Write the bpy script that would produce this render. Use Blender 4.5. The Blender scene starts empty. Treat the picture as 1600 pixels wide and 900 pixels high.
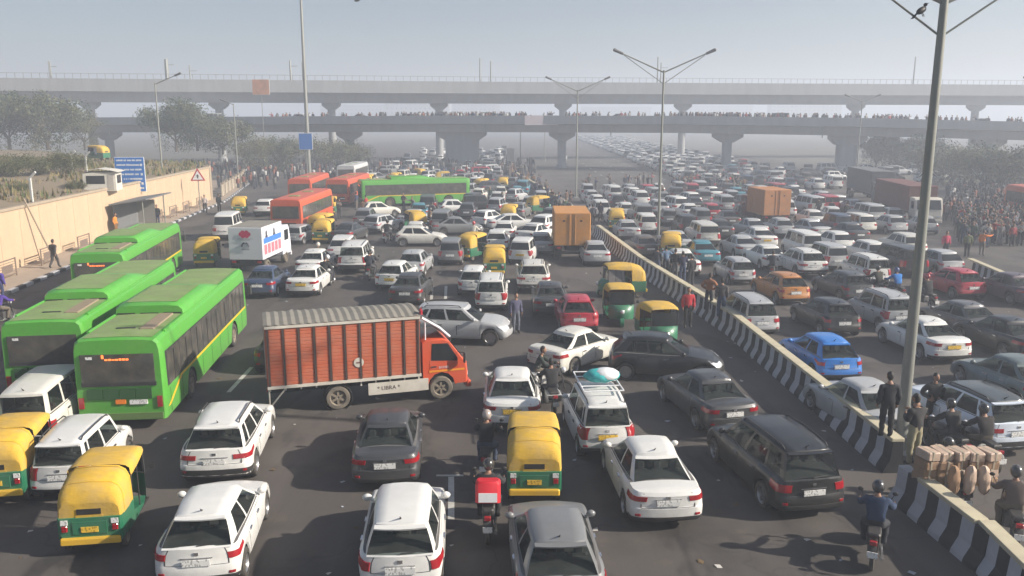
import bpy, math, random
from mathutils import Matrix, Vector
from mathutils import noise as mnoise
R = math.radians
rnd = random.Random(7)

# ------------------------------------------------------------------ camera, sky, sun, exposure
SC = bpy.context.scene
COL = SC.collection
HAZE_D = 0.0026
FPX, PITCH, CAMH = 1300.0, R(11.5), 9.0           # focal length in px of a 1600 px wide frame, tilt, height over the road
cam = bpy.data.cameras.new('camera')
cam.sensor_width = 36.0
cam.lens = 36.0 * FPX / 1600.0
cam.clip_start = 0.1
cam.clip_end = 6000
camo = bpy.data.objects.new('camera', cam)
COL.objects.link(camo)
camo.location = (0, 0, CAMH)
camo.rotation_euler = (R(90) - PITCH, 0, 0)
SC.camera = camo

SUN_EL, SUN_AZ = R(29), R(99)                      # azimuth clockwise from the view direction (+Y)
w = bpy.data.worlds.new('World')
SC.world = w
w.use_nodes = True
nt = w.node_tree
bg = nt.nodes['Background']
sky = nt.nodes.new('ShaderNodeTexSky')
sky.sky_type = 'NISHITA'
sky.sun_disc = False
sky.sun_elevation = SUN_EL
sky.sun_rotation = SUN_AZ
sky.altitude = 200
sky.air_density = 1.0
sky.dust_density = 2.5
sky.ozone_density = 2.0
nt.links.new(sky.outputs[0], bg.inputs[0])
bg.inputs[1].default_value = 0.055
sl = bpy.data.lights.new('sun', 'SUN')
sl.energy = 5.0
sl.angle = R(0.9)
sl.color = (1.0, 0.91, 0.79)
so = bpy.data.objects.new('sun', sl)
COL.objects.link(so)
sd = Vector((math.cos(SUN_EL) * math.sin(SUN_AZ), math.cos(SUN_EL) * math.cos(SUN_AZ), math.sin(SUN_EL)))
so.rotation_euler = sd.to_track_quat('Z', 'Y').to_euler()
so.location = sd * 200
SC.view_settings.view_transform = 'Standard'
SC.view_settings.look = 'None'
SC.view_settings.gamma = 1
SC.view_settings.use_curve_mapping = False
SC.view_settings.exposure = 0.9
SC.cycles.max_bounces = 5
SC.cycles.diffuse_bounces = 2
SC.cycles.glossy_bounces = 3
SC.cycles.transmission_bounces = 3
SC.cycles.transparent_max_bounces = 6
SC.cycles.volume_bounces = 1
SC.cycles.use_denoising = True
SC.cycles.use_adaptive_sampling = True

def G(px, py, z=0.0):
    """The point of the plane at height z that the photograph shows at (px, py)."""
    t = (py - 450.0) / FPX
    h = CAMH - z
    cp, sp = math.cos(PITCH), math.sin(PITCH)
    Y = h * (cp - t * sp) / (sp + t * cp)
    d = Y * cp + h * sp
    return Vector(((px - 800.0) * d / FPX, Y, z))

# ------------------------------------------------------------------ materials
MATS = {}
def _base(name):
    m = bpy.data.materials.new(name)
    m.use_nodes = True
    return m, m.node_tree.nodes, m.node_tree.links, m.node_tree.nodes['Principled BSDF']

def mat(name, col, rough=0.6, metal=0.0, var=0.12, scale=6.0, bump=0.0, coat=0.0, spec=0.5, dust=0.0, stretch=(1, 1, 1)):
    """A plain surface: colour with noise variation, optional bump and dust."""
    if name in MATS:
        return MATS[name]
    m, N, L, b = _base(name)
    tc = N.new('ShaderNodeTexCoord')
    no = N.new('ShaderNodeTexNoise')
    no.inputs['Scale'].default_value = scale
    no.inputs['Detail'].default_value = 5
    no.inputs['Roughness'].default_value = 0.6
    mp = N.new('ShaderNodeMapping'); mp.inputs['Scale'].default_value = stretch
    L.new(tc.outputs['Object'], mp.inputs['Vector'])
    L.new(mp.outputs[0], no.inputs['Vector'])
    mx = N.new('ShaderNodeMix'); mx.data_type = 'RGBA'
    lo = [max(0, c * (1 - var)) for c in col]
    hi = [min(1, c * (1 + var)) for c in col]
    mx.inputs['A'].default_value = (*lo, 1)
    mx.inputs['B'].default_value = (*hi, 1)
    L.new(no.outputs['Fac'], mx.inputs['Factor'])
    out = mx.outputs['Result']
    if dust:
        out = add_dust(N, L, tc, out, dust)
    L.new(out, b.inputs['Base Color'])
    b.inputs['Roughness'].default_value = rough
    b.inputs['Metallic'].default_value = metal
    b.inputs['Coat Weight'].default_value = coat
    b.inputs['Coat Roughness'].default_value = 0.12
    b.inputs['Specular IOR Level'].default_value = spec
    if bump:
        bp = N.new('ShaderNodeBump')
        bp.inputs['Strength'].default_value = bump
        bp.inputs['Distance'].default_value = 0.02
        L.new(no.outputs['Fac'], bp.inputs['Height'])
        L.new(bp.outputs['Normal'], b.inputs['Normal'])
    MATS[name] = m
    return m

def add_dust(N, L, tc, out, amount, col=(0.24, 0.205, 0.16, 1)):
    n2 = N.new('ShaderNodeTexNoise')
    n2.inputs['Scale'].default_value = 2.3
    n2.inputs['Detail'].default_value = 6
    L.new(tc.outputs['Object'], n2.inputs['Vector'])
    rp = N.new('ShaderNodeMapRange')
    rp.inputs['From Min'].default_value = 0.35
    rp.inputs['From Max'].default_value = 0.75
    rp.inputs['To Max'].default_value = amount
    L.new(n2.outputs['Fac'], rp.inputs['Value'])
    dm = N.new('ShaderNodeMix'); dm.data_type = 'RGBA'
    L.new(rp.outputs['Result'], dm.inputs['Factor'])
    L.new(out, dm.inputs['A'])
    dm.inputs['B'].default_value = col
    return dm.outputs['Result']

def objcol(name, rough=0.35, metal=0.0, coat=0.5, dust=0.25, var=0.05, grime=0.0):
    """Colour of the single object (obj.color): paint of vehicles, cloth of people."""
    if name in MATS:
        return MATS[name]
    m, N, L, b = _base(name)
    oi = N.new('ShaderNodeObjectInfo')
    tc = N.new('ShaderNodeTexCoord')
    no = N.new('ShaderNodeTexNoise'); no.inputs['Scale'].default_value = 5
    L.new(tc.outputs['Object'], no.inputs['Vector'])
    hs = N.new('ShaderNodeHueSaturation')
    mr = N.new('ShaderNodeMapRange')
    mr.inputs['To Min'].default_value = 1 - var * 2
    mr.inputs['To Max'].default_value = 1 + var * 2
    L.new(no.outputs['Fac'], mr.inputs['Value'])
    L.new(mr.outputs['Result'], hs.inputs['Value'])
    L.new(oi.outputs['Color'], hs.inputs['Color'])
    out = hs.outputs['Color']
    if dust:
        out = add_dust(N, L, tc, out, dust)
    if grime:                                     # road dirt splashed up from the wheels
        sx = N.new('ShaderNodeSeparateXYZ'); L.new(tc.outputs['Object'], sx.inputs[0])
        n3 = N.new('ShaderNodeTexNoise'); n3.inputs['Scale'].default_value = 7; n3.inputs['Detail'].default_value = 5
        L.new(tc.outputs['Object'], n3.inputs['Vector'])
        m1 = N.new('ShaderNodeMath'); m1.operation = 'MULTIPLY_ADD'; m1.inputs[1].default_value = .9; m1.inputs[2].default_value = -.45
        L.new(n3.outputs['Fac'], m1.inputs[0])
        m2 = N.new('ShaderNodeMath'); m2.operation = 'SUBTRACT'; L.new(sx.outputs['Z'], m2.inputs[0]); L.new(m1.outputs[0], m2.inputs[1])
        r3 = N.new('ShaderNodeMapRange'); r3.inputs['From Min'].default_value = .15; r3.inputs['From Max'].default_value = grime
        r3.inputs['To Min'].default_value = .2; r3.inputs['To Max'].default_value = 0
        L.new(m2.outputs[0], r3.inputs['Value'])
        gx = N.new('ShaderNodeMix'); gx.data_type = 'RGBA'; L.new(r3.outputs[0], gx.inputs['Factor']); L.new(out, gx.inputs['A']); gx.inputs['B'].default_value = (.13, .11, .085, 1)
        out = gx.outputs['Result']
    L.new(out, b.inputs['Base Color'])
    b.inputs['Roughness'].default_value = rough
    b.inputs['Metallic'].default_value = metal
    b.inputs['Coat Weight'].default_value = coat
    b.inputs['Coat Roughness'].default_value = 0.1
    MATS[name] = m
    return m

PAINT = objcol('car_paint', 0.42, 0.0, 0.4, 0.03, 0.04, 0.7)
CLOTH = objcol('cloth', 0.9, 0, 0, 0.015, 0.14)
BUSPAINT = objcol('bus_paint', 0.5, 0, 0.25, 0.13, 0.08, 1.1)
def clear_glass():
    m, N, L, b = _base('car_window_glass')
    b.inputs['Base Color'].default_value = (.012, .015, .016, 1); b.inputs['Roughness'].default_value = .06; b.inputs['Specular IOR Level'].default_value = .45
    t = N.new('ShaderNodeBsdfTransparent'); t.inputs[0].default_value = (.62, .68, .66, 1)
    x = N.new('ShaderNodeMixShader'); x.inputs[0].default_value = .36
    L.new(t.outputs[0], x.inputs[1]); L.new(b.outputs[0], x.inputs[2])
    L.new(x.outputs[0], [n for n in N if n.type == 'OUTPUT_MATERIAL'][0].inputs['Surface'])
    return m
CLEARGLASS = clear_glass()
GLASS = mat('window_glass', (0.016, 0.019, 0.021), 0.10, 0, 0.5, 2.5, spec=0.35)
BUSGLASS = mat('bus_glass', (0.05, 0.05, 0.046), 0.14, 0, 0.7, 3.0, spec=0.6, dust=0.35)
RUBBER = mat('tyre_rubber', (0.022, 0.022, 0.022), 0.85, dust=0.35)
RUBBERD = mat('dusty_tyre', (0.09, 0.08, 0.065), 0.9, dust=0.8)
RIM = mat('alloy_rim', (0.42, 0.42, 0.43), 0.35, 0.8, dust=0.25)
RIMD = mat('steel_rim', (0.2, 0.17, 0.13), 0.7, 0.2, dust=0.6)
DARK = mat('black_plastic', (0.022, 0.022, 0.024), 0.55, dust=0.12)
UNDER = mat('underbody_dark', (0.012, 0.012, 0.012), 0.9)
TAIL = mat('tail_light_red', (0.30, 0.010, 0.016), 0.22, 0, 0.25, 9, coat=0.6)
HEAD = mat('head_light', (0.75, 0.76, 0.78), 0.1, 0.3, coat=0.8)
CHROME = mat('chrome', (0.62, 0.62, 0.63), 0.2, 0.9)
AMBER = mat('amber_lens', (0.75, 0.28, 0.03), 0.25, coat=0.5)

def plate_mat(name, col):
    m, N, L, b = _base(name)
    tc = N.new('ShaderNodeTexCoord')
    mp = N.new('ShaderNodeMapping'); mp.inputs['Scale'].default_value = (13, 1, 9)
    L.new(tc.outputs['Object'], mp.inputs['Vector'])
    v = N.new('ShaderNodeTexVoronoi'); v.inputs['Scale'].default_value = 1.6
    L.new(mp.outputs[0], v.inputs['Vector'])
    mr = N.new('ShaderNodeMapRange')
    mr.inputs['From Min'].default_value = 0.33; mr.inputs['From Max'].default_value = 0.4
    L.new(v.outputs['Distance'], mr.inputs['Value'])
    mx = N.new('ShaderNodeMix'); mx.data_type = 'RGBA'
    mx.inputs['A'].default_value = (col[0] * .55, col[1] * .55, col[2] * .55, 1)
    mx.inputs['B'].default_value = (*col, 1)
    L.new(mr.outputs[0], mx.inputs['Factor'])
    L.new(mx.outputs['Result'], b.inputs['Base Color'])
    b.inputs['Roughness'].default_value = 0.5
    MATS[name] = m
    return m
PLATE_W = plate_mat('plate_white', (0.72, 0.72, 0.70))
PLATE_Y = plate_mat('plate_yellow', (0.75, 0.48, 0.05))

# ------------------------------------------------------------------ mesh building
class MB:
    """Collects shapes; build() makes ONE mesh."""
    def __init__(s):
        s.v = []; s.f = []; s.m = []
    def add(s, vs, fs, mi=0):
        o = len(s.v)
        s.v += [tuple(p) for p in vs]
        for f in fs:
            s.f.append(tuple(i + o for i in f)); s.m.append(mi)
        return s
    def box(s, x0, x1, y0, y1, z0, z1, mi=0, M=None, b=0.0):
        if b:
            # chamfered along the vertical and top edges: an octagonal prism with inset top
            b = min(b, (x1 - x0) * .49, (y1 - y0) * .49, (z1 - z0) * .49)
            def ring(i, z):
                return [(x0 + i + b, y0 + i, z), (x1 - i - b, y0 + i, z), (x1 - i, y0 + i + b, z), (x1 - i, y1 - i - b, z),
                        (x1 - i - b, y1 - i, z), (x0 + i + b, y1 - i, z), (x0 + i, y1 - i - b, z), (x0 + i, y0 + i + b, z)]
            k = min(b, (x1 - x0) * .2, (y1 - y0) * .2) * .7
            vs = ring(0, z0) + ring(0, z1 - b) + ring(k, z1)
            fs = [tuple(range(7, -1, -1)), tuple(range(16, 24))]
            for r in (0, 8):
                for i in range(8):
                    j = (i + 1) % 8
                    fs.append((r + i, r + j, r + 8 + j, r + 8 + i))
        else:
            vs = [(x0, y0, z0), (x1, y0, z0), (x1, y1, z0), (x0, y1, z0), (x0, y0, z1), (x1, y0, z1), (x1, y1, z1), (x0, y1, z1)]
            fs = [(0, 3, 2, 1), (4, 5, 6, 7), (0, 1, 5, 4), (1, 2, 6, 5), (2, 3, 7, 6), (3, 0, 4, 7)]
        if M is not None:
            vs = [M @ Vector(p) for p in vs]
        return s.add(vs, fs, mi)
    def tube(s, p, q, r0, r1=None, n=8, mi=0, cap=True):
        p, q = Vector(p), Vector(q)
        r1 = r0 if r1 is None else r1
        a = (q - p).normalized()
        u = a.orthogonal().normalized(); v = a.cross(u)
        vs = []
        for c, r in ((p, r0), (q, r1)):
            for i in range(n):
                t = 2 * math.pi * i / n
                vs.append(c + u * (r * math.cos(t)) + v * (r * math.sin(t)))
        fs = [(i, (i + 1) % n, n + (i + 1) % n, n + i) for i in range(n)]
        if cap:
            fs += [tuple(range(n - 1, -1, -1)), tuple(range(n, 2 * n))]
        return s.add(vs, fs, mi)
    def path(s, pts, r, n=6, mi=0):
        for a, b in zip(pts, pts[1:]):
            s.tube(a, b, r, r, n, mi)
        return s
    def lathe(s, prof, n=16, axis='x', c=(0, 0, 0), mi=0, close=False):
        """prof: list of (offset along axis, radius)."""
        vs = []
        for a, r in prof:
            for i in range(n):
                t = 2 * math.pi * i / n
                p = (r * math.cos(t), r * math.sin(t))
                q = {'x': (a, p[0], p[1]), 'y': (p[0], a, p[1]), 'z': (p[0], p[1], a)}[axis]
                vs.append((q[0] + c[0], q[1] + c[1], q[2] + c[2]))
        fs = []
        k = len(prof)
        for j in range(k - 1 + (1 if close else 0)):
            j2 = (j + 1) % k
            for i in range(n):
                i2 = (i + 1) % n
                fs.append((j * n + i, j * n + i2, j2 * n + i2, j2 * n + i))
        return s.add(vs, fs, mi)
    def grid(s, rows, mi=0, closed=False):
        """rows: list of equal-length point rows."""
        n = len(rows[0])
        vs = [p for r in rows for p in r]
        fs = []
        for j in range(len(rows) - 1):
            for i in range(n - 1 + (1 if closed else 0)):
                i2 = (i + 1) % n
                fs.append((j * n + i, j * n + i2, (j + 1) * n + i2, (j + 1) * n + i))
        return s.add(vs, fs, mi)
    def poly(s, pts, mi=0):
        return s.add(pts, [tuple(range(len(pts)))], mi)
    def prism(s, pts, off, mi=0):
        """A flat polygon extruded by the vector off."""
        n = len(pts); off = Vector(off)
        vs = [Vector(p) for p in pts] + [Vector(p) + off for p in pts]
        fs = [tuple(range(n - 1, -1, -1)), tuple(range(n, 2 * n))]
        fs += [(i, (i + 1) % n, n + (i + 1) % n, n + i) for i in range(n)]
        return s.add(vs, fs, mi)
    def ball(s, c, rx, ry, rz, n=10, m=7, mi=0, f=None):
        rows = []
        for j in range(m + 1):
            ph = math.pi * j / m
            row = []
            for i in range(n):
                t = 2 * math.pi * i / n
                p = Vector((math.sin(ph) * math.cos(t), math.sin(ph) * math.sin(t), math.cos(ph)))
                k = f(p) if f else 1.0
                row.append((c[0] + p.x * rx * k, c[1] + p.y * ry * k, c[2] + p.z * rz * k))
            rows.append(row)
        return s.grid(rows[::-1], mi, closed=True)
    def mesh(s, name, mats, smooth=40, sub=False):
        me = bpy.data.meshes.new(name)
        me.from_pydata(s.v, [], s.f)
        for m in (mats if isinstance(mats, (list, tuple)) else [mats]):
            me.materials.append(m)
        if any(s.m):
            me.polygons.foreach_set('material_index', s.m)
        if smooth:
            me.shade_smooth()
            me.set_sharp_from_angle(angle=R(smooth))
        me.update()
        return me

def consistent(me):
    """Make normals point outwards."""
    import bmesh
    b = bmesh.new(); b.from_mesh(me)
    bmesh.ops.recalc_face_normals(b, faces=b.faces)
    b.to_mesh(me); b.free()
    return me

def link(name, data, parent=None, loc=None, rot=None, scale=None, color=None):
    o = bpy.data.objects.new(name, data)
    COL.objects.link(o)
    if parent is not None:
        o.parent = parent
    if loc is not None: o.location = loc
    if rot is not None: o.rotation_euler = rot
    if scale is not None: o.scale = scale
    if color is not None: o.color = (*color[:3], 1)
    return o

def tag(o, label=None, cat=None, group=None, kind=None):
    if label: o['label'] = label
    if cat: o['category'] = cat
    if group: o['group'] = group
    if kind: o['kind'] = kind
    return o

class Node:
    """One part of a prototype: mesh, place, sub-parts. tint: None = the thing's colour, else a colour of its own."""
    def __init__(s, name, me, loc=(0, 0, 0), rot=(0, 0, 0), kids=(), tint=None, label=None, swap=None):
        s.name, s.me, s.loc, s.rot, s.kids, s.tint, s.label, s.swap = name, me, loc, rot, list(kids), tint, label, swap

def spawn(nodes, name, loc, rotz=0.0, color=(1, 1, 1), label=None, cat=None, group=None, scale=1.0, tints=None, swaps=None, skip=()):
    """A thing (Empty at its base) with its parts; one single mesh becomes the thing itself."""
    tints = tints or {}; swaps = swaps or {}
    if isinstance(nodes, bpy.types.Mesh):
        o = link(name, nodes, None, loc, (0, 0, rotz), (scale,) * 3, color)
        return tag(o, label, cat, group)
    e = link(name, None, None, loc, (0, 0, rotz), (scale,) * 3)
    e.empty_display_size = 0.3
    def put(nd, par):
        if nd.name in skip: return
        c = tints.get(nd.tint, nd.tint if isinstance(nd.tint, tuple) else color)
        me = swaps.get(nd.swap, nd.me)
        o = link(nd.name, me, par, nd.loc, nd.rot, None, c)
        if nd.label: o['label'] = nd.label
        for k in nd.kids: put(k, o)
    for nd in nodes: put(nd, e)
    return tag(e, label, cat, group)
# ------------------------------------------------------------------ cars
def lerp(a, b, t): return a + (b - a) * t
def interp(tab, x):
    if x <= tab[0][0]: return tab[0][1]
    for (a, va), (b, vb) in zip(tab, tab[1:]):
        if x <= b: return va + (vb - va) * (x - a) / (b - a)
    return tab[-1][1]

T_M = [(0, .945), (.1, .985), (.3, 1.0), (.55, 1.0), (.75, .985), (.9, .95), (1, .89)]
CAR = {
    # L W H wheel-radius wheelbase sill; shoulder profile as (fraction of length from the rear, height);
    # greenhouse: base/top at the rear (metres from the rear end), base/top at the front (metres from the front end)
    'hatch': dict(L=3.85, W=1.70, H=1.51, rw=.305, wb=2.48, fo=.78, sill=.24, sh=[(0, .93), (.12, .97), (.5, .93), (.7, .93), (.82, .86), (1, .68)],
                  gr=(.10, .56), gf=(1.02, 1.80), wt=.67, segs=[('p', 0, .14), ('w', .14, .46), ('p', .46, .50), ('w', .50, .94), ('p', .94, 1)],
                  tail=(.98, 2.1, .66, .84), ry=[(0, .05), (.1, 0), (.42, 0), (.5, .05), (1, .09)], rail=0, deck=0),
    'suv': dict(L=4.25, W=1.80, H=1.63, rw=.34, wb=2.6, fo=.83, sill=.29, sh=[(0, 1.03), (.1, 1.06), (.5, 1.02), (.72, 1.02), (.82, .98), (1, .80)],
                gr=(.12, .52), gf=(1.10, 1.82), wt=.71, segs=[('p', 0, .05), ('w', .05, .17), ('p', .17, .21), ('w', .21, .52), ('p', .52, .56), ('w', .56, .94), ('p', .94, 1)],
                tail=(.70, 2.22, .66, .82), ry=[(0, .04), (.1, 0), (.45, 0), (.52, .06), (1, .10)], rail=1, deck=0),
    'tall': dict(L=3.62, W=1.58, H=1.66, rw=.285, wb=2.42, fo=.68, sill=.23, sh=[(0, .97), (.1, .99), (.5, .95), (.74, .95), (.84, .92), (1, .74)],
                 gr=(.07, .20), gf=(.80, 1.22), wt=.78, segs=[('p', 0, .05), ('w', .05, .12), ('p', .12, .15), ('w', .15, .50), ('p', .50, .54), ('w', .54, .94), ('p', .94, 1)],
                 tail=(1.0, 2.08, .50, .98), ry=[(0, .04), (.1, 0), (.40, 0), (.48, .05), (1, .06)], rail=1, deck=0),
    'mpv': dict(L=4.45, W=1.76, H=1.72, rw=.32, wb=2.74, fo=.82, sill=.25, sh=[(0, 1.0), (.1, 1.03), (.5, .99), (.76, .98), (.86, .93), (1, .76)],
                gr=(.09, .36), gf=(.88, 1.66), wt=.74, segs=[('p', 0, .05), ('w', .05, .25), ('p', .25, .28), ('w', .28, .58), ('p', .58, .62), ('w', .62, .94), ('p', .94, 1)],
                tail=(.86, 2.2, .62, .86), ry=[(0, .04), (.1, 0), (.42, 0), (.5, .05), (1, .08)], rail=1, deck=0),
    'sedan': dict(L=4.2, W=1.72, H=1.49, rw=.31, wb=2.52, fo=.80, sill=.24, sh=[(0, .95), (.06, .99), (.2, .98), (.5, .93), (.7, .92), (.82, .86), (1, .68)],
                  gr=(.50, 1.26), gf=(1.02, 1.78), wt=.66, segs=[('p', 0, .10), ('w', .10, .46), ('p', .46, .50), ('w', .50, .94), ('p', .94, 1)],
                  tail=(.80, 2.2, .71, .88), ry=[(0, .05), (.1, 0), (.48, 0), (.55, .05), (.92, .03), (1, .08)], rail=0, deck=1),
    'compact': dict(L=3.45, W=1.52, H=1.47, rw=.27, wb=2.36, fo=.62, sill=.22, sh=[(0, .86), (.12, .92), (.5, .89), (.72, .88), (.83, .82), (1, .66)],
                    gr=(.08, .30), gf=(.86, 1.40), wt=.70, segs=[('p', 0, .08), ('w', .08, .46), ('p', .46, .50), ('w', .50, .94), ('p', .94, 1)],
                    tail=(1.05, 2.06, .56, .82), ry=[(0, .04), (.1, 0), (.38, 0), (.46, .04), (1, .07)], rail=0, deck=0),
    'jeep': dict(L=4.4, W=1.80, H=1.86, rw=.36, wb=2.65, fo=.78, sill=.36, sh=[(0, 1.16), (.1, 1.18), (.5, 1.14), (.74, 1.14), (.80, 1.10), (1, .98)],
                 gr=(.06, .12), gf=(1.12, 1.50), wt=.80, segs=[('p', 0, .05), ('w', .05, .26), ('p', .26, .29), ('w', .29, .58), ('p', .58, .62), ('w', .62, .95), ('p', .95, 1)],
                 tail=(.98, 2.04, .45, .92), ry=[(0, .03), (.1, 0), (.34, 0), (.4, .06), (1, .07)], rail=1, deck=0),
    'van': dict(L=3.65, W=1.56, H=1.84, rw=.29, wb=2.3, fo=.55, sill=.26, sh=[(0, 1.05), (.5, 1.03), (.86, 1.02), (.93, .98), (1, .82)],
                gr=(.06, .16), gf=(.26, .72), wt=.82, segs=[('p', 0, .07), ('w', .07, .36), ('p', .36, .40), ('w', .40, .66), ('p', .66, .70), ('w', .70, .95), ('p', .95, 1)],
                tail=(.88, 2.05, .50, .78), ry=[(0, .03), (.1, 0), (.35, 0), (.42, .04), (1, .05)], rail=0, deck=0),
}

for _k in CAR:
    CAR[_k]['H'] *= .955
    CAR[_k]['sh'] = [(a, b * .965) for a, b in CAR[_k]['sh']]

def car_meshes(kind, lod):
    P = CAR[kind]
    L, W, H, rw, sill = P['L'], P['W'], P['H'], P['rw'], P['sill']
    hl = L / 2
    yfw = hl - P['fo']; yrw = yfw - P['wb']
    ra = rw + .055
    sh = [(-hl + f * L, z) for f, z in P['sh']]
    fyt = [(0, .09), (.1, .02), (.3, 0), (.5, .02), (.75, .07), (.9, .14), (1, .26)]
    zsh = lambda y: interp(sh, y)
    def zbot(y):
        for c in (yfw, yrw):
            if abs(y - c) < ra:
                return rw + math.sqrt(max(0, ra * ra - (y - c) ** 2))
        return sill + .03 * max(0, (abs(y) / hl) ** 6)
    rc = (.26, .34)
    def hw(t, y): return W / 2 * interp(T_M, t) * (1 - .055 * (abs(y) / hl) ** 3.2)
    def yr(t): return -hl + interp(P['ry'], t)
    def yf(t): return hl - interp(fyt, t)
    def zz(y, t):
        a = zbot(y)
        return a + t * (zsh(y) - a)
    def plan(t, q, off=0.0):
        """rear quarter: q 0..1 across the rear face, 1..2 round the corner, beyond 2 metres along the side."""
        y0 = yr(t); e = hw(t, y0 + rc[0])
        if q <= 1:
            x = q * (e - rc[0] * .8); y = y0 + .05 * q * q; nx, ny = 0, -1
        elif q <= 2:
            a = (q - 1) * math.pi / 2
            x = e - rc[0] * .8 + rc[0] * .8 * math.sin(a); y = y0 + .05 + (rc[0] - .05) * (1 - math.cos(a)); nx, ny = math.sin(a), -math.cos(a)
        else:
            y = y0 + rc[0] + (q - 2); x = hw(t, y); nx, ny = 1, 0
        return x + nx * off, y + ny * off
    def planf(t, q, off=0.0):
        y0 = yf(t); e = hw(t, y0 - rc[1])
        if q <= 1:
            x = q * (e - rc[1]); y = y0 - .10 * q * q; nx, ny = 0, 1
        elif q <= 2:
            a = (q - 1) * math.pi / 2
            x = e - rc[1] + rc[1] * math.sin(a); y = y0 - .10 - (rc[1] - .10) * (1 - math.cos(a)); nx, ny = math.sin(a), math.cos(a)
        else:
            y = y0 - rc[1] - (q - 2); x = hw(t, y); nx, ny = 1, 0
        return x + nx * off, y + ny * off
    na = 8 if lod == 0 else (6 if lod == 1 else 4)
    TS = [0, .1, .3, .48, .52, .75, .9, 1.0] if lod == 0 else ([0, .12, .45, .75, .92, 1.0] if lod == 1 else [0, .4, .85, 1.0])
    qs = [0, .5, 1, 1.35, 1.7, 2] if lod < 2 else [0, 1, 1.5, 2]
    ys = []
    for c in (yrw, yfw):
        ys += [c - ra - .004] + [c - ra * math.cos(math.pi * i / na) for i in range(na + 1)] + [c + ra + .004]
    ys += [lerp(yrw + ra, yfw - ra, f) for f in ((.3, .6) if lod else (.2, .4, .6, .8))]
    lo, hi = yr(1) + rc[0] + .03, yf(1) - rc[1] - .03
    ys = sorted(y for y in ys if lo < y < hi)
    def ring(t):
        r = [(*plan(t, q),) for q in qs] + [(hw(t, y), y) for y in ys] + [(*planf(t, q),) for q in qs[::-1]]
        return r
    rows = []
    for t in TS:
        h = ring(t)
        full = [(x, y, zz(y, t)) for x, y in h] + [(-x, y, zz(y, t)) for x, y in h[-2:0:-1]]
        rows.append(full)
    body = MB()
    body.grid(rows, closed=True)
    # top skin over the whole lower body (deck, bonnet)
    h = ring(1.0)
    nf = 3 if lod < 2 else 2                             # points of the face row on one side: x = 0, .5, 1
    fr = [f for f in ([-1, -.5, 0, .5, 1] if lod < 2 else [-1, 0, 1])]
    cap = []
    idx = range(nf - 1, len(h) - nf + 1)
    for k in idx:
        x, y = h[k]
        cr = .035 + .03 * (1 - abs(y) / hl)
        first, last = k == nf - 1, k == len(h) - nf
        row = []
        for f in fr:
            yy = y
            if first: yy = plan(1.0, abs(f) * 1.0)[1]
            if last: yy = planf(1.0, abs(f) * 1.0)[1]
            row.append((x * f, yy, zsh(yy) + (0 if (first or last or abs(f) == 1) else cr * (1 - f * f))))
        cap.append(row)
    inside = MB()
    for r0, r1 in zip(cap, cap[1:]):
        ym_ = (r0[0][1] + r1[0][1]) / 2
        tgt = inside if (lod == 0 and -hl + P['gr'][0] + .1 < ym_ < hl - P['gf'][0] - .3) else body
        tgt.grid([r0, r1])
    # greenhouse
    g0, g1 = P['gr']; g2, g3 = P['gf']
    wbx, wtx = W / 2 * .885, W / 2 * P['wt'] * .97
    VS = [0, .07, .35, .65, .9, 1.0] if lod == 0 else [0, .08, .9, 1.0]
    def gyr(v): return -hl + lerp(g0, g1, v)
    def gyf(v): return hl - lerp(g2, g3, v)
    def gz(y, v):
        zt = H - .075 - .05 * abs((y - (gyr(1) + gyf(1)) / 2) / ((gyf(1) - gyr(1)) / 2)) ** 2
        return lerp(zsh(y) - .01, zt, v)
    def gp(c, v, off=0.0):
        kind_, a = c
        wx = lerp(wbx, wtx, v ** 1.25)
        br, bf = .05, .20 * (1 - .4 * v)
        if kind_ == 'r':
            x = wx * a * .96; y = gyr(v) + br * a * a
            return Vector((x, y - off, gz(y, v)))
        if kind_ == 'f':
            x = wx * a * .96; y = gyf(v) - bf * a * a
            return Vector((x, y + off, gz(y, v) + off * .4))
        y = lerp(gyr(v) + br + .06, gyf(v) - bf - .05, a)
        x = wx * (1 - .11 * (1 - a) ** 2 - .04 * a ** 3)
        return Vector((x + off, y, gz(y, v)))
    bounds = [0.0] + [s[2] for s in P['segs']]
    fx = [0, .5, .9]
    Q = [('r', a) for a in fx] + [('s', u) for u in bounds] + [('f', a) for a in fx[::-1]]
    wins = {i: s for i, s in enumerate(P['segs']) if s[0] == 'w'}
    def is_win(i):
        if i < 2: return 'rear_window'
        if i >= len(Q) - 3: return 'windscreen'
        j = i - 3
        if 0 <= j < len(P['segs']) and P['segs'][j][0] == 'w': return j
        return None
    panes = {}
    frame = MB()
    for i in range(len(Q) - 1):
        for a, b in zip(VS, VS[1:]):
            wn = is_win(i)
            win = wn is not None and a > 0 and b <= .9
            for sg in (1, -1):
                off = -.006 if win else 0
                p = [gp(Q[i], a, off), gp(Q[i + 1], a, off), gp(Q[i + 1], b, off), gp(Q[i], b, off)]
                p = [Vector((sg * q.x, q.y, q.z)) for q in p]
                if sg < 0: p = p[::-1]
                if win:
                    key = wn if isinstance(wn, str) else ('side_window', wn, sg)
                    panes.setdefault(key, MB()).poly(p)
                else:
                    frame.poly(p)
    body.add(frame.v, frame.f)
    # roof
    top = [gp(c, 1.0) for c in Q]
    fr = [-1, -.556, 0, .556, 1]
    rroof = MB()
    y_a, y_b = top[0].y, top[-1].y
    rr = []
    inset = [(0.0, 0.0), (.045, .05)]
    side = top[2:-2]
    ym = (y_a + y_b) / 2; yl = (y_b - y_a) / 2
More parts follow.
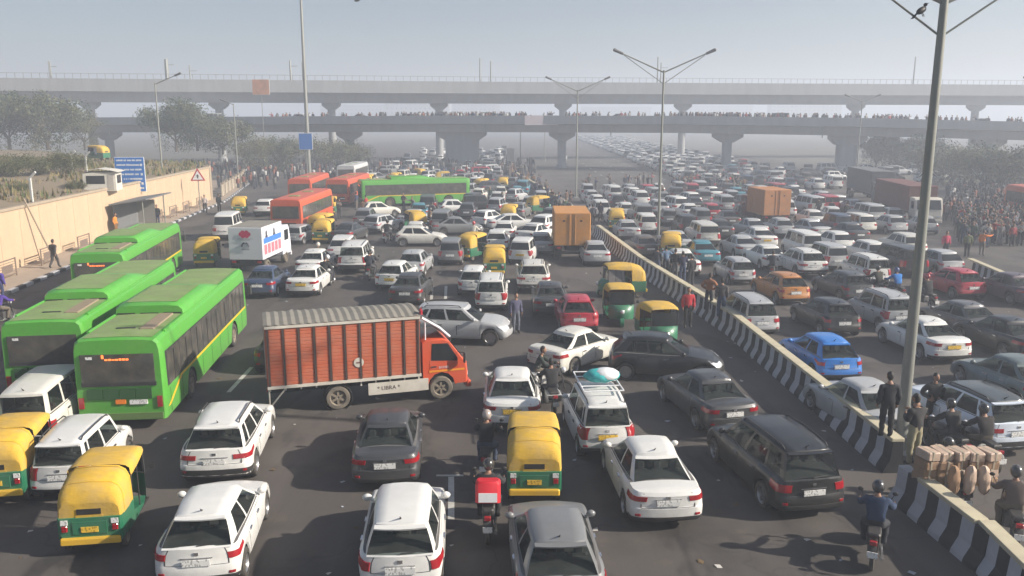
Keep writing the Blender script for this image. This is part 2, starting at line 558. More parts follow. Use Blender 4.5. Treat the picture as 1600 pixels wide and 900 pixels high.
    for k, p in enumerate(side):
        row = []
        for f in (-1, -.93, -.5, 0, .5, .93, 1):
            y = p.y
            if k == 0: y = gp(('r', abs(f) * .9), 1.0).y
            if k == len(side) - 1: y = gp(('f', abs(f) * .9), 1.0).y
            edge = k in (0, len(side) - 1) or abs(f) == 1
            e = min(1.0, (1 - abs(f)) / .07)
            zc = p.z if abs(f) == 1 else gz(y, 1.0)
            zed = 0 if edge else .04 + .03 * (1 - f * f) * (1 - ((y - ym) / yl) ** 2)
            row.append((p.x * f, y, zc + zed))
        rr.append(row)
    # extra rows just inside the two ends, so the roof edge is rounded
    def mid(ra_, rb_, t):
        return [(lerp(a[0], b[0], t), lerp(a[1], b[1], t), lerp(a[2], b[2], min(1, t * 5))) for a, b in zip(ra_, rb_)]
    rr = [rr[0], mid(rr[0], rr[1], .3)] + rr[1:-1] + [mid(rr[-1], rr[-2], .3), rr[-1]]
    rroof.grid(rr)
    # pieces on the skin
    def patch(fn, q0, q1, t0, t1, off, sg=1, nq=5, nt_=2):
        mb = MB()
        rows_ = []
        for j in range(nt_ + 1):
            t = lerp(t0, t1, j / nt_)
            row = []
            for i in range(nq + 1):
                q = lerp(q0, q1, i / nq)
                x, y = fn(t, q, off)
                row.append((sg * x, y, zz(y, t)))
            rows_.append(row)
        mb.grid(rows_)
        # rim back to the skin
        edge = rows_[0] + [r[-1] for r in rows_[1:-1]] + rows_[-1][::-1] + [r[0] for r in rows_[-2:0:-1]]
        back = [(x * (1 - off * .9 / max(.2, abs(x))) if abs(x) > .01 else x, y + (off if y < 0 else -off) * .9, z) for x, y, z in edge]
        mb.grid([edge, back], closed=True)
        return mb
    out = {}
    seats = inside
    ya, yb_ = -hl + P['gr'][0] + .35, hl - P['gf'][0] - .55
    zb_ = zsh(0) - .02
    for (yy, xs) in ((lerp(ya, yb_, .22), (-.38, 0, .38)), (lerp(ya, yb_, .72), (-.36, .36))):
        for xx in xs:
            seats.box(xx - .17, xx + .17, yy - .06, yy + .06, zb_ - .03, zb_ + .14, b=.04)
            seats.box(xx - .10, xx + .10, yy - .05, yy + .04, zb_ + .15, zb_ + .32, b=.04)
    out['interior'] = seats
    out['body'] = body; out['roof'] = rroof; out['panes'] = panes
    q0, q1, t0, t1 = P['tail']
    out['tail_light'] = [patch(plan, q0, q1, t0, t1, .014, sg) for sg in (1, -1)]
    out['headlight'] = [patch(planf, .75, 2.12, .68, .92, .012, sg) for sg in (1, -1)]
    gr = patch(planf, 0, .7, .62, .88, .01, 1); g2_ = patch(planf, 0, .7, .62, .88, .01, -1)
    gr.add(g2_.v, g2_.f); out['grille'] = gr
    bt_ = .32 if kind in ('suv', 'jeep') else .18
    bm_ = patch(plan, 0, 2.1, .01, bt_, .012, 1, 8); b2_ = patch(plan, 0, 2.1, .01, bt_, .012, -1, 8)
    bm_.add(b2_.v, b2_.f); out['bumper_trim'] = bm_
    tp = .60 if kind != 'sedan' else .66
    x, y = plan(tp, 0)
    zp = zz(y, tp)
    out['plate'] = MB().box(-.26, .26, -.012, .012, -.065, .065, b=0)
    out['plate_at'] = (0, y - .026, zp)
    gap_ = MB()
    for sg in (1, -1):
        for pc in (patch(plan, .96, .99, .5, .97, .004, sg, 1, 3), patch(plan, 0, .97, .495, .507, .004, sg, 4, 1)):
            gap_.add(pc.v, pc.f)
    out['tailgate_gap'] = gap_
    ga = MB()
    for sg in (1, -1):
        pc = patch(plan, 0, .5, tp + .115, tp + .14, .012, sg, 4, 1); ga.add(pc.v, pc.f)
    x_, y_ = plan(.86, 0)
    ga.box(-.045, .045, y_ - .014, y_ + .01, zz(y_, .86) - .03, zz(y_, .86) + .03)
    out['garnish'] = ga
    out['reflector'] = [patch(plan, 1.0, 1.35, .22, .30, .012, sg, 3, 1) for sg in (1, -1)]
    und = MB().box(-W / 2 * .82, W / 2 * .82, -hl + .3, hl - .35, sill - .05, .62)
    out['underbody'] = und
    mir = []
    for sg in (1, -1):
        m_ = MB()
        b0 = gp(('s', .97), .1)
        cx = sg * (b0.x + .13)
        m_.ball((cx, b0.y, b0.z + .06), .10, .07, .075, 8, 6)
        m_.tube((sg * b0.x, b0.y, b0.z), (cx, b0.y, b0.z + .03), .025, .02, 6)
        mir.append(m_)
    out['mirror'] = mir
    rails = []
    for sg in (1, -1):
        r_ = MB()
        pts = []
        for u in (.03, .08, .5, .9, .96):
            p = gp(('s', u), 1.0)
            lift = .015 if u in (.03, .96) else .075
            pts.append((sg * p.x * .94, p.y, p.z + .03 + lift))
        r_.path(pts, .018, 6)
        rails.append(r_)
    out['rail'] = rails
    p = gp(('r', 0), 1.0)
    out['antenna'] = MB().tube((0, p.y + .22, p.z + .05), (0, p.y + .06, p.z + .17), .022, .006, 6)
    sp = MB()
    pr = [gp(('r', a), 1.0) for a in (0, .5, .9)]
    row1 = [(s_ * q.x, q.y + .02, q.z + .03) for q, s_ in [(pr[2], -1), (pr[1], -1), (pr[0], 1), (pr[1], 1), (pr[2], 1)]]
    row2 = [(a, b - .13, c - .015) for a, b, c in row1]
    row3 = [(a, b + .01, c - .03) for a, b, c in row2]
    row4 = [(a, b + .13, c - .02) for a, b, c in row3]
    sp.grid([row1, row2, row3, row4])
    out['spoiler'] = sp
    wv = gp(('r', 0), .12, .012); wv2 = gp(('r', .45), .16, .012)
    out['wiper'] = MB().tube(wv, wv2, .012, .008, 5)
    drs, hnd = [], []
    spans = [(yrw + ra + .05, lerp(yrw, yfw, .47)), (lerp(yrw, yfw, .48), yfw - ra - .04)]
    for sg in (1, -1):
        for a, b in spans:
            mb = MB()
            rws = [[(sg * (hw(t, y) + .005), y, zz(y, t)) for y in (a, lerp(a, b, .5), b)] for t in (.1, .3, .55, .75, .93)]
            mb.grid(rws)
            e0, e1 = a - .014, b + .014
            mb.grid([[(sg * (hw(t, y) + .0025), y, zz(y, t)) for y in (e0, lerp(e0, e1, .5), e1)] for t in (.08, .3, .55, .75, .955)], 1)
            ed = rws[0] + [r[-1] for r in rws[1:-1]] + rws[-1][::-1] + [r[0] for r in rws[-2:0:-1]]
            mb.grid([ed, [(x - sg * .012, y, z) for x, y, z in ed]], closed=True)
            drs.append(mb)
            ya = a + .12
            hb = MB()
            hx = hw(.82, ya)
            hz = zz(ya, .80)
            hb.box(min(sg * hx, sg * (hx + .035)), max(sg * hx, sg * (hx + .035)), ya - .09, ya + .09, hz - .018, hz + .018)
            hnd.append(hb)
    out['door'] = drs; out['handle'] = hnd
    n = 18 if lod == 0 else (12 if lod == 1 else 8)
    out['wheels'] = [(sg * (W / 2 - .115), y, rw) for y in (yrw, yfw) for sg in (1, -1)]
    out['rw'] = rw; out['n'] = n
    return out

def wheel_meshes(rw, n, width=.2, spokes=5, tm=RUBBER, rm=RIM, key=''):
    hwid = width / 2
    ty = MB().lathe([(-hwid, rw * .66), (-hwid, rw * .93), (-hwid * .7, rw), (hwid * .7, rw), (hwid, rw * .93), (hwid, rw * .66)], n)
    ri = MB()
    ri.lathe([(hwid * .35, 0.001), (hwid * .5, rw * .2), (hwid * .42, rw * .24)], n)
    ri.lathe([(hwid * .9, rw * .67), (hwid * .55, rw * .6), (hwid * .05, rw * .58), (hwid * .05, 0.001)], n)
    ri.lathe([(-hwid * .9, rw * .67), (-hwid * .3, rw * .58), (-hwid * .3, 0.001)], n)
    for k in range(spokes):
        a = 2 * math.pi * k / spokes
        M = Matrix.Rotation(a, 4, 'X')
        ri.box(hwid * .2, hwid * .62, -rw * .09, rw * .09, rw * .1, rw * .62, M=M)
    return ty.mesh('tyre' + key, tm, 50), consistent(ri.mesh('rim' + key, rm, 40))

CARS = {}
SEATC = mat('car_interior', (.13, .125, .12), .85, 0, .7, 3)
for kind in CAR:
    c = car_meshes(kind, 0)
    tyre, rim = wheel_meshes(c['rw'], c['n'], .2, 5, key='_' + kind)
    N0 = []
    bodyme = c['body'].mesh(kind + '_body', PAINT, 35)
    consistent(bodyme)
    roofme = c['roof'].mesh(kind + '_roof', PAINT, 50)
    kids = [Node('spoiler', c['spoiler'].mesh(kind + '_spoiler', PAINT, 40))] if not CAR[kind]['deck'] and kind != 'van' else []
    N0.append(Node('body', bodyme, kids=[Node('bumper_trim', c['bumper_trim'].mesh(kind + '_trim', DARK, 40)), Node('grille', c['grille'].mesh(kind + '_grille', DARK, 30)),
                                         Node('underbody', c['underbody'].mesh(kind + '_under', UNDER, 0)), Node('tailgate_gap', c['tailgate_gap'].mesh(kind + '_tgap', DARK, 0)),
                                         Node('garnish', c['garnish'].mesh(kind + '_garnish', CHROME, 0))] + [Node('reflector', r_.mesh(kind + '_refl', TAIL, 0)) for r_ in c['reflector']]))
    N0.append(Node('interior', c['interior'].mesh(kind + '_interior', SEATC, 30)))
    N0.append(Node('roof', roofme, tint='roof', kids=kids + [Node('antenna', c['antenna'].mesh(kind + '_antenna', DARK, 40))]))
    for k, mb in c['panes'].items():
        nm = k if isinstance(k, str) else 'side_window'
        me = mb.mesh(kind + '_' + nm, CLEARGLASS, 60)
        N0.append(Node(nm, me, kids=[Node('wiper', c['wiper'].mesh(kind + '_wiper', DARK, 0))] if nm == 'rear_window' and not CAR[kind]['deck'] else []))
    for mb in c['tail_light']: N0.append(Node('tail_light', mb.mesh(kind + '_tail', TAIL, 40)))
    for mb in c['headlight']: N0.append(Node('headlight', mb.mesh(kind + '_head', HEAD, 40)))
    for mb, hb in zip(c['door'], c['handle']):
        N0.append(Node('door', consistent(mb.mesh(kind + '_door', [PAINT, DARK], 30)), kids=[Node('handle', hb.mesh(kind + '_handle', DARK if kind in ('van', 'tall') else CHROME, 0))]))
    for mb in c['mirror']: N0.append(Node('mirror', mb.mesh(kind + '_mirror', PAINT if kind != 'van' else DARK, 60)))
    if CAR[kind]['rail']:
        for mb in c['rail']: N0.append(Node('roof_rail', mb.mesh(kind + '_rail', DARK, 50)))
    N0.append(Node('number_plate', c['plate'].mesh(kind + '_plate', PLATE_W, 0), c['plate_at'], swap='plate'))
    for (x, y, z) in c['wheels']:
        N0.append(Node('wheel', tyre, (x, y, z), (0, 0, 0 if x > 0 else math.pi), kids=[Node('rim', rim)]))
    # middle distance: fewer parts
    c1 = car_meshes(kind, 1)
    ty1, ri1 = wheel_meshes(c1['rw'], c1['n'], .2, 0, key='_mid_' + kind)
    b1 = c1['body']; b1.add(c1['roof'].v, c1['roof'].f)
    N1 = [Node('body', consistent(b1.mesh(kind + '_body_mid', PAINT, 35)), kids=[Node('underbody', c['underbody'].mesh(kind + '_under', UNDER, 0)),
               Node('bumper_trim', c1['bumper_trim'].mesh(kind + '_trim', DARK, 40))])]
    for k, mb in c1['panes'].items():
        N1.append(Node(k if isinstance(k, str) else 'side_window', mb.mesh(kind + '_pane', GLASS, 60)))
    for mb in c1['tail_light']: N1.append(Node('tail_light', mb.mesh(kind + '_tail', TAIL, 40)))
    N1.append(Node('number_plate', c1['plate'].mesh(kind + '_plate', PLATE_W, 0), c1['plate_at'], swap='plate'))
    for (x, y, z) in c1['wheels']:
        N1.append(Node('wheel', ty1, (x, y, z), (0, 0, 0 if x > 0 else math.pi), kids=[Node('rim', ri1)]))
    # far away: one mesh
    c2 = car_meshes(kind, 2)
    f = MB()
    f.add(c2['body'].v, c2['body'].f, 0); f.add(c2['roof'].v, c2['roof'].f, 0)
    for mb in c2['panes'].values(): f.add(mb.v, mb.f, 1)
    for mb in c2['tail_light']: f.add(mb.v, mb.f, 2)
    f.add(c2['underbody'].v, c2['underbody'].f, 3)
    for (x, y, z) in c2['wheels']:
        f.lathe([(-.1, .01), (-.1, c2['rw']), (.1, c2['rw']), (.1, .01)], 8, c=(x, y, z), mi=3)
    N2 = consistent(f.mesh(kind + '_far', [PAINT, GLASS, TAIL, UNDER], 40))
    CARS[kind] = (N0, N1, N2)
PLATE_YM = MB().box(-.26, .26, -.012, .012, -.065, .065).mesh('plate_taxi', PLATE_Y, 0)

PLACED = []                                        # (x, y, radius) of every vehicle, to keep the fill clear of them
def car(kind, px, py, h, color, label, cat='car', group=None, end='rear', plate=None, lod=None, scale=1.0, roof=None, **kw):
    """px, py: the bottom of the near bumper in the photograph (or the middle of the footprint); h: heading, degrees clockwise from the view."""
    a = R(h)
    fw = Vector((math.sin(a), math.cos(a), 0))
    L = CAR[kind]['L'] * scale
    if end == 'rear': p = G(px, py, .24) + fw * (L / 2)
    elif end == 'front': p = G(px, py, .24) - fw * (L / 2)
    else: p = G(px, py, 0)
    p.z = 0
    d = p.length
    if lod is None: lod = 0 if d < 52 else (1 if d < 115 else 2)
    nodes = CARS[kind][lod]
    PLACED.append((p.x, p.y, fw, L, CAR[kind]['W'] * scale))
    sw = {'plate': PLATE_YM} if plate == 'y' else {}
    return spawn(nodes, 'car' if cat == 'car' else cat.replace(' ', '_'), p, -a, color, label, cat, group, scale, {'roof': roof or color}, sw)
# ------------------------------------------------------------------ auto rickshaws
YEL = mat('rickshaw_yellow', (0.70, 0.42, 0.02), 0.5, 0, 0.08, 4, coat=0.2, dust=0.2)
CANOPY = mat('canopy_yellow', (0.58, 0.36, 0.035), 0.85, 0, 0.18, 3.5, bump=0.9, dust=0.5, stretch=(1, 2.6, 1.4))
GRN = mat('rickshaw_green', (0.012, 0.15, 0.075), 0.45, 0, 0.15, 4, coat=0.2, dust=0.25)
INT = mat('dark_interior', (0.02, 0.018, 0.016), 0.9)
SEATM = mat('rickshaw_seat', (0.16, 0.06, 0.03), 0.8)
RUBTRIM = mat('frame_black', (0.03, 0.03, 0.03), 0.5)

def auto_nodes():
    # canopy: arches from the rear to the front
    def arch(y, w_, zb, zt, n=9):
        pts = []
        for i in range(n):
            a = math.pi * i / (n - 1)
            x = -math.cos(a); z = math.sin(a)
            sx = math.copysign(abs(x) ** .45, x); sz = z ** .45
            pts.append((w_ * sx, y, zb + (zt - zb) * sz))
        return pts
    can = MB()
    can.grid([arch(-1.20, .60, .86, 1.18), arch(-1.17, .63, .86, 1.36), arch(-1.02, .65, .86, 1.56), arch(-.75, .655, .86, 1.66), arch(-.45, .655, .90, 1.70)])
    can.grid([arch(-.45, .655, 1.42, 1.70), arch(.1, .64, 1.46, 1.73), arch(.62, .60, 1.50, 1.70), arch(.78, .57, 1.50, 1.63)])
    back = [(-.60, -1.20, .86), (.60, -1.20, .86)] + [p for p in arch(-1.20, .60, .86, 1.18)[::-1]][1:-1]
    can.poly(back)
    can.poly([(-.655, -.45, 1.44), (-.655, -.45, .9), (-.655, -.40, 1.44)])
    seams = [MB().grid([[(x_ * 1.006, y_, z_ + .006) for x_, y_, z_ in arch(yy, ww, .86, zt)] for yy, ww, zt in ((y0_ - .018, w0_, z0_), (y0_ + .018, w0_, z0_ + .004))]) for y0_, w0_, z0_ in ((-1.0, .65, 1.565), (-.5, .655, 1.698))]
    win = MB().box(-.24, .24, -1.216, -1.192, .93, 1.05, b=.0)
    flap = MB().box(-.27, .27, -1.212, -1.195, .86, .915)
    tub = MB()
    def sec(y, w_, z0, z1): return [(-w_ * .92, y, z0), (-w_, y, z0 + .12), (-w_, y, z1), (w_, y, z1), (w_, y, z0 + .12), (w_ * .92, y, z0)]
    tub.grid([sec(-1.23, .60, .42, .86), sec(-1.2, .64, .30, .87), sec(-.45, .66, .27, .88)], closed=True)
    tub.poly(sec(-1.23, .60, .42, .86))
    tub.grid([sec(-.45, .66, .27, .62), sec(.35, .62, .27, .42), sec(.7, .55, .28, .42)], closed=True)
    nose = MB()
    def half(y, w_, z0, z1, b=.1): return [(-w_, y - b, z0), (-w_ * .97, y - b * .7, lerp(z0, z1, .5)), (-w_ * .85, y - b, z1), (0, y + b * .3, z1 + .02), (w_ * .85, y - b, z1), (w_ * .97, y - b * .7, lerp(z0, z1, .5)), (w_, y - b, z0), (0, y + b, z0)]
    rows = [[(-.56, .72, .30), (-.50, .86, .30), (-.25, 1.05, .34), (0, 1.12, .36), (.25, 1.05, .34), (.50, .86, .30), (.56, .72, .30)],
            [(-.57, .72, .60), (-.50, .90, .60), (-.26, 1.12, .62), (0, 1.2, .62), (.26, 1.12, .62), (.50, .90, .60), (.57, .72, .60)],
            [(-.57, .72, .86), (-.50, .84, .86), (-.26, .98, .88), (0, 1.03, .89), (.26, .98, .88), (.50, .84, .86), (.57, .72, .86)],
            [(-.56, .72, .95), (-.48, .78, .95), (-.26, .85, .95), (0, .87, .95), (.26, .85, .95), (.48, .78, .95), (.56, .72, .95)]]
    nose.grid(rows)
    gl = MB().grid([[(-.52, .80, .97), (0, .90, .97), (.52, .80, .97)], [(-.50, .74, 1.48), (0, .82, 1.50), (.50, .74, 1.48)]])
    posts = []
    for sg in (1, -1):
        for pts, r_ in (([(sg * .56, .76, .95), (sg * .55, .73, 1.52)], .022), ([(sg * .64, -.45, .88), (sg * .64, -.42, 1.45)], .02), ([(sg * .62, .05, .45), (sg * .62, .05, 1.47)], .016)):
            posts.append(Node('post', MB().path(pts, r_).mesh('apost', RUBTRIM, 50)))
    inner = MB()
    inner.box(-.58, .58, -1.1, -.62, .5, .78, b=.05)
    inner.box(-.58, .58, -1.15, -1.0, .75, 1.2, b=.05)
    inner.box(-.35, .35, -.1, .2, .45, .68, b=.05)
    floor = MB().box(-.6, .6, -1.1, .8, .3, .34)
    bum = MB().box(-.60, .60, -1.30, -1.22, .30, .44, b=.03)
    panel = MB().box(-.34, .34, -1.245, -1.225, .50, .78)
    pl = MB().box(-.17, .17, -1.262, -1.248, .55, .67)
    tl = [MB().box(sg * .50 - .06, sg * .50 + .06, -1.26, -1.22, .58, .70, b=.015) for sg in (1, -1)]
    tr = [MB().box(sg * .50 - .07, sg * .50 + .07, -1.245, -1.222, .72, .83) for sg in (1, -1)]
    ty, ri = wheel_meshes(.205, 12, .11, 0, RUBBER, RIMD, '_rickshaw')
    lamp = MB().ball((0, 1.2, .70), .10, .07, .10, 10, 6)
    mud = MB().lathe([(-.09, .23), (-.08, .25), (.08, .25), (.09, .23)], 12, c=(0, .98, .205))
    mir = [MB().tube((sg * .56, .8, .98), (sg * .70, .86, 1.08), .01, .01, 5).box(sg * .70 - .06, sg * .70 + .06, .85, .87, 1.03, 1.15) for sg in (1, -1)]
    N = [Node('canopy', consistent(can.mesh('canopy', CANOPY, 50)), kids=[Node('rear_window', win.mesh('slot', INT, 0)), Node('window_flap', flap.mesh('flap', CANOPY, 0))] + [Node('seam', sm_.mesh('seam', YEL, 60)) for sm_ in seams]),
         Node('body', consistent(tub.mesh('tub', GRN, 40)), kids=[Node('rear_panel', panel.mesh('rpanel', GRN, 0)), Node('bumper', bum.mesh('abump', YEL, 0))] +
              [Node('reflector', t.mesh('refl', PLATE_W, 0)) for t in tr]),
         Node('front_cowl', consistent(nose.mesh('nose', GRN, 50))), Node('windscreen', gl.mesh('aglass', GLASS, 60)),
         *posts, Node('seat', inner.mesh('aseat', SEATM, 0)), Node('floor_pan', floor.mesh('afloor', INT, 0)),
         Node('number_plate', pl.mesh('aplate', PLATE_Y, 0)), Node('headlight', lamp.mesh('alamp', HEAD, 60)), Node('mudguard', mud.mesh('amud', GRN, 50))]
    N += [Node('tail_light', t.mesh('atail', TAIL, 0)) for t in tl]
    N += [Node('mirror', t.mesh('amirror', DARK, 0)) for t in mir]
    for x, y in ((.56, -.85), (-.56, -.85), (0, .98)):
        N.append(Node('wheel', ty, (x, y, .205), (0, 0, 0 if x >= 0 else math.pi), kids=[Node('rim', ri)]))
    far = MB()
    far.add(can.v, can.f, 0); far.add(tub.v, tub.f, 1); far.add(nose.v, nose.f, 1); far.add(gl.v, gl.f, 2); far.add(inner.v, inner.f, 3); far.add(floor.v, floor.f, 3); far.add(win.v, win.f, 3)
    for x, y in ((.56, -.85), (-.56, -.85), (0, .98)):
        far.lathe([(-.05, .01), (-.05, .2), (.05, .2), (.05, .01)], 8, c=(x, y, .205), mi=3)
    return N, consistent(far.mesh('rickshaw_far', [CANOPY, GRN, GLASS, INT], 40))
AUTO, AUTO_FAR = auto_nodes()

def auto(px, py, h, label, group='auto rickshaws in the jam', end='rear', scale=1.0, lod=None):
    a = R(h)
    fw = Vector((math.sin(a), math.cos(a), 0))
    p = G(px, py, .25)
    p = p + fw * 1.25 if end == 'rear' else (p - fw * 1.15 if end == 'front' else G(px, py, 0))
    p.z = 0
    PLACED.append((p.x, p.y, fw, 2.6, 1.35))
    far = (p.length > 105) if lod is None else lod
    return spawn(AUTO_FAR if far else AUTO, 'auto_rickshaw', p, -a, (1, 1, 1), label, 'auto rickshaw', group, scale)

# ------------------------------------------------------------------ buses
ROOFDUST = mat('dusty_bus_roof', (0.17, 0.26, 0.08), 0.85, 0, 0.35, 1.5, dust=0.35)
STRIPE = mat('yellow_stripe', (0.72, 0.42, 0.02), 0.5)
LED = bpy.data.materials.new('led_orange'); LED.use_nodes = True
_b = LED.node_tree.nodes['Principled BSDF']
_b.inputs['Base Color'].default_value = (.6, .1, .02, 1); _b.inputs['Emission Color'].default_value = (1, .2, .04, 1); _b.inputs['Emission Strength'].default_value = 1.2
GRILLE = mat('bus_grille', (0.02, 0.075, 0.02), 0.7, 0, 0.4, 30)
GRILLEO = mat('dark_grille', (0.05, 0.03, 0.025), 0.7, 0, 0.4, 30)

def bus_nodes(kind):
    """kind 'low' = low-floor city bus with roof cylinders housing; 'std' = older bus with straight window line."""
    L, W, H = (11.6, 2.5, 2.78) if kind == 'low' else (10.6, 2.5, 2.85)
    hl, hw_ = L / 2, W / 2
    rw = .48
    yr_, yf_ = -hl + 2.9, hl - 2.4
    ra = rw + .09
    z0 = .33
    def zb(y):
        for c in (yr_, yf_):
            if abs(y - c) < ra: return rw + math.sqrt(max(0, ra * ra - (y - c) ** 2))
        return z0
    ys = [-hl + .10, -hl + .35]
    for c in (yr_, yf_):
        ys += [c - ra - .01] + [c - ra * math.cos(math.pi * i / 8) for i in range(9)] + [c + ra + .01]
    ys += [0, 1.2, -1.2, hl - .35, hl - .12]
    ys = sorted(ys)
    wz0, wz1 = (1.22, 2.28) if kind == 'low' else (1.35, 2.30)
    # rear and front window limits
    side = [(1.0, 0.0), (1.0, .25), (1.0, 1.0)]
    body = MB()
    prof = [(.985, z0), (1.0, .55), (1.0, wz0), (.985, wz1), (.975, wz1 + .18), (.94, H - .10), (.86, H - .015), (.6, H + .02), (0, H + .035)]
    def rowat(y, endk=0):
        r = []
        for f, z in prof:
            if z == z0: z = zb(y)
            elif z == .55: z = max(.55, zb(y) + .05)
            k = 1.0 - .045 * endk
            r.append((hw_ * f * k, y, z - (.05 * endk if z > H - .12 else 0)))
        full = [(-x, y, z) for x, y, z in r[:0:-1]][::-1]
        return r + [(-x, yy, z) for x, yy, z in r[-2::-1]]
    rows = [rowat(-hl, 1)] + [rowat(y) for y in ys] + [rowat(hl, 1)]
    body.grid(rows)
    e = rowat(-hl, 1); body.poly(e[::-1]); e = rowat(hl, 1); body.poly(e)
    N = []
    under = MB().box(-hw_ * .85, hw_ * .85, -hl + .4, hl - .4, .22, .8)
    kids = [Node('underbody', under.mesh('bus_under', UNDER, 0))]
    N.append(Node('body', consistent(body.mesh('bus_body_' + kind, BUSPAINT, 30)), kids=kids))
    N.append(Node('roof_skin', MB().grid([[(x, y, H + .045 - .05 * (abs(x) / hw_) ** 2) for x in (-.98, -.5, 0, .5, .98)] for y in (-hl + .15, 0, hl - .15)]).mesh('bus_roof_' + kind, ROOFDUST if kind == 'low' else BUSPAINT, 60)))
    # rear window and grille
    yb = -hl - .012
    def slab(x0, x1, z0_, z1_, y, m, th=.03, nm='slab', b=0):
        return MB().box(x0, x1, y - th, y + th, z0_, z1_, b=b).mesh(nm, m, 0)
    rw_ = Node('rear_window', slab(-1.02, 1.02, 1.50, 2.34, yb, BUSGLASS, nm='bus_rear_glass'))
    if kind == 'low':
        led = MB()
        rl = random.Random(3)
        x = -.42
        while x < .32:
            ww = rl.uniform(.05, .11)
            led.box(x, x + ww, yb - .036, yb - .031, 2.16 + (.06 if x < -.37 else 0), 2.20 + (.13 if x < -.37 else rl.uniform(0, .02)))
            x += ww + .02
        rw_.kids.append(Node('destination_display', led.mesh('led', LED, 0)))
        rw_.kids.append(Node('sticker', slab(-.86, -.68, 2.2, 2.28, yb - .033, PLATE_W, .003, 'sticker')))
    N.append(rw_)
    N.append(Node('rear_trim', slab(-1.04, 1.04, 1.38, 1.50, yb, DARK, nm='bus_rear_trim')))
    if kind == 'low':
        for i in range(4):
            x = -.92 + i * .46
            N.append(Node('engine_grille', slab(x, x + .43, .98, 1.30, yb + .006, GRILLE, nm='bus_grille')))
        N.append(Node('badge', slab(-.14, .14, .84, .97, yb, mat('bus_badge', (.75, .2, .02), .5), nm='bus_badge')))
    else:
        N.append(Node('engine_grille', slab(-.75, .75, .72, 1.05, yb + .006, GRILLEO, nm='bus_grille_std')))
    N.append(Node('number_plate', slab(.25, .75, .82, .95, yb, PLATE_W, nm='bus_plate')))
    for sg in (1, -1):
        N.append(Node('tail_light', slab(sg * 1.1 - .07, sg * 1.1 + .07, .72, 1.05, yb + .0, TAIL, nm='bus_tail')))
    N.append(Node('rear_bumper', slab(-1.16, 1.16, .36, .55, yb + .0, mat('bus_bumper', (.10, .17, .05), .8) if kind == 'low' else DARK, nm='bus_bump')))
    N.append(Node('windscreen', slab(-1.05, 1.05, 1.05, 2.3, hl + .012, BUSGLASS, nm='bus_screen')))
    # side windows, each a pane
    n = 8 if kind == 'low' else 7
    ya, yz = (-hl + .45, hl - .5)
    stp = (yz - ya) / n
    for sg in (1, -1):
        for i in range(n):
            a, b = ya + i * stp + .045, ya + (i + 1) * stp - .045
            lo = wz0 + .04
            if kind == 'low' and i == 0: lo = wz0 + .0
            mb = MB()
            x0, x1 = sg * (hw_ + .006), sg * (hw_ * .985 + .006)
            pts = [(x0, a, lo), (x0, b, lo), (x1, b, wz1 - .02), (x1, a, wz1 - .02)]
            mb.prism(pts, (-sg * .03, 0, 0))
            N.append(Node('side_window', consistent(mb.mesh('bus_pane', BUSGLASS, 0)), kids=[Node('sliding_bar', MB().box(min(x0, x0 + sg * .008), max(x0, x0 + sg * .008), (a + b) / 2 - .02, (a + b) / 2 + .02, lo, wz1 - .1).mesh('bus_bar', DARK, 0))]))
        mb = MB()
        band = [(sg * (hw_ + .003), ya - .1, wz0), (sg * (hw_ + .003), yz + .1, wz0), (sg * (hw_ * .985 + .003), yz + .1, wz1 + .02), (sg * (hw_ * .985 + .003), ya - .1, wz1 + .02)]
        mb.prism(band, (-sg * .02, 0, 0))
        N.append(Node('window_band', consistent(mb.mesh('bus_band', DARK, 0))))
        for i in range(9):
            y = -hl + .55 + i * 1.25
            if min(abs(y - yr_), abs(y - yf_)) < ra + .05: continue
            N.append(Node('panel_seam', MB().box(min(sg * hw_, sg * (hw_ + .004)), max(sg * hw_, sg * (hw_ + .004)), y - .012, y + .012, .4, 1.12).mesh('bus_seam', DARK, 0)))
        if kind == 'low':
            st = MB()
            st.prism([(sg * (hw_ + .004), -hl + 1.7, 1.13), (sg * (hw_ + .004), hl - .3, 1.13), (sg * (hw_ + .004), hl - .3, 1.20), (sg * (hw_ + .004), -hl + 1.7, 1.20)], (-sg * .01, 0, 0))
            st.prism([(sg * (hw_ + .004), -hl + .25, .62), (sg * (hw_ + .004), -hl + .5, .62), (sg * (hw_ + .004), -hl + 1.8, 1.13), (sg * (hw_ + .004), -hl + 1.7, 1.20)], (-sg * .01, 0, 0))
            N.append(Node('stripe', consistent(st.mesh('bus_stripe', STRIPE, 0))))
            for y in (-.9, hl - 1.25):
                if sg < 0:
                    N.append(Node('door', MB().box(-hw_ - .012, -hw_ + .02, y - .6, y + .6, .42, 2.2).mesh('bus_door', BUSGLASS, 0)))
        mm = MB().path([(sg * 1.1, hl, 2.3), (sg * 1.32, hl + .25, 2.3), (sg * 1.34, hl + .28, 1.9)], .02).box(sg * 1.34 - .1, sg * 1.34 + .1, hl + .24, hl + .32, 1.6, 1.95, b=.03)
        N.append(Node('mirror', mm.mesh('bus_mirror', DARK, 0)))
    if kind == 'low':
        pod = MB()
        def arc(y, w_, h):
            return [(-w_, y, H - .03), (-w_ * .98, y, H + h * .55), (-w_ * .86, y, H + h * .92), (-w_ * .5, y, H + h), (0, y, H + h * 1.02), (w_ * .5, y, H + h), (w_ * .86, y, H + h * .92), (w_ * .98, y, H + h * .55), (w_, y, H - .03)]
        pod.grid([arc(-hl + 3.1, 1.05, .30), arc(-hl + 3.25, 1.1, .36), arc(-hl + 6.4, 1.1, .36), arc(-hl + 7.6, 1.08, .12), arc(-hl + 8.0, 1.05, .02)])
        pod.poly(arc(-hl + 3.1, 1.05, .30))
        pk = []
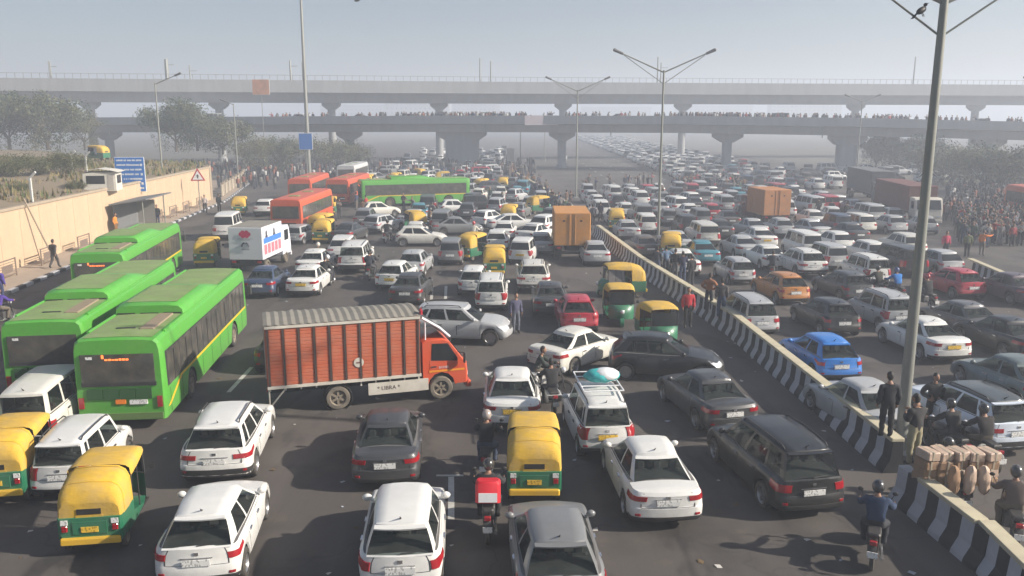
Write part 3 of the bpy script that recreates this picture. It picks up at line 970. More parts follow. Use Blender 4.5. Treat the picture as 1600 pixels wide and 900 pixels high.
        for i in range(3):
            x = -.72 + i * .72
            pk.append(Node('vent', MB().box(x - .28, x + .28, -hl + 3.085, -hl + 3.11, H + .03, H + .07).mesh('bus_vent', INT, 0)))
        pk.append(Node('pod_top', MB().grid([[(x, y, H + .375 - .01 * abs(x)) for x in (-.8, 0, .8)] for y in (-hl + 3.4, -hl + 6.2)]).mesh('pod_top', ROOFDUST, 60)))
        N.append(Node('roof_pod', consistent(pod.mesh('bus_pod', BUSPAINT, 40)), kids=pk))
        N.append(Node('roof_hatch', MB().box(-.35, .2, -hl + 1.1, -hl + 1.18, H + .03, H + .07).mesh('bus_hatch1', DARK, 0)))
        N.append(Node('roof_duct', MB().box(.35, .78, -hl + 1.0, -hl + 3.0, H - .0, H + .075, b=.02).mesh('bus_duct', mat('roof_duct', (.24, .19, .13), .8), 0)))
        for sg in (1, -1):
            N.append(Node('roof_edge', MB().tube((sg * 1.08, -hl + .9, H - .01), (sg * 1.08, hl - .3, H - .01), .05, .05, 6).mesh('bus_roofedge', BUSPAINT, 40)))
    else:
        for y in (-2.6, 1.6):
            N.append(Node('roof_hatch', MB().box(-.4, .4, y - .35, y + .35, H + .02, H + .09, b=.02).mesh('bus_hatch2', ROOFDUST, 0)))
    ty, ri = wheel_meshes(rw, 16, .28, 6, RUBBER, RIMD, '_bus' + kind)
    for x, y in ((1.08, yr_), (-1.08, yr_), (1.08, yf_), (-1.08, yf_)):
        N.append(Node('wheel', ty, (x, y, rw), (0, 0, 0 if x > 0 else math.pi), kids=[Node('rim', ri)]))
    return N, L
BUS = {k: bus_nodes(k) for k in ('low', 'std')}
def bus(kind, px, py, h, color, label, group=None, end='rear', scale=1.0, extra=None, skip=()):
    nodes, L = BUS[kind]
    a = R(h)
    fw = Vector((math.sin(a), math.cos(a), 0))
    p = G(px, py, .36)
    p = p + fw * (L * scale / 2) if end == 'rear' else G(px, py, 0)
    p.z = 0
    PLACED.append((p.x, p.y, fw, L, 2.7))
    return spawn(nodes + (extra or []), 'bus', p, -a, color, label, 'bus', group, scale, skip=skip)

# ------------------------------------------------------------------ trucks
ORANGE = mat('truck_orange', (0.46, 0.10, 0.04), 0.65, 0, 0.3, 2.2, dust=0.4)
ORANGEC = mat('cab_orange', (0.55, 0.075, 0.025), 0.4, 0, 0.08, 3, coat=0.3, dust=0.15)
POST = mat('dark_post', (0.055, 0.035, 0.028), 0.7)
TROOF = mat('truck_roof', (0.20, 0.19, 0.165), 0.85, 0, 0.3, 2.0, dust=0.3)
CREAMW = mat('truck_cream', (0.55, 0.52, 0.46), 0.6, 0, 0.1, 5, dust=0.35)
TANBOX = mat('tan_container', (0.50, 0.22, 0.045), 0.65, 0, 0.2, 3, dust=0.3)
MAROON = mat('maroon_container', (0.13, 0.038, 0.032), 0.65, 0, 0.2, 3, dust=0.2)
GREYC = mat('grey_container', (0.11, 0.115, 0.125), 0.65, 0, 0.2, 3, dust=0.2)
WHITEP = mat('white_panel', (0.62, 0.62, 0.66), 0.5, 0, 0.04, 3)

def text_mesh(s, size, material, bold=0.0):
    """Letters as a real mesh (built-in font), lying in the XZ plane, facing -Y, centred."""
    cu = bpy.data.curves.new('lettering', 'FONT')
    cu.body = s; cu.size = size; cu.align_x = 'CENTER'; cu.align_y = 'CENTER'; cu.extrude = 0.002; cu.offset = bold; cu.resolution_u = 2
    ob = bpy.data.objects.new('lettering_tmp', cu)
    COL.objects.link(ob)
    me = bpy.data.meshes.new_from_object(ob.evaluated_get(bpy.context.evaluated_depsgraph_get()))
    bpy.data.objects.remove(ob); bpy.data.curves.remove(cu)
    me.transform(Matrix.Rotation(R(90), 4, 'X'))
    me.materials.clear(); me.materials.append(material)
    return me

def orange_truck():
    """Medium box truck; local +Y forward; the box is built of ribbed panels between dark posts."""
    N = []
    b0, b1, bz0, bz1, hw_ = -3.05, 2.08, 1.02, 3.06, 1.05
    n = 10
    stp = (b1 - b0 - .12) / n
    rib = MB()
    rows = 16
    pw = stp - .10
    for i in range(rows):                      # horizontal slats of one panel, real corrugation
        z = i / rows * (bz1 - bz0 - .10)
        dz = (bz1 - bz0 - .10) / rows
        rib.prism([(0, -pw / 2, z), (0, -pw / 2, z + dz * .98), (.018, -pw / 2, z + dz * .86), (.018, -pw / 2, z + dz * .12)], (0, pw, 0))
    ribm = consistent(rib.mesh('slatted_panel', ORANGE, 25))
    box = MB().box(-hw_ + .02, hw_ - .02, b0, b1, bz0, bz1 - .03)
    N.append(Node('cargo_box', box.mesh('cargo_box', ORANGE, 0)))
    for sg in (1, -1):
        for i in range(n):
            y = b0 + .06 + (i + .5) * stp
            N.append(Node('side_panel', ribm, (sg * (hw_ - .018), y, bz0 + .05), (0, 0, 0 if sg > 0 else math.pi)))
        for i in range(n + 1):
            y = b0 + .06 + i * stp
            x = sg * hw_
            N.append(Node('post', MB().box(min(x - .03, x + .03), max(x - .03, x + .03), y - .032, y + .032, bz0, bz1).mesh('truck_post', POST, 0)))
        N.append(Node('top_rail', MB().box(sg * hw_ - .045, sg * hw_ + .045, b0 - .02, b1 + .02, bz1 - .035, bz1 + .05).mesh('truck_rail', CREAMW, 0)))
        N.append(Node('bottom_rail', MB().box(sg * hw_ - .045, sg * hw_ + .045, b0 - .02, b1 + .02, bz0 - .06, bz0 + .035).mesh('truck_rail2', CREAMW, 0)))
        gd = MB()
        for i in range(n + 1):
            y = b0 + .06 + i * stp
            if i in (4, 5): continue
            gd.box(sg * .98 - .02, sg * .98 + .02, y - .025, y + .025, (.78 if i > 5 else .86), bz0 - .05)
        N.append(Node('stay', gd.mesh('truck_stays', CREAMW, 0)))
        ug = MB().box(sg * 1.0 - .025, sg * 1.0 + .025, .25, 2.35, .42, .84)
        k = []
        if sg > 0:
            t = text_mesh('* LIBRA *', .2, POST)
            k.append(Node('lettering', t, (1.029, .95, .63), (0, 0, R(90))))
        N.append(Node('side_guard', ug.mesh('truck_guard', CREAMW, 0), kids=k))
        bk = MB().path([(sg * .98, b0 + .02, bz0), (sg * .98, b0 + .02, .30), (sg * .98, b0 + .55, bz0 - .1)], .03)
        N.append(Node('rear_bracket', bk.mesh('truck_bracket', CREAMW, 0)))
    emb = MB().lathe([(0, .001), (0, .17)], 18).lathe([(.003, .17), (.003, .12)], 18)
    N.append(Node('emblem', MB().lathe([(0, .17), (.004, .17), (.004, .001)], 18).mesh('truck_emblem', CREAMW, 0), (hw_ + .02, b0 + 3.0, bz0 + .62)))
    N.append(Node('emblem_mark', MB().box(0, .006, -.09, .09, -.02, .03).mesh('truck_emblem2', MAROON, 0), (hw_ + .021, b0 + 3.0, bz0 + .61)))
    # corrugated roof with crown
    rows = []
    k = 40
    for i in range(k + 1):
        y = lerp(b0 - .05, b1 + .05, i / k)
        dz = .03 if i % 2 else 0
        rows.append([(x, y, bz1 + .055 + .10 * (1 - (x / 1.07) ** 2) + dz) for x in (-1.07, -.55, 0, .55, 1.07)])
    N.append(Node('roof', MB().grid(rows).mesh('truck_roof', TROOF, 0)))
    N.append(Node('rear_door', MB().box(-.98, .98, b0 - .03, b0 + .01, bz0, bz1 - .05).mesh('truck_reardoor', ORANGE, 0), kids=[Node('door_bar', MB().box(-.02, .02, b0 - .06, b0 - .03, bz0, bz1 - .1).mesh('truck_doorbar', CREAMW, 0))]))
    ch = MB().box(-.42, .42, b0, 3.3, .62, .9)
    ch.box(-.95, .95, b0 + .1, b1, .92, 1.0)
    ch.box(-.85, .85, 2.05, 3.6, .55, .95)
    N.append(Node('chassis', ch.mesh('truck_chassis', UNDER, 0)))
    # cab: side profile extruded with shaped front
    c0, c1 = 2.18, 3.78
    prof = [(c0, .72), (c0, 2.12), (c0 + .12, 2.20), (c0 + .75, 2.20), (c0 + .95, 2.12), (c1 - .12, 1.42), (c1 - .02, 1.32), (c1 + .02, .95), (c1, .55), (c1 - .30, .55)]
    yw = 2.78; ra = .50
    for i in range(7):
        a = math.pi * i / 6
        prof.append((yw + .06 + ra * math.cos(a) * .98, .50 + max(0.02, ra * math.sin(a))))
    cab = MB()
    m = len(prof)
    def rowx(x, ins): return [(x, y - (ins if y > c1 - .4 else 0), z - (ins * .6 if z > 2.0 else 0)) for y, z in prof]
    cab.grid([rowx(-.95, .06), rowx(-.90, 0), rowx(.90, 0), rowx(.95, .06)], closed=True)
    cab.poly(rowx(-.95, .06)); cab.poly(rowx(.95, .06)[::-1])
    k = []
    N.append(Node('cab', consistent(cab.mesh('truck_cab', ORANGEC, 35))))
    gl = MB().prism([(-.82, c1 - .155, 1.46), (.82, c1 - .155, 1.46), (.78, c0 + .985, 2.08), (-.78, c0 + .985, 2.08)], (0, .02, .02))
    N.append(Node('windscreen', consistent(gl.mesh('truck_screen', GLASS, 0))))
    for sg in (1, -1):
        x = sg * .952
        pts = [(x, c0 + .30, 1.45), (x, c0 + 1.24, 1.38), (x, c0 + 1.25, 1.48), (x, c0 + .90, 2.04), (x, c0 + .34, 2.06)]
        dk = [Node('side_window', consistent(MB().prism([(px_ + sg * .012, a, b) for px_, a, b in pts], (-sg * .02, 0, 0)).mesh('truck_sidewin', GLASS, 0))),
              Node('handle', MB().box(min(x, x + sg * .03), max(x, x + sg * .03), c0 + .3, c0 + .48, 1.20, 1.24).mesh('truck_handle', DARK, 0))]
        if sg > 0:
            dk.append(Node('stripe', MB().box(x + .008, x + .014, c0 + .22, c0 + 1.50, 1.02, 1.09).mesh('truck_stripe', AMBER, 0)))
            dk.append(Node('lettering', text_mesh('EICHER', .11, WHITEP), (x + .012, c0 + .75, 1.18), (0, 0, R(90))))
        N.append(Node('door', MB().box(min(x - sg * .01, x + sg * .006), max(x - sg * .01, x + sg * .006), c0 + .24, c0 + 1.28, 1.12, 1.45).mesh('truck_door', ORANGEC, 0), kids=dk))
        N.append(Node('headlight', MB().box(sg * .72 - .17, sg * .72 + .17, c1 - .01, c1 + .035, .80, .95, b=.02).mesh('truck_lamp', HEAD, 0)))
        N.append(Node('mirror', MB().path([(x, c0 + 1.25, 1.7), (x + sg * .2, c0 + 1.45, 1.7), (x + sg * .2, c0 + 1.45, 1.35)], .015).box(x + sg * .2 - .09, x + sg * .2 + .09, c0 + 1.42, c0 + 1.48, 1.35, 1.72, b=.02).mesh('truck_mirror', DARK, 0)))
    N.append(Node('bumper', MB().box(-.96, .96, c1 - .05, c1 + .14, .38, .62, b=.05).mesh('truck_bumper', ORANGEC, 0)))
    N.append(Node('grille', MB().box(-.5, .5, c1 - .0, c1 + .03, .98, 1.2).mesh('truck_grille', DARK, 0)))
    # slanted wind shield frame between the box top and the cab roof
    N.append(Node('wind_deflector', MB().prism([(-.85, b1 + .08, 2.98), (.85, b1 + .08, 2.98), (.8, c0 + .95, 2.22), (-.8, c0 + .95, 2.22)], (0, .03, .03)).mesh('truck_deflector', DARK, 0),
                  kids=[Node('deflector_edge', MB().path([(.88, b1 + .1, 3.0), (.83, c0 + .62, 2.60), (.82, c0 + 1.0, 2.24)], .055).mesh('truck_defl_edge', WHITEP, 0)),
                        Node('prop', MB().path([(.86, c0 + .12, 2.2), (.86, c0 + .12, 2.95)], .03).mesh('truck_prop', WHITEP, 0))]))
    N.append(Node('flag', MB().tube((.9, b1, 3.12), (.9, b1 + .1, 3.4), .01, .01, 5).box(.75, 1.0, b1 + .06, b1 + .12, 3.14, 3.30).mesh('truck_flag', mat('red_cloth', (.5, .02, .04), .9), 0)))
    ty, ri = wheel_meshes(.42, 18, .24, 6, RUBBERD, RIMD, '_truck')
    for x, y in ((.88, -.78), (-.88, -.78), (.86, 2.82), (-.86, 2.82)):
        N.append(Node('wheel', ty, (x, y, .42), (0, 0, 0 if x > 0 else math.pi), kids=[Node('rim', ri)]))
    for sg in (1, -1):
        N.append(Node('mudguard', MB().lathe([(-.13, .47), (-.12, .49), (.12, .49), (.13, .47)], 20, c=(sg * .88, -.78, .42)).mesh('truck_mud', UNDER, 50)))
        N.append(Node('tail_light', MB().box(sg * .8 - .1, sg * .8 + .1, b0 - .06, b0 - .02, .82, .93).mesh('truck_tail', TAIL, 0)))
    return N

def box_truck(L, W, z0, z1, m, cabm, key, doors=True, extra=(), rw=.42, cab=True):
    """Truck with a plain ribbed container and a cab in front; built for views from behind, the side or the front."""
    N = []
    hl, hw_ = L / 2, W / 2
    bx = MB().box(-hw_, hw_, -hl, hl, z0, z1, b=.03)
    rib = MB().box(-.012, .022, -.05, .05, 0, z1 - z0 - .2, b=.01).mesh(key + '_rib', m, 0)
    N.append(Node('container', bx.mesh(key + '_box', m, 0), kids=list(extra)))
    nr = int(L / .32)
    for sg in (1, -1):
        for i in range(nr):
            N[0].kids.append(Node('rib', rib, (sg * hw_, -hl + .18 + i * (L - .36) / (nr - 1), z0 + .1), (0, 0, 0 if sg > 0 else math.pi)))
    if doors:
        for sg in (1, -1):
            dk = [Node('lock_bar', MB().tube((sg * .18, -hl - .045, z0 + .1), (sg * .18, -hl - .045, z1 - .1), .02, .02, 6).mesh(key + '_bar', m, 40)),
                  Node('vent', MB().box(sg * .55 - .07, sg * .55 + .07, -hl - .045, -hl - .03, z1 - .55, z1 - .45).mesh(key + '_vent', INT, 0))]
            for j in range(4):
                zc = lerp(z0 + .3, z1 - .25, j / 3)
                dk.append(Node('hinge_strap', MB().box(sg * .62 - .3, sg * .62 + .3, -hl - .036, -hl - .028, zc - .03, zc + .03).mesh(key + '_strap', m, 0)))
            N.append(Node('rear_door', MB().box(sg * hw_ / 2 - hw_ / 2 + .03, sg * hw_ / 2 + hw_ / 2 - .03, -hl - .03, -hl + .01, z0 + .05, z1 - .05).mesh(key + '_door', m, 0), kids=dk))
    N.append(Node('chassis', MB().box(-.45, .45, -hl + .05, hl + 1.6, z0 - .35, z0 - .02).box(-hw_ + .05, hw_ - .05, -hl + .02, -hl + .12, .45, .62).mesh(key + '_ch', UNDER, 0)))
    for sg in (1, -1):
        N.append(Node('tail_light', MB().box(sg * hw_ * .75 - .12, sg * hw_ * .75 + .12, -hl - .02, -hl + .02, z0 - .2, z0 - .08).mesh(key + '_tl', TAIL, 0)))
        N.append(Node('mud_flap', MB().box(sg * hw_ * .78 - .22, sg * hw_ * .78 + .22, -hl + .15, -hl + .17, .25, z0 - .1).mesh(key + '_mf', UNDER, 0)))
    if cab:
        y0, y1 = hl + .12, hl + 1.75
        cb = MB()
        pr = [(y0, .6), (y0, 2.3), (y0 + .15, 2.4), (y1 - .5, 2.38), (y1 - .3, 2.25), (y1 - .04, 1.4), (y1, .55)]
        rx = lambda x, i: [(x, y - i * (y > y1 - .4), z) for y, z in pr]
        w_ = min(1.1, hw_ * .95)
        cb.grid([rx(-w_, .05), rx(-w_ + .06, 0), rx(w_ - .06, 0), rx(w_, .05)], closed=True)
        cb.poly(rx(-w_, .05)); cb.poly(rx(w_, .05)[::-1])
        N.append(Node('cab', consistent(cb.mesh(key + '_cab', cabm, 35))))
        N.append(Node('windscreen', consistent(MB().prism([(-w_ + .12, y1 - .035, 1.45), (w_ - .12, y1 - .035, 1.45), (w_ - .16, y1 - .275, 2.22), (-w_ + .16, y1 - .275, 2.22)], (0, .02, .01)).mesh(key + '_ws', GLASS, 0))))
        for sg in (1, -1):
            x = sg * w_
            N.append(Node('side_window', MB().box(min(x - .01, x + .01), max(x - .01, x + .01), y0 + .4, y1 - .5, 1.45, 2.1).mesh(key + '_sw', GLASS, 0)))
            N.append(Node('headlight', MB().box(sg * w_ * .7 - .16, sg * w_ * .7 + .16, y1 - .02, y1 + .03, .75, .92).mesh(key + '_hl', HEAD, 0)))
        N.append(Node('bumper', MB().box(-w_, w_, y1 - .05, y1 + .1, .35, .6, b=.04).mesh(key + '_bp', cabm, 0)))
    ty, ri = wheel_meshes(rw, 14, .26, 5, RUBBERD, RIMD, '_' + key)
    for y in ((-hl + .9, -hl + 1.9, hl + .75) if L > 6.5 else (-hl + .9, hl + .75)):
        for sg in (1, -1):
            N.append(Node('wheel', ty, (sg * (hw_ - .18), y, rw), (0, 0, 0 if sg > 0 else math.pi), kids=[Node('rim', ri)]))
    return N

def place(nodes, name, px, py, h, label, cat, L, zref=.3, group=None, color=(1, 1, 1), end='rear', scale=1.0, W=2.2):
    a = R(h)
    fw = Vector((math.sin(a), math.cos(a), 0))
    p = G(px, py, zref)
    if end == 'rear': p = p + fw * (L / 2)
    elif end == 'front': p = p - fw * (L / 2)
    else: p = G(px, py, 0)
    p.z = 0
    PLACED.append((p.x, p.y, fw, L, W))
    return spawn(nodes, name, p, -a, color, label, cat, group, scale)

# ------------------------------------------------------------------ motorcycles
BIKEP = objcol('bike_paint', 0.3, 0.1, 0.5, 0.1, 0.03)
def bike_nodes(kind='bike'):
    N = []
    ty, ri = wheel_meshes(.30 if kind == 'bike' else .22, 14, .09, 0, RUBBER, RIM, '_' + kind)
    rwh = .30 if kind == 'bike' else .22
    for y in (-.64, .66):
        N.append(Node('wheel', ty, (0, y, rwh), (0, 0, 0), kids=[Node('rim', ri)]))
    if kind == 'bike':
        N.append(Node('fuel_tank', MB().ball((0, .22, .80), .15, .30, .15, 10, 7).mesh('tank', BIKEP, 60)))
        N.append(Node('seat', MB().box(-.13, .13, -.75, .0, .74, .83, b=.03).mesh('bikeseat', DARK, 0)))
        N.append(Node('engine', MB().box(-.14, .14, -.15, .3, .3, .62, b=.04).mesh('engine', mat('engine_grey', (.12, .12, .12), .5, .6), 0)))
        fr = MB().path([(0, -.6, .3), (0, -.1, .4), (0, .5, .85)], .03).path([(0, -.7, .72), (0, 0, .68)], .03)
        for sg in (1, -1):
            fr.path([(sg * .07, .66, .3), (sg * .07, .48, .95)], .022)
            fr.path([(sg * .08, -.64, .3), (sg * .1, -.55, .74)], .02)
        N.append(Node('frame', fr.mesh('bikeframe', DARK, 40)))
        N.append(Node('exhaust', MB().path([(.13, .2, .3), (.16, -.3, .28), (.17, -.85, .36)], .04).mesh('exhaust', CHROME, 50)))
    else:
        bd = MB()
        bd.grid([[(-.2, -.85, .55), (-.22, -.8, .72), (.22, -.8, .72), (.2, -.85, .55)], [(-.22, -.4, .32), (-.22, -.4, .74), (.22, -.4, .74), (.22, -.4, .32)], [(-.2, .0, .3), (-.2, .0, .7), (.2, .0, .7), (.2, .0, .3)]], closed=True)
        N.append(Node('body', consistent(bd.mesh('scooterbody', BIKEP, 40))))
        N.append(Node('leg_shield', MB().grid([[(-.24, .36, .3), (0, .46, .3), (.24, .36, .3)], [(-.22, .40, .7), (0, .50, .7), (.22, .40, .7)], [(-.16, .44, 1.0), (0, .52, 1.02), (.16, .44, 1.0)]]).mesh('shield', BIKEP, 60)))
        N.append(Node('seat', MB().box(-.16, .16, -.75, .05, .72, .82, b=.04).mesh('scooterseat', DARK, 0)))
        N.append(Node('floorboard', MB().box(-.2, .2, .0, .42, .28, .33).mesh('board', DARK, 0)))
    hb = MB().path([(-.36, .38, 1.04), (-.2, .46, 1.0), (.2, .46, 1.0), (.36, .38, 1.04)], .018)
    N.append(Node('handlebar', hb.mesh('handlebar', DARK, 40)))
    for sg in (1, -1):
        N.append(Node('mirror', MB().tube((sg * .22, .45, 1.02), (sg * .32, .42, 1.22), .008, .008, 5).ball((sg * .34, .42, 1.26), .06, .015, .045, 8, 5).mesh('bikemirror', DARK, 50)))
    N.append(Node('headlight', MB().ball((0, .60, .92), .09, .09, .10, 8, 6).mesh('bikelamp', HEAD, 60)))
    N.append(Node('tail_light', MB().box(-.07, .07, -.92, -.84, .66, .74, b=.01).mesh('biketail', TAIL, 0)))
    N.append(Node('rear_mudguard', MB().grid([[(-.07, y, z), (0, y, z + .02), (.07, y, z)] for y, z in ((-.98, .42), (-.92, .6), (-.75, .68), (-.5, .70))]).mesh('bikemud', DARK, 60)))
    N.append(Node('number_plate', MB().box(-.1, .1, -.995, -.98, .42, .55).mesh('bikeplate', PLATE_W, 0)))
    return N
BIKE, SCOOTER = bike_nodes('bike'), bike_nodes('scooter')
# ------------------------------------------------------------------ people
SKIN = mat('skin', (0.27, 0.145, 0.09), 0.6, 0, 0.12, 9)
HAIR = mat('hair_black', (0.014, 0.012, 0.011), 0.7)
SHOE = mat('shoe_dark', (0.03, 0.027, 0.025), 0.7)
TROU = objcol('trousers', 0.9, 0, 0, 0.02, 0.12)
def _trouser_random():
    m, N, L, b = _base('trousers_far')
    oi = N.new('ShaderNodeObjectInfo')
    cr = N.new('ShaderNodeValToRGB')
    cr.color_ramp.interpolation = 'CONSTANT'
    e = cr.color_ramp.elements
    e[0].color = (.02, .022, .03, 1)
    e[1].position = .35; e[1].color = (.035, .05, .09, 1)
    for p, c in ((.55, (.012, .012, .013, 1)), (.75, (.12, .10, .08, 1)), (.9, (.16, .16, .16, 1))):
        k = e.new(p); k.color = c
    L.new(oi.outputs['Random'], cr.inputs[0]); L.new(cr.outputs[0], b.inputs['Base Color'])
    b.inputs['Roughness'].default_value = 0.9
    return m
TROUF = _trouser_random()

def pose_joints(pose):
    J = dict(pel=(0, 0, .93), spi=(0, .0, 1.14), che=(0, .0, 1.34), nec=(0, .01, 1.47), hed=(0, .03, 1.55))
    for s, sg in (('l', -1), ('r', 1)):
        J['sh' + s] = (sg * .18, 0, 1.39); J['el' + s] = (sg * .235, -.03, 1.12); J['wr' + s] = (sg * .24, .06, .90)
        J['hi' + s] = (sg * .095, 0, .88); J['kn' + s] = (sg * .105, .02, .49); J['an' + s] = (sg * .11, -.01, .09); J['to' + s] = (sg * .13, .15, .04)
    def mv(**k): J.update(k)
    if pose == 'walk':
        mv(knr=(.10, .17, .50), anr=(.10, .24, .10), tor=(.12, .40, .06), knl=(-.10, -.03, .49), anl=(-.10, -.30, .16), tol=(-.12, -.18, .05),
           ell=(-.23, .06, 1.13), wrl=(-.20, .22, .98), elr=(.23, -.12, 1.13), wrr=(.23, -.14, .90))
    elif pose == 'phone':
        mv(elr=(.24, .06, 1.14), wrr=(.10, .28, 1.26), ell=(-.24, .04, 1.13), wrl=(-.07, .27, 1.20), hed=(0, .06, 1.545))
    elif pose == 'akimbo':
        mv(elr=(.36, -.06, 1.16), wrr=(.17, .07, 1.02), ell=(-.36, -.06, 1.16), wrl=(-.17, .07, 1.02), knl=(-.13, .02, .49), anl=(-.17, 0, .09), tol=(-.21, .14, .04))
    elif pose == 'point':
        mv(elr=(.30, .22, 1.36), wrr=(.34, .47, 1.42))
    elif pose == 'ride':
        mv(pel=(0, -.30, .86), spi=(0, -.26, 1.06), che=(0, -.18, 1.27), nec=(0, -.13, 1.40), hed=(0, -.09, 1.48))
        for s, sg in (('l', -1), ('r', 1)):
            mv(**{'sh' + s: (sg * .19, -.15, 1.32), 'el' + s: (sg * .30, .05, 1.12), 'wr' + s: (sg * .33, .32, 1.06), 'hi' + s: (sg * .11, -.28, .84), 'kn' + s: (sg * .22, .14, .74),
                  'an' + s: (sg * .19, .0, .33), 'to' + s: (sg * .21, .15, .30)})
    elif pose == 'pillion':
        mv(pel=(0, -.62, .88), spi=(0, -.60, 1.08), che=(0, -.56, 1.29), nec=(0, -.54, 1.42), hed=(0, -.51, 1.50))
        for s, sg in (('l', -1), ('r', 1)):
            mv(**{'sh' + s: (sg * .19, -.55, 1.34), 'el' + s: (sg * .25, -.40, 1.10), 'wr' + s: (sg * .18, -.24, 1.0), 'hi' + s: (sg * .12, -.60, .86), 'kn' + s: (sg * .26, -.22, .76),
                  'an' + s: (sg * .22, -.38, .36), 'to' + s: (sg * .24, -.24, .33)})
    return {k: Vector(v) for k, v in J.items()}

RAD = dict(pel=(.155, .115), spi=(.145, .11), che=(.165, .12), nec=(.06, .06), hed=(.06, .065), sh=(.075, .075), el=(.05, .05), wr=(.034, .034), hi=(.10, .10), kn=(.068, .068), an=(.046, .05), to=(.042, .035))
BONES = [('pel', 'spi'), ('spi', 'che'), ('che', 'nec'), ('nec', 'hed')] + [b for s in 'lr' for b in (('che', 'sh' + s), ('sh' + s, 'el' + s), ('el' + s, 'wr' + s), ('pel', 'hi' + s), ('hi' + s, 'kn' + s), ('kn' + s, 'an' + s), ('an' + s, 'to' + s))]

def make_person(pose):
    J = pose_joints(pose)
    names = list(J)
    me = bpy.data.meshes.new('skeleton')
    me.from_pydata([J[n] for n in names], [(names.index(a), names.index(b)) for a, b in BONES], [])
    ob = bpy.data.objects.new('skeleton', me)
    COL.objects.link(ob)
    md = ob.modifiers.new('skin', 'SKIN'); md.use_smooth_shade = True; md.branch_smoothing = .6
    sv = me.skin_vertices[0].data
    for i, n in enumerate(names):
        r = RAD[n] if n in RAD else RAD[n[:-1]]
        sv[i].radius = r
        sv[i].use_root = n == 'pel'
    sb = ob.modifiers.new('sub', 'SUBSURF'); sb.levels = 1
    base = bpy.data.meshes.new_from_object(ob.evaluated_get(bpy.context.evaluated_depsgraph_get()))
    bpy.data.objects.remove(ob)
    V = [v.co.copy() for v in base.vertices]; NV = [v.normal.copy() for v in base.vertices]; F = [tuple(p.vertices) for p in base.polygons]
    def seg(p):
        best = None
        for a, b in BONES:
            A, B = J[a], J[b]
            ab = B - A
            t = max(0, min(1, (p - A).dot(ab) / ab.length_squared))
            d = (A + ab * t - p).length
            if best is None or d < best[0]: best = (d, a, b, t)
        return best
    reg = []
    for f in F:
        c = sum((V[i] for i in f), Vector()) / len(f)
        d, a, b, t = seg(c)
        if b == 'hed' or (b == 'nec' and t > .75): r = 0
        elif b.startswith('to'): r = 3
        elif b[:2] in ('hi', 'kn', 'an') or (a == 'pel' and b == 'spi' and t < .25): r = 2
        elif b.startswith('wr') and t > .93: r = 0
        else: r = 1
        reg.append(r)
    body = MB(); body.add(V, F)
    # head with brow, nose, chin and ears; hands with palm, four fingers and a thumb
    hc = J['hed'] + Vector((0, .015, .09))
    def shape(p):
        k = 1.0
        if p.z < -.2: k *= 1 - .22 * (-p.z - .2) * (1 if p.y < .2 else .45)
        nose = math.exp(-((p.x / .16) ** 2 + ((p.z + .12) / .2) ** 2)) * max(0, p.y)
        eye = sum(math.exp(-(((p.x - e) / .14) ** 2 + ((p.z - .06) / .1) ** 2)) for e in (-.33, .33)) * max(0, p.y)
        ear = sum(math.exp(-(((p.y + .05) / .15) ** 2 + ((p.z + .02) / .22) ** 2)) for e in (1,)) * (abs(p.x) > .9)
        return k * (1 + .16 * nose - .05 * eye + .10 * ear)
    body.ball(hc, .078, .098, .125, 16, 12, f=shape)
    for s, sg in (('l', -1), ('r', 1)):
        wv = J['wr' + s]; d = (wv - J['el' + s]).normalized()
        side = Vector((sg, 0, 0)); side = (side - d * side.dot(d)).normalized(); pn = d.cross(side)
        c = wv + d * .05
        body.ball(c, .033, .033, .05, 8, 6)
        fwd = pn * (-sg)
        for k, ln in ((-1.5, .055), (-.5, .066), (.5, .062), (1.5, .048)):
            b0 = wv + d * .085 + fwd * (k * .016)
            b1 = b0 + d * ln * .55 + side * (-.006)
            b2 = b1 + d * ln * .4 + side * (-.018)
            body.tube(b0, b1, .0095, .0085, 5); body.tube(b1, b2, .0085, .006, 5)
        t0 = wv + d * .035 + fwd * .028
        body.tube(t0, t0 + d * .03 + fwd * .025, .011, .009, 5); body.tube(t0 + d * .03 + fwd * .025, t0 + d * .06 + fwd * .028, .009, .007, 5)
    bodym = body.mesh('person_body_' + pose, SKIN, 70)
    def cloth(r, off, nm, m, sg=0):
        mb = MB(); mp = {}
        for f, q in zip(F, reg):
            if q != r or (sg and V[f[0]].x * sg < 0): continue
            ids = []
            for i in f:
                if i not in mp:
                    mp[i] = len(mb.v)
                    p = V[i] + NV[i] * (off + .008 * math.sin(31 * V[i].z + 17 * V[i].x))
                    mb.v.append(tuple(p))
                ids.append(mp[i])
            mb.f.append(tuple(ids)); mb.m.append(0)
        return mb, mb.mesh(nm + pose, m, 70)
    jmb, jm = cloth(1, .022, 'jacket_', CLOTH)
    tmb, tm = cloth(2, .014, 'trousers_', TROU)
    smb, sm = cloth(3, .012, 'shoe_r_', SHOE, 1)
    smb2, sm2 = cloth(3, .012, 'shoe_l_', SHOE, -1)
    hair = MB()
    hair.ball(hc + Vector((0, -.012, .012)), .084, .10, .125, 14, 10, f=lambda p: 1.0 if (p.z > .25 or p.y < -.15) else .72)
    hm = hair.mesh('hair_' + pose, HAIR, 70)
    hel = MB()
    hel.ball(hc + Vector((0, 0, .01)), .125, .145, .145, 14, 10)
    helm = hel.mesh('helmet_' + pose, objcol('helmet_shell', .25, 0, .6, .05), 70)
    vis = MB().ball(hc + Vector((0, .03, -.01)), .118, .125, .07, 12, 6)
    vism = vis.mesh('visor_' + pose, GLASS, 70)
    far = MB()
    far.add(body.v, body.f, 2); far.add(jmb.v, jmb.f, 0); far.add(tmb.v, tmb.f, 1); far.add(hair.v, hair.f, 3); far.add(smb.v, smb.f, 3); far.add(smb2.v, smb2.f, 3)
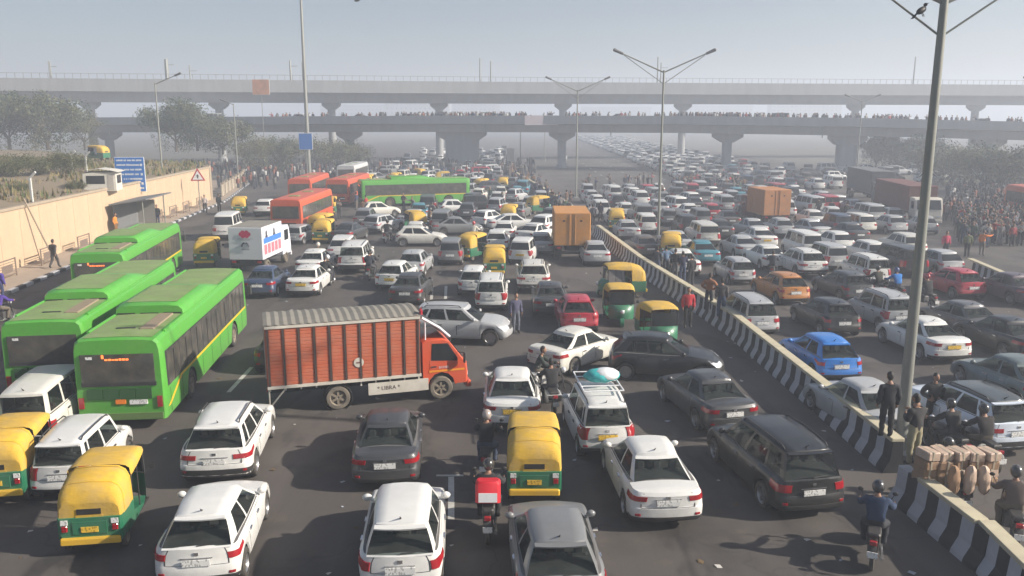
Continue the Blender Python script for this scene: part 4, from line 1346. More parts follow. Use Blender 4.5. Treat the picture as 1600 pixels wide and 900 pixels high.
    nodes = [Node('body', bodym, kids=[]), Node('jacket', jm), Node('trousers', tm, tint='legs'), Node('shoe', sm), Node('shoe', sm2), Node('hair', hm)]
    helmeted = nodes[:5] + [Node('helmet', helm, tint='helmet', kids=[Node('visor', vism)])]
    return dict(near=nodes, helmet=helmeted, far=far.mesh('person_far_' + pose, [CLOTH, TROUF, SKIN, HAIR], 70))
PEOPLE = {p: make_person(p) for p in ('stand', 'walk', 'phone', 'akimbo', 'point', 'ride', 'pillion')}
LOWFIG = []
def low_figure():
    """A small standing figure for the uncountable crowds."""
    m = MB()
    m.ball((0, 0, 1.58), .10, .11, .13, 6, 4, 1)
    m.grid([[(a * .19, b * .11, .80), (a * .2, b * .12, .80)] for a, b in ((1, 1),)] ) if False else None
    m.lathe([(.78, .17), (1.1, .18), (1.38, .2), (1.48, .08)], 7, 'z', mi=0)
    for sg in (1, -1):
        m.tube((sg * .1, 0, 0.02), (sg * .09, 0, .82), .07, .1, 5, 2)
        m.tube((sg * .23, .0, .8), (sg * .2, 0, 1.4), .05, .07, 5, 0)
    return m
LOWF = low_figure()

JACKETS = [(.02, .02, .024), (.03, .035, .05), (.05, .05, .055), (.10, .09, .08), (.02, .03, .07), (.16, .15, .15), (.09, .05, .03), (.30, .03, .03), (.03, .06, .035), (.35, .34, .32), (.07, .07, .10), (.18, .10, .05)]
LEGS = [(.02, .022, .03), (.035, .05, .09), (.012, .012, .013), (.12, .10, .075), (.05, .05, .055)]
def person(px, py, face, label, pose='stand', jacket=None, legs=None, z=0.0, far=None, group=None, scale=1.0, pos=None, helmet=None):
    p = Vector(pos) if pos else G(px, py, z)
    if far is None: far = p.length > 75
    P = PEOPLE[pose]
    col = jacket or rnd.choice(JACKETS)
    if far:
        return spawn(P['far'], 'person', p, -R(face), col, label, 'person', group, scale)
    return spawn(P['helmet'] if helmet else P['near'], 'person', p, -R(face), col, label, 'person', group, scale, {'legs': legs or rnd.choice(LEGS), 'helmet': helmet})
def motorbike(px, py, h, label, rider_label, color=(.02, .02, .022), jacket=None, helmet=None, kind='bike', pillion=None, end='rear', legs=None, pl_jacket=None, group='motorcycles among the cars'):
    a = R(h)
    fw = Vector((math.sin(a), math.cos(a), 0))
    p = G(px, py, .3)
    p = p + fw * .9 if end == 'rear' else G(px, py, 0)
    p.z = 0
    PLACED.append((p.x, p.y, fw, 2.0, .8))
    spawn(BIKE if kind == 'bike' else SCOOTER, 'motorcycle' if kind == 'bike' else 'scooter', p, -a, color, label, 'motorcycle' if kind == 'bike' else 'scooter', group)
    if rider_label:
        person(0, 0, h, rider_label, 'ride', jacket, legs, pos=p, far=False, helmet=helmet, group='motorcycle riders')
    if pillion:
        person(0, 0, h, pillion, 'pillion', pl_jacket, legs, pos=p, far=False, group='motorcycle riders')
    return p
# ------------------------------------------------------------------ the setting: ground, roads, kerb, wall
def asphalt(name, base):
    m, N, L, b = _base(name)
    tc = N.new('ShaderNodeTexCoord')
    def noise(scale, sc=(1, 1, 1), det=6, rough=.6):
        mp = N.new('ShaderNodeMapping'); mp.inputs['Scale'].default_value = sc
        L.new(tc.outputs['Object'], mp.inputs['Vector'])
        n = N.new('ShaderNodeTexNoise'); n.inputs['Scale'].default_value = scale; n.inputs['Detail'].default_value = det; n.inputs['Roughness'].default_value = rough
        L.new(mp.outputs[0], n.inputs['Vector'])
        return n.outputs['Fac']
    def mixc(fac, a, c, lo=.4, hi=.7, amt=1.0):
        r = N.new('ShaderNodeMapRange'); r.inputs['From Min'].default_value = lo; r.inputs['From Max'].default_value = hi; r.inputs['To Max'].default_value = amt
        L.new(fac, r.inputs['Value'])
        x = N.new('ShaderNodeMix'); x.data_type = 'RGBA'
        L.new(r.outputs[0], x.inputs['Factor'])
        if isinstance(a, tuple): x.inputs['A'].default_value = (*a, 1)
        else: L.new(a, x.inputs['A'])
        x.inputs['B'].default_value = (*c, 1)
        return x.outputs['Result']
    c = mixc(noise(.25), base, tuple(v * .62 for v in base), .44, .58)
    c = mixc(noise(.6, (1, .06, 1), 4), c, tuple(v * 1.35 for v in base), .48, .75, .8)       # worn wheel tracks along the lanes
    c = mixc(noise(1.1, det=8), c, (base[0] * 1.7, base[1] * 1.6, base[2] * 1.4), .56, .8, .55)    # dust
    c = mixc(noise(.9, (1, .3, 1), 3), c, (.016, .015, .015), .58, .68, .75)                  # oil stains
    c = mixc(noise(.12, (1, 1, 1), 2), c, tuple(v * 1.28 for v in base), .52, .54, .7)       # relaid patches
    c = mixc(noise(60, det=2), c, tuple(v * 2.2 for v in base), .55, .8, .4)                  # aggregate
    v = N.new('ShaderNodeTexVoronoi'); v.feature = 'DISTANCE_TO_EDGE'; v.inputs['Scale'].default_value = .16
    mp = N.new('ShaderNodeMapping'); L.new(tc.outputs['Object'], mp.inputs['Vector'])
    nz = N.new('ShaderNodeTexNoise'); nz.inputs['Scale'].default_value = 1.5; L.new(tc.outputs['Object'], nz.inputs['Vector'])
    ad = N.new('ShaderNodeMix'); ad.data_type = 'RGBA'; ad.blend_type = 'ADD'; ad.inputs['Factor'].default_value = .8
    L.new(mp.outputs[0], ad.inputs['A']); L.new(nz.outputs['Color'], ad.inputs['B']); L.new(ad.outputs['Result'], v.inputs['Vector'])
    r = N.new('ShaderNodeMapRange'); r.inputs['From Max'].default_value = .006; r.inputs['To Min'].default_value = .3; r.inputs['To Max'].default_value = 0
    L.new(v.outputs['Distance'], r.inputs['Value'])
    x = N.new('ShaderNodeMix'); x.data_type = 'RGBA'; L.new(r.outputs[0], x.inputs['Factor']); L.new(c, x.inputs['A']); x.inputs['B'].default_value = (.015, .015, .015, 1)
    L.new(x.outputs['Result'], b.inputs['Base Color'])
    b.inputs['Roughness'].default_value = .82
    bp = N.new('ShaderNodeBump'); bp.inputs['Strength'].default_value = .25; bp.inputs['Distance'].default_value = .01
    L.new(noise(45, det=3), bp.inputs['Height']); L.new(bp.outputs['Normal'], b.inputs['Normal'])
    MATS[name] = m
    return m
ASPH = asphalt('asphalt', (.071, .062, .056))
EARTH = mat('dry_earth', (.095, .09, .075), .95, 0, .35, .3, dust=.2)
PAVE = mat('pavement_stone', (.34, .27, .21), .9, 0, .15, 1.2, bump=.1, dust=.4)
WALLM = mat('cream_wall', (.50, .365, .24), .85, 0, .16, 1.1, bump=.05, dust=.22, stretch=(1, 1, .2))
WALLJ = mat('wall_joint', (.44, .33, .23), .9)
COPING = mat('wall_coping', (.32, .26, .19), .9, 0, .2, 1)
CONC = mat('grey_concrete', (.30, .31, .315), .85, 0, .28, .8, dust=.15, stretch=(1, 1, .12))
CONCD = mat('dark_concrete', (.33, .34, .36), .85, 0, .28, .8, stretch=(1, 1, .12))
CREAM = mat('cream_cap', (.52, .47, .33), .8, 0, .15, 2, dust=.45)
BLACKP = mat('black_paint', (.010, .012, .017), .7, 0, .3, 4, dust=.05)
WHITEPT = mat('white_paint', (.42, .43, .46), .7, 0, .2, 4, dust=.25)
LINE = mat('road_paint', (.5, .5, .47), .8, 0, .3, 8, dust=.55)
STEEL = mat('galvanised_steel', (.23, .24, .22), .5, .3, .15, 3, dust=.2)
BLUE = mat('sign_blue', (.025, .16, .50), .4, 0, .05, 3)
SIGNW = mat('sign_white', (.72, .73, .74), .5)
REDP = mat('sign_red', (.45, .03, .05), .5)

def sheet(name, pts, z, m, kind='structure'):
    o = link(name, MB().poly([(x, y, z) for x, y in pts]).mesh(name, m, 0))
    return tag(o, kind=kind)
sheet('ground', [(-1500, -60), (1500, -60), (1500, 2500), (-1500, 2500)], -.03, EARTH)
KERB = [(-23.2, -20), (-24.6, 20), (-26.2, 42), (-27.3, 52), (-29.7, 74), (-31.6, 92), (-37, 118), (-52, 170), (-75, 240)]
sheet('road', [(60, -40), (60, 190), (42, 420), (42, 2000), (-18, 2000), (-26, 420)] + KERB[::-1][:-1] + [(-23.2, -40)], 0, ASPH)
def kerbx(y): return interp([(b, a) for a, b in KERB], y)
# pavement behind the kerb and kerb stones painted black and white
WALL0, WALL1 = Vector((-27.2, 18, 0)), Vector((-33.6, 93, 0))
def wallx(y): return lerp(WALL0.x, WALL1.x, (y - WALL0.y) / (WALL1.y - WALL0.y))
py_ = [18 + i * 4.2 for i in range(26)]
pv = MB().grid([[(kerbx(y) - .28, y, .155), (min(wallx(y) - .2, kerbx(y) - 1.2) if y < 94 else kerbx(y) - 7, y, .155)] for y in py_])
pvo = tag(link('pavement', pv.mesh('pavement', PAVE, 0)), kind='structure')
kb = {}
for nm, m in (('b', BLACKP), ('w', WHITEPT)):
    kb[nm] = MB().box(-.14, .14, -.42, .42, 0, .17, b=.03).mesh('kerb_stone_' + nm, m, 0)
y = 20.0; i = 0
while y < 118:
    x = kerbx(y); ang = math.atan2(kerbx(y + .5) - x, .5)
    st = link('kerb_stone', kb['bw'[i % 2]], pvo, (x - .14, y, 0), (0, 0, -ang))
    y += .86; i += 1
# retaining wall of cast panels
wl = link('retaining_wall', None, None, (0, 0, 0))
tag(wl, 'long cream retaining wall beside the pavement', 'wall')
wd = (WALL1 - WALL0); wlen = wd.length; wang = math.atan2(wd.x, wd.y)
pan = MB().box(-.2, .0, -1.235, 1.235, 0, 3.55, b=.02).mesh('wall_panel', WALLM, 0)
cop = MB().box(-.32, .08, -1.25, 1.25, 0, .16, b=.03).mesh('wall_coping', COPING, 0)
n = int(wlen / 2.5)
for i in range(n):
    c = WALL0 + wd * ((i + .5) / n)
    link('panel', pan, wl, (c.x, c.y, .1), (0, 0, -wang))
    link('coping', cop, wl, (c.x, c.y, 3.65), (0, 0, -wang))
link('backing', MB().box(-.6, -.18, -wlen / 2, wlen / 2, 0, 3.6).mesh('wall_backing', WALLJ, 0), wl, (WALL0 + wd / 2), (0, 0, -wang))
link('end_pier', MB().box(-.7, .05, -.3, .3, 0, 3.9, b=.03).mesh('wall_end', COPING, 0), wl, (WALL1.x, WALL1.y + .3, 0), (0, 0, -wang))
# raised bank behind the wall
BANK = mat('bank_soil', (.20, .155, .10), .95, 0, .3, .25, dust=.2)
rows = []
for j in range(22):
    y = 14 + j * 6.5
    x0 = wallx(y) - .55 if y < 94 else wallx(93) - .55 - (y - 93) * .9
    row = []
    for k, off in enumerate((0, 2.5, 6, 11, 18, 28, 45, 90)):
        zz_ = 3.62 + .13 * off ** .62 + .25 * mnoise.noise(Vector((off * .3, y * .11, 0)))
        if y > 140: zz_ *= max(0, 1 - (y - 140) / 25)
        row.append((x0 - off, y, zz_ if k or y > 94 else 3.55))
    rows.append(row)
tag(link('bank_terrain', MB().grid(rows).mesh('bank', BANK, 60)), kind='structure')
def bankz(x, y):
    off = max(0, wallx(min(y, 93)) - .55 - x)
    return (3.62 + .13 * off ** .62 + .25 * mnoise.noise(Vector((off * .3, y * .11, 0)))) * (max(0, 1 - (y - 140) / 25) if y > 140 else 1)
# dry grass and low scrub on the bank: nobody could count it
gm = MB(); gr = random.Random(5)
for i in range(9000):
    y = gr.uniform(38, 100); off = gr.uniform(.3, 26) ** 1.0
    x = wallx(min(y, 93)) - .6 - off
    if mnoise.noise(Vector((x * .15, y * .15, 3))) < -.12: continue
    z = bankz(x, y); h = gr.uniform(.12, .4) * (1.7 if mnoise.noise(Vector((x * .1, y * .1, 9))) > .15 else 1); a = gr.uniform(0, 6.3); w_ = gr.uniform(.05, .13)
    dx, dy = math.cos(a) * w_, math.sin(a) * w_
    gm.add([(x - dx, y - dy, z - .05), (x + dx, y + dy, z - .05), (x + gr.uniform(-.1, .1), y, z + h)], [(0, 1, 2)], 0 if gr.random() < .72 else 1)
tag(link('bank_grass', gm.mesh('bank_grass', [mat('dry_grass', (.17, .135, .06), .9, 0, .3, 2), mat('green_scrub', (.075, .105, .035), .9, 0, .3, 2)], 0)), 'dry grass and scrub growing on the bank above the cream wall', 'grass', kind='stuff')
# lane markings
mk = MB()
def dash(x, y, L_, w_=.14, ang=0.0):
    M = Matrix.Translation((x, y, .004)) @ Matrix.Rotation(-ang, 4, 'Z')
    mk.add([M @ Vector(p) for p in ((-w_ / 2, -L_ / 2, 0), (w_ / 2, -L_ / 2, 0), (w_ / 2, L_ / 2, 0), (-w_ / 2, L_ / 2, 0))], [(0, 1, 2, 3)])
for (px, py, qx, qy) in ((357, 613, 393, 574), (705, 745, 705, 812), (675, 447, 674, 468), (697, 447, 696, 468), (1340, 640, 1322, 612), (850, 300, 852, 306), (1424, 372, 1420, 382)):
    a, b = G(px, py), G(qx, qy)
    d = b - a; c = (a + b) / 2
    dash(c.x, c.y, d.length, .15, math.atan2(d.x, d.y))
for k in range(30):
    for x in (-9.6, -5.5, -1.5, 3.0, 14.5, 19, 23):
        yy = 62 + k * 9 + (x * 7 % 3)
        dash(x, yy, 3.0)
a, b = G(690, 742), G(716, 744); c = (a + b) / 2; dash(c.x, c.y, .1, .7)
rm = link('road_markings', mk.mesh('road_markings', LINE, 0)); tag(rm, kind='structure')

# ------------------------------------------------------------------ concrete median barriers of painted blocks
def barrier(pts, label, name='median_barrier', hgt=.86, blk=2.1, off_first=0):
    e = tag(link(name, None), label, 'barrier', 'striped median barriers')
    # profile: sloped faces
    pr = [(-.33, 0), (-.31, .10), (-.17, .36), (-.13, hgt), (.13, hgt), (.17, .36), (.31, .10), (.33, 0)]
    def piece(L_, m):
        mb = MB().prism([(x, -L_ / 2, z) for x, z in pr], (0, L_, 0))
        return consistent(mb.mesh('barrier_block', m, 0))
    bw = [piece(.42, BLACKP), piece(.42, WHITEPT)]
    cap = MB().box(-.17, .17, -blk / 2 + .008, blk / 2 - .008, hgt - .01, hgt + .085, b=.02).mesh('barrier_cap', CREAM, 0)
    # walk along the polyline
    P = [Vector((*p, 0)) for p in pts]
    segl = [(b - a).length for a, b in zip(P, P[1:])]
    tot = sum(segl)
    def at(s):
        for a, b, l in zip(P, P[1:], segl):
            if s <= l: return a + (b - a) * (s / l), math.atan2((b - a).x, (b - a).y)
            s -= l
        return P[-1], math.atan2((P[-1] - P[-2]).x, (P[-1] - P[-2]).y)
    k = 0
    s = .21
    while s < tot:
        p, an = at(s)
        link('painted_block', bw[(k + off_first) % 2], e, p, (0, 0, -an))
        k += 1; s += .42
    s = blk / 2
    while s < tot:
        p, an = at(s)
        link('cap', cap, e, p, (0, 0, -an))
        s += blk
    return e
def gxy(px, py, z=0):
    p = G(px, py, z); return (p.x, p.y)
barrier([gxy(1404, 688, .9), gxy(1150, 492, .9), gxy(1002, 402, .9), gxy(932, 350, .9)], 'black and white striped median barrier with cream top left of the lamp post')
barrier([(9.3, 9.5), gxy(1565, 838, .9), gxy(1418, 728, .9)], 'striped barrier section in the lower right corner below the lamp post')
barrier([gxy(915, 335, .9), gxy(870, 305, .9), gxy(820, 276, .9), gxy(786, 258, .9)], 'far striped median barrier that people stand along', hgt=.8)
barrier([gxy(1680, 462, .9), gxy(1600, 440, .9), gxy(1524, 408, .9)], 'short striped barrier beside the red hatchback at the right edge')

# ------------------------------------------------------------------ flyover, metro viaduct
def sweep(path, prof, closed=True):
    """prof: (sideways, up) around the path points (x, y, z)."""
    rows = []
    P = [Vector(p) for p in path]
    for i, p in enumerate(P):
        t = (P[min(i + 1, len(P) - 1)] - P[max(i - 1, 0)]); t.z = 0; t.normalize()
        s = Vector((t.y, -t.x, 0))
        rows.append([p + s * a + Vector((0, 0, b)) for a, b in prof])
    return MB().grid(rows, closed=closed)
def dens(path, n=6):
    out = []
    for a, b in zip(path, path[1:]):
        for i in range(n): out.append(tuple(lerp(u, v, i / n) for u, v in zip(a, b)))
    return out + [path[-1]]
FLY = dens([(-170, 183, 7.6), (-95, 176, 8.2), (-14, 160, 8.55), (30, 152, 8.5), (60, 146, 8.1), (100, 137, 7.1), (160, 122, 5.2)])
fl = tag(link('flyover', None), 'grey concrete road flyover crowded with people below the metro viaduct', 'flyover')
link('deck', consistent(sweep(FLY, [(-6.2, 0), (6.2, 0), (6.2, -.35), (4.0, -.6), (-4.0, -.6), (-6.2, -.35)]).mesh('fly_deck', CONC, 30)), fl)
for off in (-2.6, 2.6):
    link('girder', consistent(sweep(FLY, [(off - 1.3, -.5), (off + 1.3, -.5), (off + .9, -1.95), (off - .9, -1.95)]).mesh('fly_girder', CONCD, 30)), fl)
for off in (-6.1, 6.1):
    link('parapet', consistent(sweep(FLY, [(off - .13, -.45), (off + .13, -.45), (off + .13, 1.0), (off - .13, 1.0)]).mesh('fly_parapet', CONC, 30)), fl)
def flyat(x):
    for a, b in zip(FLY, FLY[1:]):
        if a[0] <= x <= b[0]:
            t = (x - a[0]) / (b[0] - a[0]); return tuple(lerp(u, v, t) for u, v in zip(a, b))
    return FLY[-1]
def pier(parent, x, y, ztop, w_, d_, cw, ang, m=CONCD, ch=1.6):
    sh_ = MB()
    sh_.grid([[(math.cos(2 * math.pi * i / 12) * w_ * k, math.sin(2 * math.pi * i / 12) * d_ * k, z) for i in range(12)] for z, k in ((0, 1.25), (.8, 1.2), (.85, 1.0), (ztop - ch, 1.0))], closed=True)
    cp_ = MB().prism([(-w_, -d_ * 1.05, ztop - ch), (w_, -d_ * 1.05, ztop - ch), (cw, -d_ * 1.05, ztop - ch * .4), (cw, -d_ * 1.05, ztop), (-cw, -d_ * 1.05, ztop), (-cw, -d_ * 1.05, ztop - ch * .4)], (0, d_ * 2.1, 0))
    o = link('pier', sh_.mesh('pier', m, 50), parent, (x, y, 0), (0, 0, ang))
    link('pier_cap', consistent(cp_.mesh('pier_cap', m, 0)), o)
    return o
for px, wv, dv, cw in ((722, 3.2, 1.4, 4.6), (878, .8, .8, 2.4), (1137, .9, .9, 2.6), (1325, 1.9, 1.2, 3.0), (1545, .9, .9, 2.6), (545, .9, .9, 2.4), (170, .9, .9, 2.4)):
    # where the pixel column meets the flyover line
    best = min(FLY, key=lambda p: abs((p[0] * FPX / (p[1] * math.cos(PITCH))) + 800 - px))
    X = (px - 800) / FPX * best[1] * .985
    f = flyat(X)
    pier(fl, X, f[1], f[2] - 1.93, wv, dv, cw, 0)
MET = dens([(-230, 150, 12.4), (-110, 172, 12.4), (0, 190, 12.3), (110, 202, 12.2), (240, 212, 12.0)])
me_ = tag(link('metro_viaduct', None), 'long grey metro viaduct with slender masts crossing above the flyover', 'viaduct')
link('girder', consistent(sweep(MET, [(-2.2, 0), (2.2, 0), (3.2, 2.1), (-3.2, 2.1)]).mesh('met_girder', CONCD, 30)), me_)
link('deck', consistent(sweep(MET, [(-5.0, 2.05), (5.0, 2.05), (5.0, 2.5), (-5.0, 2.5)]).mesh('met_deck', CONC, 30)), me_)
for off in (-4.9, 4.9):
    link('parapet', consistent(sweep(MET, [(off - .15, 2.0), (off + .15, 2.0), (off + .15, 4.5), (off - .15, 4.5)]).mesh('met_parapet', CONC, 30)), me_)
def metat(x):
    for a, b in zip(MET, MET[1:]):
        if a[0] <= x <= b[0]:
            t = (x - a[0]) / (b[0] - a[0]); return tuple(lerp(u, v, t) for u, v in zip(a, b))
    return MET[-1]
def colx(px, line):
    best = None
    for a, b in zip(line, line[1:]):
        for k in range(8):
            p = tuple(lerp(u, v, k / 8) for u, v in zip(a, b))
            d = p[1] * math.cos(PITCH)
            q = 800 + p[0] * FPX / d
            if best is None or abs(q - px) < best[0]: best = (abs(q - px), p)
    return best[1]
for px in (-60, 150, 340, 515, 690, 885, 1065, 1335, 1520):
    p = colx(px, MET)
    pier(me_, p[0], p[1], p[2], .85, .85, 1.9, 0, CONC, 1.4)
mast = {}
for px, hh, r_ in ((63, 6.0, .16), (110, 5.4, .16), (245, 6.6, .5), (283, 5.4, .16), (457, 6.6, .28), (490, 5.8, .16), (748, 7.0, .17), (770, 6.4, .17), (1018, 7.6, .17), (1029, 7.0, .17), (1402, 7.4, .17), (1410, 8.2, .17)):
    p = colx(px, MET)
    link('mast', MB().tube((0, 0, 0), (0, 0, hh), r_, r_ * .8, 6).box(-.05, 1.6 if px % 2 else .05, -.05, .05, hh - 1.2, hh - 1.1).mesh('mast', STEEL, 40), me_, (p[0], p[1] + (4.4 if px % 2 else -4.4), p[2] + 2.4))
rl = MB()
for i in range(240):
    x = -170 + i * 1.5
    p = metat(x)
    rl.tube((p[0], p[1] - 4.9, p[2] + 4.45), (p[0], p[1] - 4.9, p[2] + 5.5), .05, .05, 4, cap=False)
ro = link('railing_post', rl.mesh('met_railposts', STEEL, 0), me_); ro['kind'] = 'stuff'
link('top_rail', sweep(MET, [(4.87, 5.45), (4.93, 5.45), (4.93, 5.52), (4.87, 5.52)]).mesh('met_rail', STEEL, 0), me_)
jt = MB().box(-.06, .06, -6.26, -6.2, -.5, 1.03).mesh('fly_joint', BLACKP, 0)
for i_, p_ in enumerate(FLY[6:-6]):
    link('expansion_joint', jt, fl, p_)
dp = MB().tube((0, -6.3, -.4), (0, -6.3, -2.4), .09, .09, 6).mesh('fly_drain', STEEL, 40)
for p_ in FLY[7:-6:3]: link('drain_pipe', dp, fl, (p_[0] + 2, p_[1], p_[2]))
# pale banner hung on the flyover and a board on the metro
p = colx(841, FLY)
tag(link('banner', MB().box(-3, 3, -.04, .04, -.85, .85).mesh('banner', mat('banner_cloth', (.55, .48, .5), .8, 0, .25, 2.5), 0), None, (p[0], p[1] - 6.35, p[2] + .2)), 'pale pink banner hanging on the flyover parapet', 'banner')

# ------------------------------------------------------------------ lamp posts, signs, shelter, railings
def lamp(px, py, hgt, label, arms=((-1, 3.1, 1.35), (1, 3.1, 1.35)), base=.11, dark=False, brace=True, group='street lamps'):
    p = G(px, py)
    e = tag(link('street_lamp', None, None, p), label, 'lamp post', group)
    link('pole', MB().lathe([(0, base * 1.5), (.5, base * 1.5), (.52, base), (hgt, base * .62)], 10, 'z').mesh('lamp_pole', STEEL, 50), e)
    link('base_plate', MB().box(-.28, .28, -.28, .28, 0, .12, b=.03).mesh('lamp_base', CONC, 0), e)
    for sx, ln, up in arms:
        a = link('arm', MB().tube((0, 0, hgt - .15), (sx * ln, 0, hgt - .15 + up), .055, .04, 6).mesh('lamp_arm', STEEL, 50), e)
        if brace:
            link('brace', MB().tube((0, 0, hgt - .95), (sx * ln * .93, 0, hgt - .22 + up * .93), .028, .028, 5).mesh('lamp_brace', STEEL, 50), a)
        d = Vector((sx * ln, 0, up)).normalized()
        h0 = Vector((sx * ln, 0, hgt - .15 + up))
        hd = MB(); hd.tube(h0 - d * .15, h0 + d * .55, .09, .12, 8); hd.tube(h0 + d * .55, h0 + d * .62, .12, .05, 8)
        link('lamp_head', hd.mesh('lamp_head', mat('lamp_grey', (.12, .12, .12), .5), 50), a)
    return p
LP = lamp(1406, 706, 11.95, 'tall double-armed lamp post rising out of frame beside the barrier gap', base=.16)
lamp(1028, 378, 12.4, 'double-armed lamp post on the median behind the standing group')
lamp(900, 309, 12.2, 'double-armed lamp post on the median beyond the tan truck')
lamp(258, 322, 12.6, 'lamp post with one short arm behind the bus shelter', arms=((1, 2.2, .9),), brace=False)
lamp(373, 290, 11.0, 'slim lamp post beyond the end of the cream wall', arms=((-1, 1.2, .5),), brace=False)
lamp(813, 262, 9.0, 'far slim lamp post left of the banner', arms=((1, 1.5, .6),), brace=False)
lamp(851, 252, 9.6, 'far slim lamp post below the banner', arms=((1, 1.5, .6),), brace=False)
lamp(1337, 285, 11.5, 'hazy lamp post in front of the right flyover pier', arms=((-1, 2.0, .8), (1, 2.0, .8)), brace=False)
lamp(-20, 385, 12.6, 'lamp post at the left edge with only its lamp head in view', arms=((1, 1.7, .6),), brace=False)
lamp(1632, 330, 11.5, 'lamp post at the right edge with only its left arm in view', brace=False)
p = G(484, 288)
hm = tag(link('high_mast', None, None, p), 'very tall slender grey mast rising out of the top of the frame', 'mast')
link('pole', MB().lathe([(0, .32), (30, .14)], 10, 'z').mesh('high_mast', STEEL, 50), hm)
link('flange', MB().lathe([(0, .5), (.2, .5), (.21, .33)], 10, 'z').mesh('high_mast_flange', STEEL, 50), hm)
# crow on the near lamp brace
cr = MB(); cr.ball((0, 0, 0), .07, .17, .08, 8, 6); cr.ball((0, .17, .07), .045, .055, .045, 8, 6); cr.tube((0, .21, .07), (0, .29, .06), .016, .003, 5)
cr.add([(-.04, -.13, 0), (.04, -.13, 0), (.05, -.34, -.06), (-.05, -.34, -.06)], [(0, 1, 2, 3)]); cr.tube((0.02, 0, -.06), (0.02, .02, -.17), .008, .008, 4); cr.tube((-.02, 0, -.06), (-.02, .02, -.17), .008, .008, 4)
tag(link('bird', cr.mesh('crow', mat('crow_black', (.01, .01, .012), .6), 60), None, (LP.x - .55, LP.y, 11.95 - .95 + .63), (R(28), 0, R(-70))), 'black crow perched on the brace of the near lamp post', 'bird')
by = MB(); by.ball((0, 0, 0), .1, .3, .09, 8, 5); by.add([(0, .1, 0), (-.55, -.1, .18), (-.5, -.25, .16), (0, -.15, 0), (.55, -.1, .18), (.5, -.25, .16)], [(0, 1, 2, 3), (0, 3, 5, 4)])
bq = G(569, 300); bd_ = 70.0
tag(link('bird', by.mesh('flying_bird', mat('crow_black', (.01, .01, .012), .6), 50), None, ((569 - 800) / FPX * bd_, bd_, 9 + (185.5 - 13) * bd_ / FPX), (0, 0, R(60))), 'dark bird flying high in the pale sky', 'bird')

def board(px, py, zc, w_, h_, label, m, rows=0, seed=1, post=True, thick=.05, cat='sign', name='road_sign', face=0.0, tall=None):
    p = G(px, py)
    e = tag(link(name, None, None, p, (0, 0, R(face))), label, cat)
    bd = link('board', MB().box(-w_ / 2, w_ / 2, -thick, thick, zc - h_ / 2, zc + h_ / 2).mesh('sign_board', m, 0), e)
    link('border', MB().box(-w_ / 2 - .04, w_ / 2 + .04, -thick + .012, thick - .012, zc - h_ / 2 - .04, zc + h_ / 2 + .04).mesh('sign_border', SIGNW, 0), e)
    if post:
        link('post', MB().tube((0, .1, 0), (0, .1, tall or zc + h_ / 2), .07, .06, 8).mesh('sign_post', STEEL, 50), e)
    r_ = random.Random(seed)
    if rows:
        tx = MB()
        for i in range(rows):                      # lines of lettering too small to read
            z = zc + h_ / 2 - (i + .6) * h_ / (rows + .3)
            x = -w_ / 2 + .12 + (.5 if i % 2 == 0 and i > 3 else 0)
            lim = w_ / 2 - (.45 if i % 2 else .2)
            while x < lim:
                ww = r_.uniform(.04, .11)
                tx.box(x, x + ww, -thick - .006, -thick - .001, z - .07, z + .05 + r_.uniform(0, .03))
                x += ww + (.02 if r_.random() < .8 else .09)
            if i % 2:
                tx.box(w_ / 2 - .32, w_ / 2 - .14, -thick - .006, -thick - .001, z - .1, z + .1)
        o = link('lettering', tx.mesh('sign_lettering', SIGNW, 0), bd); o['kind'] = 'stuff'
    return e
board(211, 352, 4.35, 2.35, 2.85, 'large blue direction sign with white lettering above the bus shelter', BLUE, 7, 4, face=6, tall=5.9)
board(481, 291, 6.0, 1.75, 2.1, 'small blue sign on the tall mast post', BLUE, 0)
board(798, 262, 2.4, 1.3, 2.3, 'narrow pale board standing at the far end of the median', mat('pale_board', (.6, .52, .47), .7), 0, name='notice_board')
board(415, 262, 14.7, 3.1, 2.7, 'orange and white billboard high up against the metro viaduct', mat('billboard_print', (.55, .25, .12), .6, 0, .6, .9), 0, name='billboard', cat='billboard')
p = G(313, 330)
ws = tag(link('warning_sign', None, None, p, (0, 0, R(8))), 'triangular red-edged warning sign in front of the cream wall', 'sign')
for nm, r_, m, y in (('red_border', .72, REDP, 0), ('face', .50, SIGNW, -.03)):
    link(nm, MB().prism([(-r_, y, 3.0 + .12 * (r_ == .5)), (r_, y, 3.0 + .12 * (r_ == .5)), (0, y, 3.0 + .12 * (r_ == .5) + r_ * 1.73)], (0, -.025, 0)).mesh('triangle_' + nm, m, 0), ws)
link('symbol', MB().box(-.06, .06, -.065, -.056, 3.25, 3.62).box(-.14, .14, -.066, -.057, 3.45, 3.52).mesh('sign_symbol', BLACKP, 0), ws)
link('post', MB().tube((0, .06, 0), (0, .06, 4.1), .05, .05, 8).mesh('warn_post', STEEL, 50), ws)
